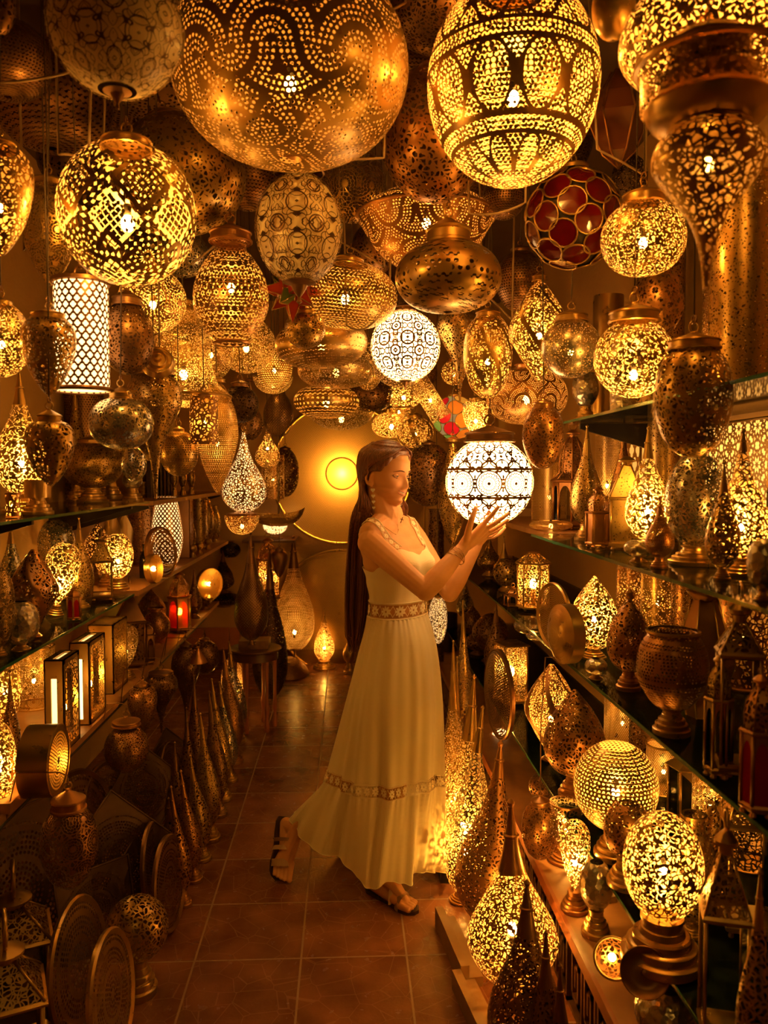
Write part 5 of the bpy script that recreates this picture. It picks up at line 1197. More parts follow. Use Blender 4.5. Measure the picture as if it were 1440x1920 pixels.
# unlit egg hanging in front of the platform
hang('egground', 1012, 1556, 72, 108, 2.62, 'leaf 110 .14', 0, 'unlit copper egg lantern hanging low above the low platform edge', 'copper', cap=.5, ch=1.0, cord=False, hook=(.72, RB-.008))
# ---- floor teardrops on the right
def floor_tear(tx, ty, bx, by, w, pat, lit, label, tone='gold', neck=.32, base=(.5,.05), kind='tear', bz=.22, Y=None, br=None, zb=0):
    q = at_z(bx, by, zb); tt = at(tx, ty, q.y); H = tt.z-zb
    r = S(kind, bx, ty, w, zb, by, pat, lit, label, tone, base=base, neck=neck, name='teardrop_floor_lamp', bulbz=bz, rz=0)
    ang = math.atan2(tt.x-q.x, H); r.rotation_euler = (0, ang, 0)
    return r
floor_tear(850, 1205, 848, 1600, 54, 'mosaic 110 .10', 1.6, 'tall golden teardrop floor lamp right behind the dress', base=(.6,.04))
floor_tear(857, 1235, 856, 1585, 46, 'mosaic 80 .08', 6.0, 'slim dazzling floor lamp with a polished neck beside the dress', 'silver', base=(.6,.04))
floor_tear(889, 1272, 862, 1640, 96, 'leaf 85 .09', 4.0, 'tall glowing golden teardrop floor lamp leaning right of the skirt', neck=.3)
floor_tear(905, 1328, 862, 1690, 84, 'leaf 80 .10', 2.5, 'silvery pierced teardrop floor lamp leaning beside the hem', 'silver', neck=.22)
floor_tear(938, 1400, 912, 1742, 136, 'leaf 80 .14', 0, 'big unlit copper teardrop floor lamp with curly piercing', 'copper', neck=.16)
floor_tear(958, 1512, 962, 1880, 176, 'leaf 78 .10', 3.0, 'largest glowing teardrop floor lamp at the lower right of the aisle', 'copper', neck=.32, kind='spire', base=(.3,.03), bz=.36)
floor_tear(988, 1662, 985, 2020, 150, 'leaf 85 .14', 0, 'dark teardrop floor lamp in front of the largest glowing one', 'dark', neck=.26)
floor_tear(1024, 1752, 1020, 2060, 90, 'leaf 85 .15', 0, 'dark spired floor lamp at the bottom edge, left of the blurred spire', 'dark', neck=.3)
floor_tear(1050, 1815, 1052, 2120, 80, 'leaf 85 .15', 0, 'blurred dark spire lamp at the very bottom edge beside the fretwork', 'dark', neck=.3)
floor_tear(868, 1128, 872, 1420, 44, 'leaf 85 .13', .3, 'narrow gold floor lamp standing behind the tall golden one', neck=.2)
# white-blue glowing lanterns far right
S('fullglobe', 938, 1366, 56, 0, 1468, 'rosette 6 90', 'W6', 'cool white glowing round lamp low between the floor lamps', 'silver', base=(.5,.12))
hang('egground', 821, 1163, 36, 88, 3.9, 'mosaic 95 .10', 'W.9', 'pale bluish glowing egg lantern behind the woman\'s waist', 'silver', cap=.3, cord=True)
# wooden blocks on the floor
def block(cx, by, L, W, H, rz, label):
    p = at_z(cx, by, 0); r = MB().box(-W/2,-L/2,0,W/2,L/2,H*.45).box(-W/2,-L/2,H*.45,-W*.12,L/2,H).build('wooden_plinth_block', plain('raw_wood', (.30,.17,.07), .6, noise=(16,.3))); r.location = p; r.rotation_euler = (0,0,rz); tag(r, label, 'block')
block(858, 1790, .34, .07, .07, .12, 'stepped wooden moulding block on the floor at the foot of the right lamps')
block(893, 1905, .26, .07, .06, .15, 'wooden moulding block on the floor at the bottom right of the aisle')
o = MB().box(-.10,-.13,0,.10,.13,.05).build('black_floor_stand', M_black()); o.location = at_z(842, 1625, 0)+Vector((.05,.0,0)); tag(o, 'black floor stand under the lamps behind the hem', 'stand')
# ------------------------------------------------------------------ back wall
def frosted():
    m, g, b, out = mat('frosted_glass'); t = g.new('ShaderNodeBsdfTranslucent'); t.inputs[0].default_value = (.15,.085,.033,1)
    mx = g.new('ShaderNodeMixShader'); mx.inputs[0].default_value = .85; b.inputs['Base Color'].default_value = (.8,.6,.3,1)
    g.nt.links.new(b.outputs[0], mx.inputs[1]); g.nt.links.new(t.outputs[0], mx.inputs[2]); g.nt.links.new(mx.outputs[0], out.inputs[0]); return m
def wall_disc(cx, cy, rpx, label, lit, pat, depth=.07):
    c = at(cx, cy, YB-.1); R = rpx*(YB-.1)/F
    r = empty('pierced_wall_disc', (c.x, YB-.02, c.z-R), 0, label, 'wall lamp')
    T = Matrix.Translation((0,0,R)) @ Matrix.Rotation(radians(90), 4, 'X')
    m = MB(); n = 14; seg = 72
    def bul(q): return .02+depth*(1-q*q)
    for i in range(1 if lit else 0, n):
        for j in range(seg):
            q = []; uvs = []
            for (ii, jj) in ((i,j),(i+1,j),(i+1,j+1),(i,j+1)):
                g = ii/n; g = .22+(1-.22)*(ii-1)/(n-1) if lit else g
                a = 2*pi*jj/seg; q.append((R*g*cos(a), R*g*sin(a), bul(g))); uvs.append((g*cos(a), g*sin(a)))
            if i == 0: q = q[1:]; uvs = uvs[1:]
            m.poly(q, uvs, True)
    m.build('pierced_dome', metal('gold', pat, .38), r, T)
    MB().ring((0,0,.02), R, .012, 'z', 72).build('scalloped_rim', metal('gold'), r, T)
    MB().lathe([(0,.0),(R,.0)], 48).build('back_plate', plain('pale_matt_brass', (.75,.50,.20), .6, .2), r, T)
    if lit:
        MB().lathe([(R*.22,bul(.22)),(R*.18,bul(.2)+.012),(R*.1,bul(0)+.012),(0,bul(0)+.016)], 40).build('frosted_centre', frosted(), r, T)
        MB().ball((0,0,bul(0)-.028), .014, 12, 8).build('bulb', emis('lit_bulb', BULB, 2200), r, T)
        MB().ring((0,0,bul(.22)+.003), R*.225, .005, 'z', 48).build('inner_ring', metal('dark'), r, T)
    return r
wall_disc(641, 888, 132, 'great pierced brass disc with a glowing centre on the back wall', True, 'discdots 46 .43 200 1.0')
wall_disc(636, 1150, 118, 'second large pierced brass disc below the glowing one on the back wall', False, 'discdots 42 .30 200 .96')
# floor items at the far end
floor_tear(550, 1010, 553, 1258, 76, 'dots 70 .3', 1.4, 'large dark teardrop lamp with a glowing dial of dots by the back wall', 'dark', neck=.26, base=(.1,.16), bz=.16)
q = at_z(545, 1258, 0)
r = empty('black_lamp_stand', (q.x-.02, q.y-.14, 0), 0, 'dark bell-shaped brass bowl upside down before the large teardrop lamp', 'bowl')
MB().lathe(crom([(.17,0),(.175,.01),(.16,.05),(.12,.10),(.06,.135),(.05,.14),(0,.145)],4), 36).build('upturned_bowl', metal('dark', hammered=True), r)
stand('tear', 608, 1142, 38, 0, 1252, 'mosaic 110 .13', 1.8, 'small teardrop lamp with a bright flame on the floor by the back wall', base=(1.1,.12), name='teardrop_floor_lamp')
stand('vase', 656, 1205, 26, 0, 1262, None, 0, 'small shiny brass goblet at the back wall beside the long hair', base=(.9,.35), name='brass_goblet', cat='goblet')
# small round table with teardrops
p = at_z(485, 1310, 0); p = Vector((at(478, 1225, 4.9).x, 4.9, 0))
tz = at(478, 1213, 4.9).z
r = empty('round_side_table', p, .2, 'small round dark wooden table with red carved legs at the far left', 'table')
MB().lathe([(0,tz-.02),(.15,tz-.02),(.16,tz-.012),(.16,tz-.004),(.15,tz),(0,tz)], 40).build('tabletop', M_dwood(), r)
for i in range(6):
    a = 2*pi*i/6
    MB().lathe(crom([(.012,0),(.016,.03),(.010,.08),(.016,.14),(.010,.2),(.014,tz-.03)],4), 12, cx=.12*cos(a), cy=.12*sin(a)).build('leg', plain('red_wood', (.33,.10,.03), .35, noise=(12,.3)), r)
MB().lathe([(.13,tz-.07),(.14,tz-.07),(.14,tz-.02),(.13,tz-.02)], 40).build('apron', M_dwood(), r)
o = MB().box(-.09,-.07,0,.09,.07,.05).build('carved_box', plain('carved_wood', (.22,.10,.04), .5, noise=(40,.5))); o.location = (p.x, p.y, tz); tag(o, 'carved wooden box under the big dark teardrop on the round table', 'box')
zb = tz+.05; t_ = at(470, 1000, 4.9)
stand('tear', 470, 1003, 64, zb, p.x, 'net 34 .38', 0, 'big dark netted teardrop lamp standing on the round side table', 'dark', base=(.25,.05)) 
COL.objects[-1]
stand('tear', 505, 1032, 66, 0, -.52, 'leaf 80 .17', 0, 'dark teardrop floor lamp right of the round side table', 'iron', base=(.3,.04), name='teardrop_floor_lamp')
stand('globe', 420, 1140, 66, LL+.0, -.99, 'leaf 70 .17', 0, 'dark round lamp with a spike finial at the far end of the lower shelf', 'iron', base=(.4,.1), topcap=(.4,.2))
stand('tear', 452, 1176, 26, 0, 1300, 'leaf 80 .16', 0, 'copper spire lamp behind the glowing leaf-shaped lamp', 'copper', base=(.7,.1), name='teardrop_floor_lamp')
# little glass cabinet with white lamp under the boat lamp
z0 = at(515, 1012, 6.2).z
r = empty('wall_shelf', (at(505,1012,6.2).x, 6.35, z0), 0, 'small dark shelf on the back wall under the boat-shaped bowl', 'shelf')
MB().box(-.20,-.22,-.02,.20,.24,0).build('board', M_dwood(), r)
for sx in (-1,1): MB().box(sx*.17-.01,.02,-.12,sx*.17+.01,.24,-.02).build('bracket', M_dwood(), r)
stand('fullglobe', 516, 968, 46, z0, at(516,1012,6.25).x, 'mosaic 70 .09', 'W3', 'white glowing pierced globe on the small back shelf under the boat-shaped bowl', 'silver', base=(.6,.22), bt='dark')
poly_lantern(503, (1008,1124), 50, 0, 0, 'glowing hexagonal hanging lantern near the left end of the back wall', hangp=5.6, lit=1.4, wall='mosaic 80 .13', pat='leaf 70 .13', roofh=.24, tone='copper', legs=False)
hang('egg', 524, 1058, 32, 50, 5.3, None, 0, 'small smooth brass egg hanging in front of the glowing hexagonal lantern', 'dark', cap=.5, ch=1.2)
# tall vases and column shapes behind the held globe
stand('cyl', 818, 955, 30, 0, .62, 'leaf 60 .16', 0, 'tall dim cylinder lamp between the woman and the held globe', 'dark', base=(1.3,.03), name='cylinder_floor_lamp')
stand('tear', 796, 945, 24, 0, .62, 'mosaic 90 .11', .9, 'tall glittering spire lamp just behind the woman\'s shoulder', 'silver', base=(.6,.04), name='teardrop_floor_lamp')
stand('cyl', 838, 1150, 40, 0, .74, None, 0, 'plain dark wooden post behind the crossed forearms', 'iron', base=(1.05,.03), basekind='flat', name='post', cat='post')
# cables looping between the lanterns under the ceiling
cab = [((45,470),(130,385),(190,400),2.2),((110,290),(150,280),(165,330),2.0),((640,300),(700,298),(720,296),2.2),((640,30),(700,40),(760,5),2.0),((880,400),(930,410),(985,380),2.3),
       ((350,500),(400,470),(440,420),2.5),((650,610),(690,640),(730,560),2.7),((640,455),(690,480),(720,500),2.8),((905,545),(940,580),(960,600),2.8),((0,155),(90,150),(145,130),1.8),((1120,280),(1180,310),(1210,330),2.2)]
for i, (a, b, c_, Y) in enumerate(cab):
    A, B, C_ = at(*a, Y), at(*b, Y), at(*c_, Y); pts = [A.lerp(B, t).lerp(B.lerp(C_, t), t) for t in [k/10 for k in range(11)]]
    up = [Vector((pts[0].x-.02, pts[0].y+.05, CEIL)), Vector((pts[0].x-.01, pts[0].y+.02, (pts[0].z+CEIL)/2))]
    dn = [Vector((pts[-1].x+.01, pts[-1].y+.02, (pts[-1].z+CEIL)/2)), Vector((pts[-1].x+.02, pts[-1].y+.05, CEIL))]
    o = MB().tube([p_-A for p_ in up+pts+dn], .0035 if Y > 1.9 else .003, 6).build('electric_cable', M_cord()); o.location = A
    tag(o, 'slack electric cable ' + ['left of the diamond net globe','draped over the diamond net globe','right of the huge flattened pendant','at the top right of the huge flattened pendant','reddish, over the glowing saucer pendant','between the jug pendant and the triangular-slit pendant','curling left of the white globe','crossing below the triangular-slit globe','under the plump drilled pendant','at the left edge under the cream glass globe','below the faceted copper glass lantern'][i], 'cable')
# ------------------------------------------------------------------ the woman
BY = 2.95                                             # distance of her body axis
fa = radians(52); FW = Vector((sin(fa), -cos(fa), 0)); RT = Vector((-cos(fa), -sin(fa), 0)); UP = Vector((0,0,1))
C0 = at(745, 1130, BY)                                # waist centre
woman = empty('woman', (C0.x, C0.y, 0), 0, 'woman with very long brown hair in a long cream dress holding the dazzling globe lantern', 'person')
WO = Vector((C0.x, C0.y, 0))
def skin_mat():
    m, g, b, out = mat('skin')
    n = g.noise(g.obj(), 35.0, 3.0); cr = g.new('ShaderNodeMix'); cr.data_type = 'RGBA'; g.put(cr.inputs[0], n)
    cr.inputs[6].default_value = (.58,.29,.12,1); cr.inputs[7].default_value = (.68,.36,.16,1)
    g.nt.links.new(cr.outputs[2], b.inputs['Base Color']); b.inputs['Roughness'].default_value = .58; b.inputs['Specular IOR Level'].default_value = .3
    b.inputs['Subsurface Weight'].default_value = .12; b.inputs['Subsurface Radius'].default_value = (.02,.008,.004); b.inputs['Subsurface Scale'].default_value = .5
    return m
SKIN = skin_mat()
def hair_mat():
    m, g, b, out = mat('brown_hair')
    mp = g.new('ShaderNodeMapping'); mp.inputs['Scale'].default_value = (220,220,5); g.nt.links.new(g.obj(), mp.inputs[0])
    cr = g.new('ShaderNodeMix'); cr.data_type = 'RGBA'; g.put(cr.inputs[0], g.m('MULTIPLY_ADD', g.noise(mp.outputs[0], 1.0, 3.0), 2.2, -.6, clamp=True))
    cr.inputs[6].default_value = (.05,.016,.007,1); cr.inputs[7].default_value = (.26,.095,.038,1)
    g.nt.links.new(cr.outputs[2], b.inputs['Base Color']); b.inputs['Roughness'].default_value = .38; return m
HAIR = hair_mat()
def lerp1(tab, z):
    """smooth table lookup; tab sorted by z: (z, v...)"""
    if z <= tab[0][0]: return tab[0][1:]
    for a, b in zip(tab, tab[1:]):
        if z <= b[0]:
            t = (z-a[0])/(b[0]-a[0]); t = t*t*(3-2*t)
            return tuple(x+(y-x)*t for x, y in zip(a[1:], b[1:]))
    return tab[-1][1:]
# torso sections: height, half width, depth to the front, depth to the back, centre shift forward, shift along world X
TORSO = [(.74,.120,.075,.08,.0,.00),(.86,.140,.085,.095,.0,.00),(.95,.130,.085,.085,.0,.0),(1.04,.120,.085,.080,.0,.0),(1.10,.116,.085,.075,.0,.0),(1.17,.128,.095,.082,.0,-.004),
         (1.235,.142,.112,.090,.0,-.010),(1.29,.152,.092,.092,.0,-.016),(1.335,.155,.070,.082,-.004,-.022),(1.372,.120,.05,.062,-.008,-.026),(1.395,.062,.042,.048,-.010,-.028)]
def torso(phi, z, off=0.0):
    """phi: 0 = front, 90 = her right, 180 = back, 270 = her left"""
    w, df, db, sh, sx = lerp1(TORSO, z)
    c, s = cos(phi), sin(phi); d = df if c > 0 else db
    p = 2.3; k = (abs(c)**p+abs(s)**p)**(-1/p)
    x = (w+off)*s*k; y = (d+off)*c*k
    if c > 0:                    # bust
        for sg in (1, -1):
            y += .026*math.exp(-((x-sg*.062)/.042)**2-((z-1.225)/.045)**2)
    q = WO+RT*x+FW*(y+sh); q.x += sx; q.z = z
    return q
def cone(m, p, q, r0, r1, seg=14):
    """rounded tapered limb piece between two points"""
    p, q = Vector(p), Vector(q); ax = (q-p); L = ax.length
    if L < 1e-6: ax = Vector((0,0,1e-4)); L = 1e-4
    R = ax.to_track_quat('Z', 'Y').to_matrix().to_4x4(); T = Matrix.Translation(p) @ R
    pr = [(r0*sin(a), -r0*cos(a)) for a in [pi/2*i/5 for i in range(6)]]+[(r1*cos(a), L+r1*sin(a)) for a in [pi/2*i/5 for i in range(6)]]
    t = MB().lathe(pr, seg); b = len(m.v)
    m.v += [tuple(T @ Vector(v)) for v in t.v]; m.f += [tuple(b+i for i in f) for f in t.f]; m.uv += t.uv; m.rr += t.rr; m.sm += t.sm
def chain(m, pts, rs):
    for i in range(len(pts)-1): cone(m, pts[i], pts[i+1], rs[i], rs[i+1])
body = MB()
# torso as a closed loft
nz, na = 46, 48; z0_, z1_ = .74, 1.395; base = len(body.v)
for i in range(nz+1):
    z = z0_+(z1_-z0_)*i/nz
    for j in range(na): body.v.append(tuple(torso(2*pi*j/na, z)))
for i in range(nz):
    for j in range(na):
        a = base+i*na+j; b_ = base+i*na+(j+1)%na
        body.f.append((a, a+na, b_+na, b_)); body.uv += [(0,0)]*4; body.rr += [1]*4; body.sm.append(True)
body.f.append(tuple(base+j for j in range(na))); body.uv += [(0,0)]*na; body.rr += [1]*na; body.sm.append(True)
body.f.append(tuple(base+nz*na+j for j in range(na))[::-1]); body.uv += [(0,0)]*na; body.rr += [1]*na; body.sm.append(True)
# neck and head frame
HC = at(724, 889, 2.945)                              # head centre, at eye level
ha = radians(50); HF = Vector((sin(ha), -cos(ha), 0)); HR = Vector((-cos(ha), -sin(ha), 0))
pit = radians(-7); roll = radians(2)
HU = UP.copy(); HF2 = (HF*cos(pit)+HU*sin(pit)).normalized(); HU2 = (HU*cos(pit)-HF*sin(pit)).normalized()
def head(x, y, z): return HC+HR*x+HF2*y+HU2*z        # x to her right, y forward, z up
neck_b = torso(0, 1.385); NB0 = WO+Vector((-.030,0,0))+FW*(-.012); NB0.z = 1.37
chain(body, [NB0, NB0+Vector((.006,0,.03)), head(0,-.022,-.075), head(0,-.02,-.03)], [.064,.056,.051,.052])
# slope of the shoulders and collar
for sg in (1,-1):
    cone(body, NB0+RT*sg*.03+UP*.0, WO+RT*sg*.125+Vector((-.024,0,1.345)), .046, .040)
HT = [(-.114,.008,.042,-.03),(-.108,.019,.064,-.01),(-.099,.029,.073,.02),(-.086,.034,.079,.045),(-.068,.047,.083,.062),(-.05,.059,.086,.074),(-.03,.068,.087,.085),(0,.073,.084,.094),(.022,.0745,.090,.098),(.05,.073,.088,.099),(.070,.067,.079,.092),(.085,.058,.067,.081),(.097,.046,.053,.065),(.106,.032,.037,.046),(.111,.020,.023,.029),(.114,.006,.006,.008)]
def head_pt(phi, z):
    w, f_, b_ = lerp1(HT, z); c, s = cos(phi), sin(phi)
    y = (f_ if c > 0 else b_)*c; x = w*s
    if c > 0:
        k = max(0, c)
        G = lambda a, b, sa, sb, x0, z0: a*math.exp(-((x-x0)/sa)**2-((z-z0)/sb)**2)
        n = lerp1([(-.055,.0),(-.047,.005),(-.041,.015),(-.034,.020),(-.022,.0165),(-.005,.0105),(.010,.005),(.025,.001),(.03,0)], z)[0]
        sg_ = .0080+.006*math.exp(-((z+.040)/.010)**2)
        y += n*math.exp(-(x/sg_)**2)
        for sd in (1,-1):
            y += G(-.010,0,.015,.010,sd*.031,.002); y += G(.0035,0,.018,.007,sd*.028,.020); y += G(.005,0,.018,.018,sd*.042,-.026)
            y += G(.004,0,.006,.006,sd*.012,-.041)
            y += G(-.003,0,.006,.012,sd*.030,-.055)
        y += G(.0055,0,.020,.0055,0,-.053)+G(.006,0,.017,.006,0,-.066)-.003*math.exp(-(x/.022)**2-((z+.0595)/.003)**2)
        y += G(.007,0,.018,.012,0,-.092)+G(-.004,0,.02,.006,0,-.079)
    return x, y, z
base = len(body.v); nz, na = 90, 120
for i in range(nz+1):
    z = -.114+.228*i/nz
    for j in range(na): body.v.append(tuple(head(*head_pt(2*pi*j/na, z))))
for i in range(nz):
    for j in range(na):
        a = base+i*na+j; b_ = base+i*na+(j+1)%na
        body.f.append((a, a+na, b_+na, b_)); body.uv += [(0,0)]*4; body.rr += [1]*4; body.sm.append(True)
body.f.append(tuple(base+j for j in range(na))); body.uv += [(0,0)]*na; body.rr += [1]*na; body.sm.append(True)
body.f.append(tuple(base+nz*na+j for j in range(na))[::-1]); body.uv += [(0,0)]*na; body.rr += [1]*na; body.sm.append(True)
for sd in (1,-1):                                     # ears
    pts = [head(sd*(.071+.010*sin(t*.9)), -.012-.016*sin(t)+.0, -.012+.029*cos(t)) for t in [k*pi/8 for k in range(-1,9)]]
    chain(body, pts, [.0045]*3+[.005]*4+[.0045]*3); cone(body, head(sd*.070,-.008,-.002), head(sd*.072,-.010,-.028), .009, .009); cone(body, head(sd*.074,-.006,-.040), head(sd*.072,-.006,-.034), .0065, .007)
# arms
GC = at(917, 906, 2.86); GR = .157                     # the globe
def on_globe(px, py, gap):
    """where the view ray first meets the globe's surface (grown by gap)"""
    d = ray(px, py).normalized(); oc = CAM-GC; b = d.dot(oc); c = oc.dot(oc)-(GR+gap)**2; D = b*b-c
    return CAM+d*(-b-sqrt(D)) if D > 0 else CAM+d*(-b)
Rs, Re, Rw = at(694, 1018, 2.825), at(798, 1108, 2.66), at(866, 1030, 2.755)
chain(body, [WO+RT*.11+Vector((-.022,0,1.335)), Rs, Rs.lerp(Re,.35), Rs.lerp(Re,.7), Re], [.044,.045,.042,.037,.033])
chain(body, [Re, Re.lerp(Rw,.28), Re.lerp(Rw,.6), Rw.lerp(Re,.12), Rw], [.034,.038,.032,.0255,.0235])
Ls, Le, Lw = at(779, 1012, 3.06), at(843, 1112, 2.97), at(893, 1022, 2.93)
chain(body, [WO-RT*.11+Vector((-.022,0,1.335)), Ls, Ls.lerp(Le,.4), Ls.lerp(Le,.75), Le], [.049,.046,.041,.036,.033])
chain(body, [Le, Le.lerp(Lw,.28), Le.lerp(Lw,.6), Lw], [.034,.036,.030,.0225])
def finger(m, pts, r0, r1):
    n = len(pts); chain(m, pts, [r0+(r1-r0)*i/(n-1) for i in range(n)])
# her right hand: palm under the lower left of the globe
k_i, k_m, k_r, k_p = at(905,985,2.752), at(911,991,2.765), at(913,998,2.785), at(910,1004,2.805)
for kk, r in ((k_i,.0125),(k_m,.0125),(k_r,.012),(k_p,.0115)):
    cone(body, Rw.lerp(kk,.12), kk, .017, r)
cone(body, Rw, at(880,1004,2.757), .022, .017)
finger(body, [k_i, at(917,971,2.738), at(927,960,2.732), on_globe(934,951,.006)], .0098, .0066)
finger(body, [k_m, at(927,982,2.748), at(941,972,2.742), on_globe(953,963,.006)], .0098, .0066)
finger(body, [k_r, at(928,991,2.775), at(941,983,2.77), at(951,975,2.768)], .0092, .0062)
finger(body, [k_p, at(922,999,2.80), at(932,994,2.80), at(941,988,2.803)], .0082, .0058)
finger(body, [at(874,1016,2.75), at(879,992,2.735), at(885,972,2.722), on_globe(892,953,.007)], .0135, .0082)
# her left hand: cupped under the far side
k = [at(905,1006,2.90), at(909,1008,2.925), at(908,1009,2.95), at(905,1008,2.97)]
for kk in k: cone(body, Lw.lerp(kk,.1), kk, .017, .012)
finger(body, [k[0], at(921,1004,2.885), at(930,998,2.88), at(937,990,2.875)], .0095, .0065)
finger(body, [k[1], at(926,1006,2.92), at(938,999,2.918), at(946,990,2.915)], .0095, .0065)
finger(body, [k[2], at(926,1004,2.955), at(938,995,2.96), at(946,985,2.96)], .009, .006)
finger(body, [k[3], at(918,1000,2.99), at(928,991,3.0), at(935,982,3.0)], .008, .0055)
finger(body, [at(897,1014,2.95), at(896,1000,2.985), at(900,985,3.0), at(905,972,3.0)], .0125, .008)
# legs
HipR = WO+RT*.085+Vector((0,0,.84)); HipL = WO-RT*.085+Vector((0,0,.84))
FA = at(712, 1646, 2.90); fz = at_z(735, 1690, .0)
KF = HipR.lerp(FA, .50)+FW*.05
chain(body, [HipR, HipR.lerp(KF,.5), KF, KF.lerp(FA,.3), KF.lerp(FA,.75), FA], [.085,.072,.052,.050,.034,.030])
heel = Vector((FA.x-.02, FA.y+.02, .038)); td = (at_z(762,1700,0)-at_z(700,1668,0)); td.z = 0; td.normalize(); ts = Vector((td.y,-td.x,0))
ball = heel+td*.155; ball.z = .030; FA.z = .085
chain(body, [FA, heel], [.030,.026]); chain(body, [FA, (FA+ball)/2+Vector((0,0,.012)), ball], [.030,.027,.018])
for t_ in (-1,1): chain(body, [heel+ts*t_*.008, heel+td*.08+ts*t_*.016+Vector((0,0,-.008)), ball+ts*t_*.020+Vector((0,0,-.006))], [.024,.020,.015])
def toes(ball, td, ts, inner, up=Vector((0,0,0)), zmin=.010):
    for i, (o, l, r) in enumerate(((-.030,.046,.0105),(-.011,.046,.0078),(.004,.042,.0072),(.018,.036,.0068),(.031,.030,.0064))):
        b = ball+ts*inner*o+td*.004; t = ball+ts*inner*o*.95+td*l
        t2 = t.copy(); 
        cone(body, b, t2+up, r*1.25, r)
toes(ball-Vector((0,0,.008)), td, ts, -1)
# trailing foot, up on its toes
BA = at(556, 1556, 3.06); KB = HipL.lerp(BA, .52)+FW*.09+Vector((0,0,.03))
chain(body, [HipL, HipL.lerp(KB,.5), KB, KB.lerp(BA,.3), KB.lerp(BA,.75), BA], [.085,.070,.052,.049,.033,.029])
bl = at(531, 1618, 3.03); tt2 = at(527, 1650, 2.99); tt2.z = .016
hl = at(537, 1545, 3.10); 
chain(body, [BA, hl], [.029,.026]); chain(body, [BA, (BA+bl)/2, bl], [.030,.027,.020]); chain(body, [hl, (hl+bl)/2, bl], [.026,.022,.018])
bd = (tt2-bl).normalized(); bs = Vector((1,0,0)); bs = (bs-bd*bs.dot(bd)).normalized()
for t_ in (-1,1): chain(body, [BA.lerp(bl,.35)+bs*t_*.006, bl+bs*t_*.022], [.024,.016])
for (o, l, r) in ((.030,.060,.0105),(.012,.058,.0078),(-.002,.054,.0072),(-.016,.048,.0068),(-.029,.042,.0064)):
    cone(body, bl+bs*o, bl+bs*o+bd*l, r*1.3, r)
bo = body.build('body', SKIN)
bo.location = (0,0,0)
md = bo.modifiers.new('r', 'REMESH'); md.mode = 'VOXEL'; md.voxel_size = .0026; md.use_smooth_shade = True
sm = bo.modifiers.new('s', 'SMOOTH'); sm.factor = .5; sm.iterations = 3
dg = bpy.context.evaluated_depsgraph_get(); me = bpy.data.meshes.new_from_object(bo.evaluated_get(dg))
bo.modifiers.clear(); bo.data = me
me.transform(Matrix.Translation(-WO)); bo.parent = woman
if not me.materials: me.materials.append(SKIN)
me.polygons.foreach_set('use_smooth', [True]*len(me.polygons))
TW = Matrix.Translation(-WO)
def wpart(m, name, material): return m.build(name, material, woman, TW)
# ---- face details
for sd in (1,-1):
    yE = .0640
    e = MB(); T = TW @ Matrix.Translation(head(sd*.031, yE, .0015))
    e.ball((0,0,0), .0108, 20, 12); eo = e.build('eye', plain('eye_white', (.55,.47,.40), .2), woman, T)
    gd = (HF2*.93+HR*(-.10)+HU2*(-.28)).normalized()
    i_ = MB(); i_.ball((0,0,0), .0062, 16, 8, .35)
    i_.build('iris', plain('brown_iris', (.05,.02,.01), .15), eo, TW @ Matrix.Translation(head(sd*.031, yE, .0015)+gd*.0100) @ gd.to_track_quat('Z','Y').to_matrix().to_4x4())
    # upper lid and lashes, lower lid
    lid = MB(); rows = []
    for a in range(9):
        u = -1+2*a/8
        row = []
        for b in range(5):
            v = b/4                                    # from the lash line up to the socket
            zz = .0012*(1-u*u)*(1-v)*1.0+v*(.0120-.003*u*u)-.0005*sd*0-.001*abs(u)
            x = u*.0135; r_ = .0124
            y = sqrt(max(0, r_**2-min(x*x, r_**2*.8)-min(zz*zz, r_**2*.5)))
            row.append(head(sd*.031+x, yE+y*.96, .0015+zz))
        rows.append(row)
    for a in range(8):
        for b in range(4): lid.poly([rows[a][b], rows[a+1][b], rows[a+1][b+1], rows[a][b+1]], smooth=True)
    wpart(lid, 'eyelid', SKIN)
    ls = MB().tube([rows[a][0]+HF2*.0012 for a in range(9)], [.0004,.0008,.0010,.0011,.0011,.0011,.0010,.0008,.0004], 6); wpart(ls, 'eyelashes', plain('lash_brown', (.02,.008,.005), .6))
    l2 = MB().tube([head(sd*.031-.0145+.029*a/8, yE+sqrt(max(0,.0128**2-(-.0145+.029*a/8)**2*.8))*.95, .0015-.0040*(1-(a/4-1)**2)) for a in range(9)], .0011, 6); wpart(l2, 'lower_eyelid', SKIN)
    br = []
    for a in range(10):
        u = a/9; x = sd*(.012+.038*u); z = .0185+.0032*sin(pi*min(1,u*1.1))-.006*max(0,u-.6)
        ph = math.asin(max(-1, min(1, x/.0745))); q = head_pt(ph, z); br.append(head(q[0], q[1]+.0006, z))
    wpart(MB().tube(br, [.0014,.0022,.0025,.0024,.0022,.0019,.0016,.0012,.0009,.0005], 6), 'eyebrow', plain('brow_brown', (.13,.05,.025), .9))
def fpt(x, z, off=0.0):
    ph = math.asin(max(-.99, min(.99, x/lerp1(HT, z)[0]))); q = head_pt(ph, z); return head(q[0], q[1]+off, z)
lipm = plain('lip_rose', (.58,.23,.14), .45)
up, lo, te = [], [], []
for a in range(15):
    u = -1+2*a/14; x = u*.0235; cor = .0055*u*u
    up.append(fpt(x, -.0535+cor*.9+.0012*abs(sin(u*pi))*0, .0004)); lo.append(fpt(x, -.0650+cor*1.8, .0002))
tp = [.0006]+[.0012+.0014*sin(pi*k/14) for k in range(1,14)]+[.0008]; tq = [.0006]+[.0013+.0020*sin(pi*k/14) for k in range(1,14)]+[.0008]
wpart(MB().tube(up, tp, 8), 'upper_lip', lipm); wpart(MB().tube(lo, tq, 8), 'lower_lip', lipm)
t = MB()
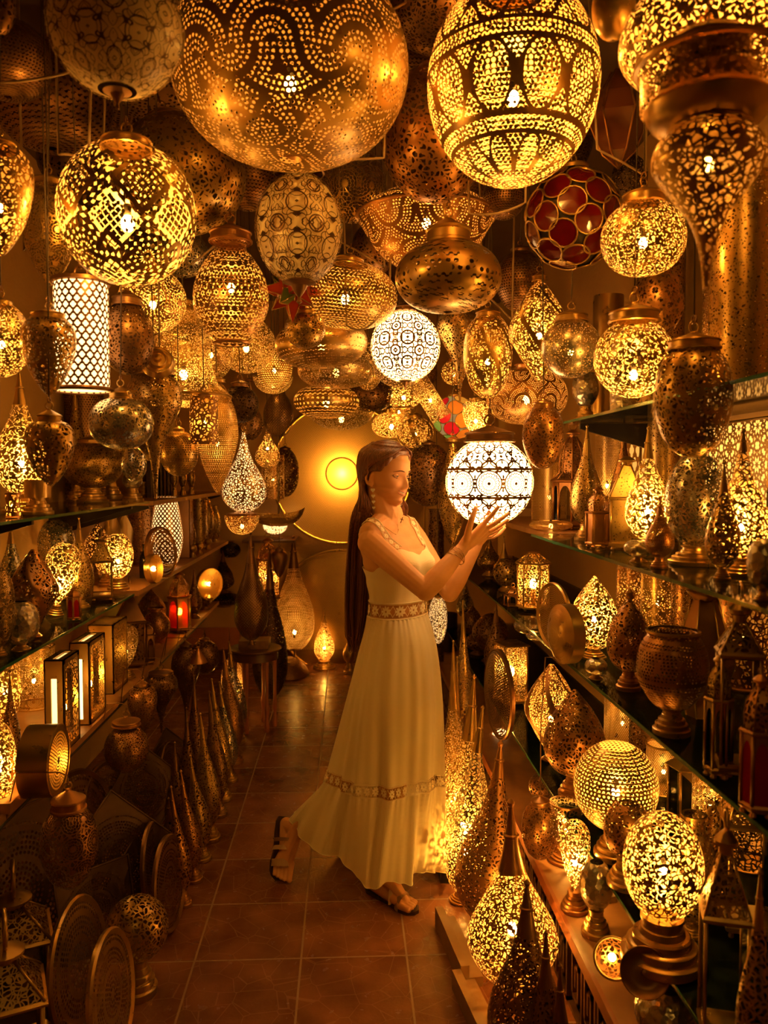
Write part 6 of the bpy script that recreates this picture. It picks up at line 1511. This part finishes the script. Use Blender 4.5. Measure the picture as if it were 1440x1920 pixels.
for a in range(12):
    u0, u1 = -1+2*a/12, -1+2*(a+1)/12
    def L(u, top): x = u*.0195; return fpt(x, (-.0555+.0055*(x/.0235)**2) if top else (-.0615+.0080*(x/.0235)**2), .0006)
    t.poly([L(u0,False),L(u1,False),L(u1,True),L(u0,True)], smooth=True)
wpart(t, 'teeth', plain('tooth_ivory', (.80,.72,.58), .3))
# ---- hair: strands laid over the skull and falling down the back
hair = MB()
random.seed(11)
def skull(phi, z, off):
    w, f_, b_ = lerp1(HT, z); c, s = cos(phi), sin(phi)
    k = max(0, (z-.03)/.084)**2                       # round the crown
    return head((w+off*(1-k*.3))*s, ((f_ if c > 0 else b_)+off*(1-k*.3))*c, z+off*k)
# solid under-layer over the skull behind the hairline
def hairline(phi):                                    # lowest z covered by hair at head angle phi (0 front)
    a = abs((phi+pi) % (2*pi)-pi)
    return lerp1([(0,.078),(.35,.076),(.75,.062),(1.05,.034),(1.30,.012),(1.6,.010),(2.0,-.02),(2.4,-.09),(pi,-.11)], a)[0]
hc = MB(); na, nz = 120, 40
rows = []
for i in range(nz+1):
    row = []
    for j in range(na):
        ph = 2*pi*j/na; z = hairline(ph)+(.114-hairline(ph))*i/nz
        t_ = i/nz; off = .002+.010*min(1, t_*4)**.6
        row.append(skull(ph, min(z, .1139), off)+ (HU2*.0))
    rows.append(row)
for i in range(nz):
    for j in range(na): hc.poly([rows[i][j], rows[i+1][j], rows[i+1][(j+1)%na], rows[i][(j+1)%na]], smooth=True)
hc.poly([q for q in rows[nz]][::-1], smooth=True)
wpart(hc, 'hair_cap', HAIR)
def strand(pts, r0, r1):
    P = []; Q = [pts[0]]+pts+[pts[-1]]
    for i in range(1, len(Q)-2):
        for k in range(5):
            t = k/5; P.append(.5*((2*Q[i])+(Q[i+1]-Q[i-1])*t+(2*Q[i-1]-5*Q[i]+4*Q[i+1]-Q[i+2])*t*t+(-Q[i-1]+3*Q[i]-3*Q[i+1]+Q[i+2])*t**3))
    P.append(pts[-1]); n = len(P)
    hair.tube(P, [(r0*min(1, .45+k/n*3))*(1-k/n)+r1*(k/n) for k in range(n)], 5)
part = .012                                           # parting a little to her left
for i in range(230):                                  # right side (towards the camera) and back, falling behind the shoulder
    f = i/229; sdx = random.random()
    ph = radians(48+ (200-48)*f)                      # around the head from temple to the back
    zt = .106-.02*random.random()
    top = head(-part+random.uniform(-.004,.004)+.012*f, .055-.13*f+random.uniform(-.01,.01), .122-.012*f-.015*(1-f)**3)
    mid1 = skull(ph*.93, .075, .016+.004*random.random())
    mid2 = skull(max(ph, radians(98)), .02, .014+.006*random.random())
    mid3 = skull(max(ph, radians(118)), -.05, .018+.008*random.random())
    # curtain down the back
    cx = .5*(1-f)+.0+random.uniform(-.08,.08)         # 0 = left edge of the curtain, 1 = right edge
    cx = min(1, max(0, 1-f+random.uniform(-.12,.12)))
    L_ = [(662,960,698),(653,1020,694),(648,1090,694),(647,1150,690),(648+random.uniform(0,6),1190+random.uniform(-10,12),682),(654+random.uniform(0,6),1214+random.uniform(-26,10),672)]
    dep = 2.99+.10*random.random()+ .0
    down = [at(a+(c-a)*cx, b, min(dep, 2.93+.02*k_) if k_ == 0 else dep) for k_, (a, b, c) in enumerate(L_)]
    strand([top, mid1, mid2, mid3]+down, .0042, .0018)
for i in range(60):                                   # her left side, seen beyond the neck
    f = i/59
    top = head(-part-.004, .060-.10*f, .122-.014*(1-f)**2-.01*f); ph = -radians(42+70*f)
    strand([top, skull(ph, .075, .016), skull(min(ph,-radians(84)), .015, .014), skull(min(ph,-radians(100)), -.05, .016), at(752+10*(1-f)+random.uniform(-2,2), 948, 3.02), at(748+10*(1-f), 970+random.uniform(-4,10), 3.04)], .0038, .0016)
ho = wpart(hair, 'hair', HAIR)
# ---- dress
def cloth_mat():
    m, g, b, out = mat('cream_cotton')
    b.inputs['Base Color'].default_value = (.90,.80,.50,1); b.inputs['Roughness'].default_value = .85
    b.inputs['Sheen Weight'].default_value = .2
    bp = g.new('ShaderNodeBump'); bp.inputs['Strength'].default_value = .15; bp.inputs['Distance'].default_value = .001
    g.put(bp.inputs['Height'], g.noise(g.obj(), 400.0, 2.0)); g.nt.links.new(bp.outputs[0], b.inputs['Normal'])
    t = g.new('ShaderNodeBsdfTranslucent'); t.inputs[0].default_value = (.75,.65,.5,1); mx = g.new('ShaderNodeMixShader'); mx.inputs[0].default_value = .22
    g.nt.links.new(b.outputs[0], mx.inputs[1]); g.nt.links.new(t.outputs[0], mx.inputs[2]); g.nt.links.new(mx.outputs[0], out.inputs[0]); return m
def lace_mat():
    """crochet band: daisies between mesh edges; u counts daisies, v across the band 0..1"""
    m, g, b, out = mat('crochet_lace'); u, v = g.uv()
    b.inputs['Base Color'].default_value = (.86,.76,.48,1); b.inputs['Roughness'].default_value = .8
    fu = g.sub(g.fr(u), .5); fv = g.sub(v, .5); r = g.hyp(fu, g.mul(fv, 1.0)); ph = g.m('ARCTAN2', fv, fu)
    pet = g.m('MULTIPLY_ADD', g.ab(g.m('COSINE', g.mul(ph, 4.5))), .17, .20)
    flower = g.mul(g.lt(r, pet), g.gt(r, .07))
    gap = g.mul(g.lt(g.ab(g.m('SINE', g.mul(ph, 4.5))), .0), 1.0)
    link = g.lt(g.ab(g.sub(g.add(g.mul(g.sub(.5, g.ab(fu)), 1.5), g.ab(fv)), .34)), .035)
    edge = g.gt(g.ab(fv), .40); dot_ = g.mul(edge, g.lt(g.hyp(g.sub(g.fr(g.mul(u, 9.0)), .5), g.mul(g.sub(g.ab(fv), .435), 12.0)), .28))
    solid = g.mx(g.mx(flower, link), g.sub(edge, dot_))
    t = g.new('ShaderNodeBsdfTransparent'); mx = g.new('ShaderNodeMixShader'); g.put(mx.inputs[0], solid)
    g.nt.links.new(t.outputs[0], mx.inputs[1]); g.nt.links.new(b.outputs[0], mx.inputs[2]); g.nt.links.new(mx.outputs[0], out.inputs[0]); return m
CL, LACE = cloth_mat(), lace_mat()
WZ0, WZ1 = 1.035, 1.092
def ztop(ph):
    a = abs((ph+pi) % (2*pi)-pi)
    return lerp1([(0,1.262),(.25,1.275),(.55,1.288),(.85,1.272),(1.25,1.225),(1.6,1.205),(2.2,1.215),(pi,1.22)], a)[0]
bod = MB(); na, nz = 96, 22
for i in range(nz):
    for j in range(na):
        q = []
        for (ii, jj) in ((i,j),(i+1,j),(i+1,j+1),(i,j+1)):
            ph = 2*pi*jj/na; z = WZ1+(ztop(ph)-WZ1)*ii/nz
            wr = .0016*sin(ph*14+z*30)*(1-ii/nz)
            q.append(torso(ph, z, .0065+wr))
        bod.poly(q[::-1], smooth=True)
wpart(bod, 'bodice', CL)
wb = MB(); na = 96
for j in range(na):
    for i in range(4):
        q = []; uv = []
        for (ii, jj) in ((i,j),(i,j+1),(i+1,j+1),(i+1,j)):
            ph = 2*pi*jj/na; q.append(torso(ph, WZ0+(WZ1-WZ0)*ii/4+.0, .009)); uv.append((jj/na*13, ii/4))
        wb.poly(q, uv, True)
wpart(wb, 'lace_waistband', LACE)
for zz in (WZ0, WZ1): wpart(MB().tube([torso(2*pi*j/64, zz, .010) for j in range(64)], .0022, 6, closed=True), 'lace_edging', CL)
from mathutils.bvhtree import BVHTree
_bvh = BVHTree.FromPolygons([Vector(v.co)+WO for v in me.vertices], [tuple(p.vertices) for p in me.polygons])
def hug(p, off):
    h = _bvh.find_nearest(p); return h[0]+h[1]*off, h[1]
def smooth_path(path, n=6):
    P = []; Q = [path[0]]+path+[path[-1]]
    for i in range(1, len(Q)-2):
        for k in range(n):
            t = k/n; P.append(.5*((2*Q[i])+(Q[i+1]-Q[i-1])*t+(2*Q[i-1]-5*Q[i]+4*Q[i+1]-Q[i+2])*t*t+(-Q[i-1]+3*Q[i]-3*Q[i+1]+Q[i+2])*t**3))
    P.append(path[-1]); return P
def lace_strap(path, wd, off=.004):
    P = smooth_path(path); m = MB(); acc = 0; prev = None; e0, e1 = [], []
    H = [hug(p, off) for p in P]
    for it in range(2): H = [H[0]]+[((H[i-1][0]+H[i][0]*2+H[i+1][0])/4, (H[i-1][1]+H[i][1]*2+H[i+1][1]).normalized()) for i in range(1, len(H)-1)]+[H[-1]]
    for i, (p, nn) in enumerate(H):
        tg = (H[min(i+1,len(H)-1)][0]-H[max(i-1,0)][0]).normalized(); sd = tg.cross(nn).normalized()
        a, b = p-sd*wd, p+sd*wd; a = hug(a, off)[0]; b = hug(b, off)[0]; c_ = p+nn*.001
        e0.append(a); e1.append(b)
        if prev:
            L2 = (p-prev[2]).length/(wd*2)
            m.poly([prev[0], a, c_, prev[3]], [(acc,0),(acc+L2,0),(acc+L2,.5),(acc,.5)], True)
            m.poly([prev[3], c_, b, prev[1]], [(acc,.5),(acc+L2,.5),(acc+L2,1),(acc,1)], True); acc += L2
        prev = (a, b, p, c_)
    st = wpart(m, 'lace_strap', LACE)
    for e_ in (e0, e1): MB().tube(e_, .0020, 6).build('strap_edging', CL, st, TW)
lace_strap([at(746,1031,2.84), at(733,1018,2.83), at(718,1003,2.84), at(703,990,2.85), at(690,982,2.87), at(677,984,2.91), at(668,997,2.95), at(664,1018,2.96), at(667,1043,2.96), at(675,1066,2.95), at(684,1082,2.93)], .0135)
lace_strap([at(792,1025,2.95), at(785,1010,2.97), at(776,994,2.99), at(768,982,3.02), at(760,978,3.06), at(752,985,3.12)], .0150)
# skirt rings: (angle deg, px, py, Y); 0 = right in the photo, 90 = away, 180 = left, 270 = towards the camera
def ringf(pts):
    pts = sorted(pts); n = len(pts); W3 = [at(*p[1:]) for p in pts]
    def f(a):
        a %= 360
        for i in range(n):
            a0 = pts[i][0]; a1 = pts[(i+1)%n][0]+(360 if i == n-1 else 0); aa = a+(360 if (i == n-1 and a < a0) else 0)
            if a0 <= aa <= a1 or (i == n-1):
                t = (aa-a0)/(a1-a0); p0, p1, p2, p3 = W3[i-1], W3[i], W3[(i+1)%n], W3[(i+2)%n]
                return .5*((2*p1)+(p2-p0)*t+(2*p0-5*p1+4*p2-p3)*t*t+(-p0+3*p1-3*p2+p3)*t**3)
    return f
def waist_ring(a):
    d = Vector((cos(radians(a)), sin(radians(a)), 0)); ph = math.atan2(d.dot(RT), d.dot(FW)); return torso(ph, WZ0, .010)
R_hip = ringf([(0,819,1215,2.96),(60,785,1212,3.08),(120,706,1212,3.09),(180,677,1215,2.97),(240,700,1218,2.82),(300,780,1218,2.80)])
R_mid = ringf([(0,829,1320,2.96),(60,792,1315,3.14),(120,690,1315,3.15),(180,652,1318,3.0),(240,686,1325,2.78),(300,785,1325,2.76)])
R_low = ringf([(0,833,1447,2.96),(45,810,1440,3.12),(90,735,1430,3.22),(140,655,1425,3.16),(180,622,1438,3.02),(205,630,1452,2.9),(235,668,1468,2.78),(270,735,1474,2.73),(315,800,1461,2.79)])
R_lace = ringf([(0,834,1472,2.96),(45,810,1465,3.14),(90,735,1455,3.24),(140,650,1450,3.18),(180,614,1460,3.02),(205,626,1477,2.89),(235,668,1494,2.77),(270,735,1500,2.72),(315,801,1486,2.78)])
R_hem = ringf([(0,837,1632,2.99),(40,815,1600,3.2),(85,740,1580,3.34),(130,640,1545,3.36),(165,560,1520,3.2),(182,548,1536,3.08),(203,575,1584,2.95),(225,630,1609,2.82),(243,672,1644,2.75),(258,692,1670,2.70),(272,722,1654,2.69),(290,752,1657,2.69),(303,772,1655,2.72),(316,780,1636,2.82),(340,820,1636,2.88)])
def band(rings, vs, n_sub, na, name, material, pleat, uvs=None, start=0):
    m = MB(); G = []
    rows = []
    for s_ in range(len(rings)-1):
        for k in range(n_sub): rows.append((s_, k/n_sub))
    rows.append((len(rings)-2, 1.0)); tot = len(rows)-1
    for ri, (s_, t) in enumerate(rows):
        row = []; V = ri/tot
        for j in range(na):
            a = 360*j/na
            R4 = [rings[max(s_-1,0)](a), rings[s_](a), rings[s_+1](a), rings[min(s_+2,len(rings)-1)](a)]
            p = .5*((2*R4[1])+(R4[2]-R4[0])*t+(2*R4[0]-5*R4[1]+4*R4[2]-R4[3])*t*t+(-R4[0]+3*R4[1]-3*R4[2]+R4[3])*t**3) if len(rings) > 2 else R4[1].lerp(R4[2], t)
            row.append((p, a))
        cen = sum((q for q, _ in row), Vector())/na
        out = []
        for p, a in row:
            d = (p-cen); d.z = 0; d.normalize(); out.append(p+d*pleat(a, V))
        G.append(out)
    for i in range(tot):
        for j in range(na):
            m.poly([G[i+1][j], G[i+1][(j+1)%na], G[i][(j+1)%na], G[i][j]], [(j/na*uvs, 0 if i+1 == tot else 1-(i+1)/tot),((j+1)/na*uvs, 1-(i+1)/tot),((j+1)/na*uvs, 1-i/tot),(j/na*uvs, 1-i/tot)] if uvs else None, True)
    o = wpart(m, name, material)
    return G
def rnd(a, s): return sin(radians(a)*s+s*1.7)
def pl1(a, V):
    g = math.exp(-V*7)*.0030*sin(radians(a)*38+2*sin(radians(a)*5))
    return g+(.012*V**.7)*(.6*rnd(a,9)+.4*rnd(a,14)+.35*rnd(a,23))*min(1,V*3)
band([waist_ring, R_hip, R_mid, R_low], None, 9, 240, 'skirt', CL, pl1)
pm = lambda a, V: .012*(.6*rnd(a,9)+.4*rnd(a,14)+.35*rnd(a,23))+.002
band([R_low, R_lace], None, 3, 240, 'lace_hem_band', LACE, pm, uvs=46)
def pl2(a, V):
    return .012*(.6*rnd(a,9)+.4*rnd(a,14)+.35*rnd(a,23))*(1-V)+math.exp(-V*6)*.002*sin(radians(a)*55)+.013*V*(.6*rnd(a,13)+.5*rnd(a,21)+.3*rnd(a,31))
G = band([R_lace, lambda a: R_lace(a).lerp(R_hem(a), .5)+Vector((0,0,.0)), R_hem], None, 8, 240, 'ruffle_tier', CL, pl2)
wpart(MB().tube(G[-1], .0016, 5, closed=True), 'hem_edging', CL)
# ---- jewellery
CREAM = plain('cream_enamel', (.85,.78,.55), .3)
def heart(c, s, nrm, upv):
    m = MB(); sdv = upv.cross(nrm).normalized(); P = []
    for k in range(24):
        t = 2*pi*k/24; x = 16*sin(t)**3; y = 13*cos(t)-5*cos(2*t)-2*cos(3*t)-cos(4*t); P.append(c+sdv*x*s/17+upv*y*s/17)
    m.poly([p+nrm*.0012 for p in P]); m.poly([p-nrm*.0012 for p in P][::-1])
    for k in range(24): m.poly([P[k]+nrm*.0012, P[k]-nrm*.0012, P[(k+1)%24]-nrm*.0012, P[(k+1)%24]+nrm*.0012])
    return m
vn = Vector((-.15,-1,0)).normalized()
for (px, Y, pys) in ((699, 2.845, (919,930,941,952)), (748, 3.01, (948,))):
    for i, py in enumerate(pys): wpart(heart(at(px+i*.6, py, Y), .0085-.0008*i, vn, UP), 'heart_earring', CREAM)
    wpart(MB().tube([at(px, pys[0]-8, Y), at(px+2, pys[-1], Y)], .0006, 5), 'earring_wire', metal('gold'))
nk = [at(695,962,2.87), at(708,978,2.855), at(724,990,2.845), at(737,999,2.84), at(743,1003,2.845), at(747,995,2.87), at(745,982,2.91), at(741,972,2.94)]
wpart(MB().tube(nk, .0009, 5), 'necklace', metal('gold'))
cr = at(747, 1009, 2.838); wpart(MB().box(-.0015,-.001,-.011,.0015,.001,.011).box(-.006,-.001,.001,.006,.001,.004), 'cross_pendant', metal('dark')).data.transform(Matrix.Translation(WO) @ Matrix.Translation(cr-WO) @ Matrix.Rotation(.35, 4, 'Y'))
ad = (Rw-Re).normalized(); aq = ad.to_track_quat('Z','Y').to_matrix().to_4x4()
for i, (t_, r_) in enumerate(((.80,.033),(.84,.032),(.87,.034))):
    T = TW @ Matrix.Translation(Re.lerp(Rw, t_)+Vector((0,0,-.004))) @ aq @ Matrix.Rotation(radians((-12,6,18)[i]), 4, 'X')
    MB().ring((0,0,0), r_, .0011, 'z', 40, 6).build('bangle', metal('gold', rough=.25), woman, T)
for p, q in ((at(927,982,2.748), at(941,972,2.742)), (at(928,991,2.775), at(941,983,2.77))):
    T = TW @ Matrix.Translation(p.lerp(q,.2)) @ (q-p).to_track_quat('Z','Y').to_matrix().to_4x4(); MB().ring((0,0,0), .0092, .0011, 'z', 20, 6).build('finger_ring', metal('silver'), woman, T)
# ---- sandals
SOLE = plain('sandal_sole', (.06,.025,.015), .6); STR = plain('sandal_strap', (.42,.27,.15), .55)
def sandal(hp, bp_, dirv, side, upn, tip):
    m = MB(); L = (bp_-hp).length+tip; n = 14; top, bot = [], []
    prof = [(0,.018),(.06,.028),(.25,.030),(.5,.028),(.75,.038),(.88,.036),(.96,.026),(1,.010)]
    A = [hp+dirv*(-.03+(L+.035)*t) for t in [k/n for k in range(n+1)]]
    lft = [A[k]+side*lerp1(prof, k/n)[0] for k in range(n+1)]; rgt = [A[k]-side*lerp1(prof, k/n)[0] for k in range(n+1)]
    for k in range(n):
        m.poly([lft[k],lft[k+1],rgt[k+1],rgt[k]]); m.poly([p-upn*.012 for p in (rgt[k],rgt[k+1],lft[k+1],lft[k])])
        m.poly([lft[k],lft[k]-upn*.012,lft[k+1]-upn*.012,lft[k+1]]); m.poly([rgt[k+1],rgt[k+1]-upn*.012,rgt[k]-upn*.012,rgt[k]])
    for k in (0, n): m.poly([lft[k],rgt[k],rgt[k]-upn*.012,lft[k]-upn*.012])
    return m
def strap(c, ax, side, upn, wd, hgt, w, drop=.02):
    m = MB(); P = []
    for k in range(15):
        a = pi*k/14; P.append(c+side*wd*cos(a)+upn*(hgt*sin(a)-drop*(1-sin(a))))
    for k in range(14): m.poly([P[k]-ax*w/2, P[k+1]-ax*w/2, P[k+1]+ax*w/2, P[k]+ax*w/2], smooth=True)
    return m
h0 = heel.copy(); h0.z = .013; b0 = ball.copy(); b0.z = .013
wpart(sandal(h0, b0, td, ts, UP, .055), 'sandal_sole', SOLE)
wpart(strap(ball-td*.004+Vector((0,0,-.006)), (td*.9+ts*.3).normalized(), ts, UP, .041, .030, .026), 'sandal_strap', STR)
mid = heel.lerp(ball,.62); mid.z = .03
wpart(strap(mid, (td*.6-ts*.7).normalized(), (ts*.8+td*.5).normalized(), UP, .040, .042, .016), 'sandal_strap', STR)
wpart(strap(mid-td*.02, (td*.6+ts*.7).normalized(), (ts*.8-td*.5).normalized(), UP, .040, .050, .014), 'sandal_strap', STR)
fd = (bl-hl).normalized(); un = Vector((.5,-.8,.25)); un = (un-fd*un.dot(fd)).normalized(); fs = fd.cross(un).normalized()
wpart(sandal(hl-un*.026, bl-un*.022, fd, fs, un, .055), 'sandal_sole', SOLE)
wpart(strap(bl-un*.0, fd, fs, un, .040, .026, .026), 'sandal_strap', STR)
wpart(strap(hl.lerp(bl,.62), (fd*.8+fs*.5).normalized(), fs, un, .040, .040, .020), 'sandal_strap', STR)
wpart(strap(hl.lerp(bl,.42), (fd*.7-fs*.6).normalized(), fs, un, .040, .052, .016), 'sandal_strap', STR)
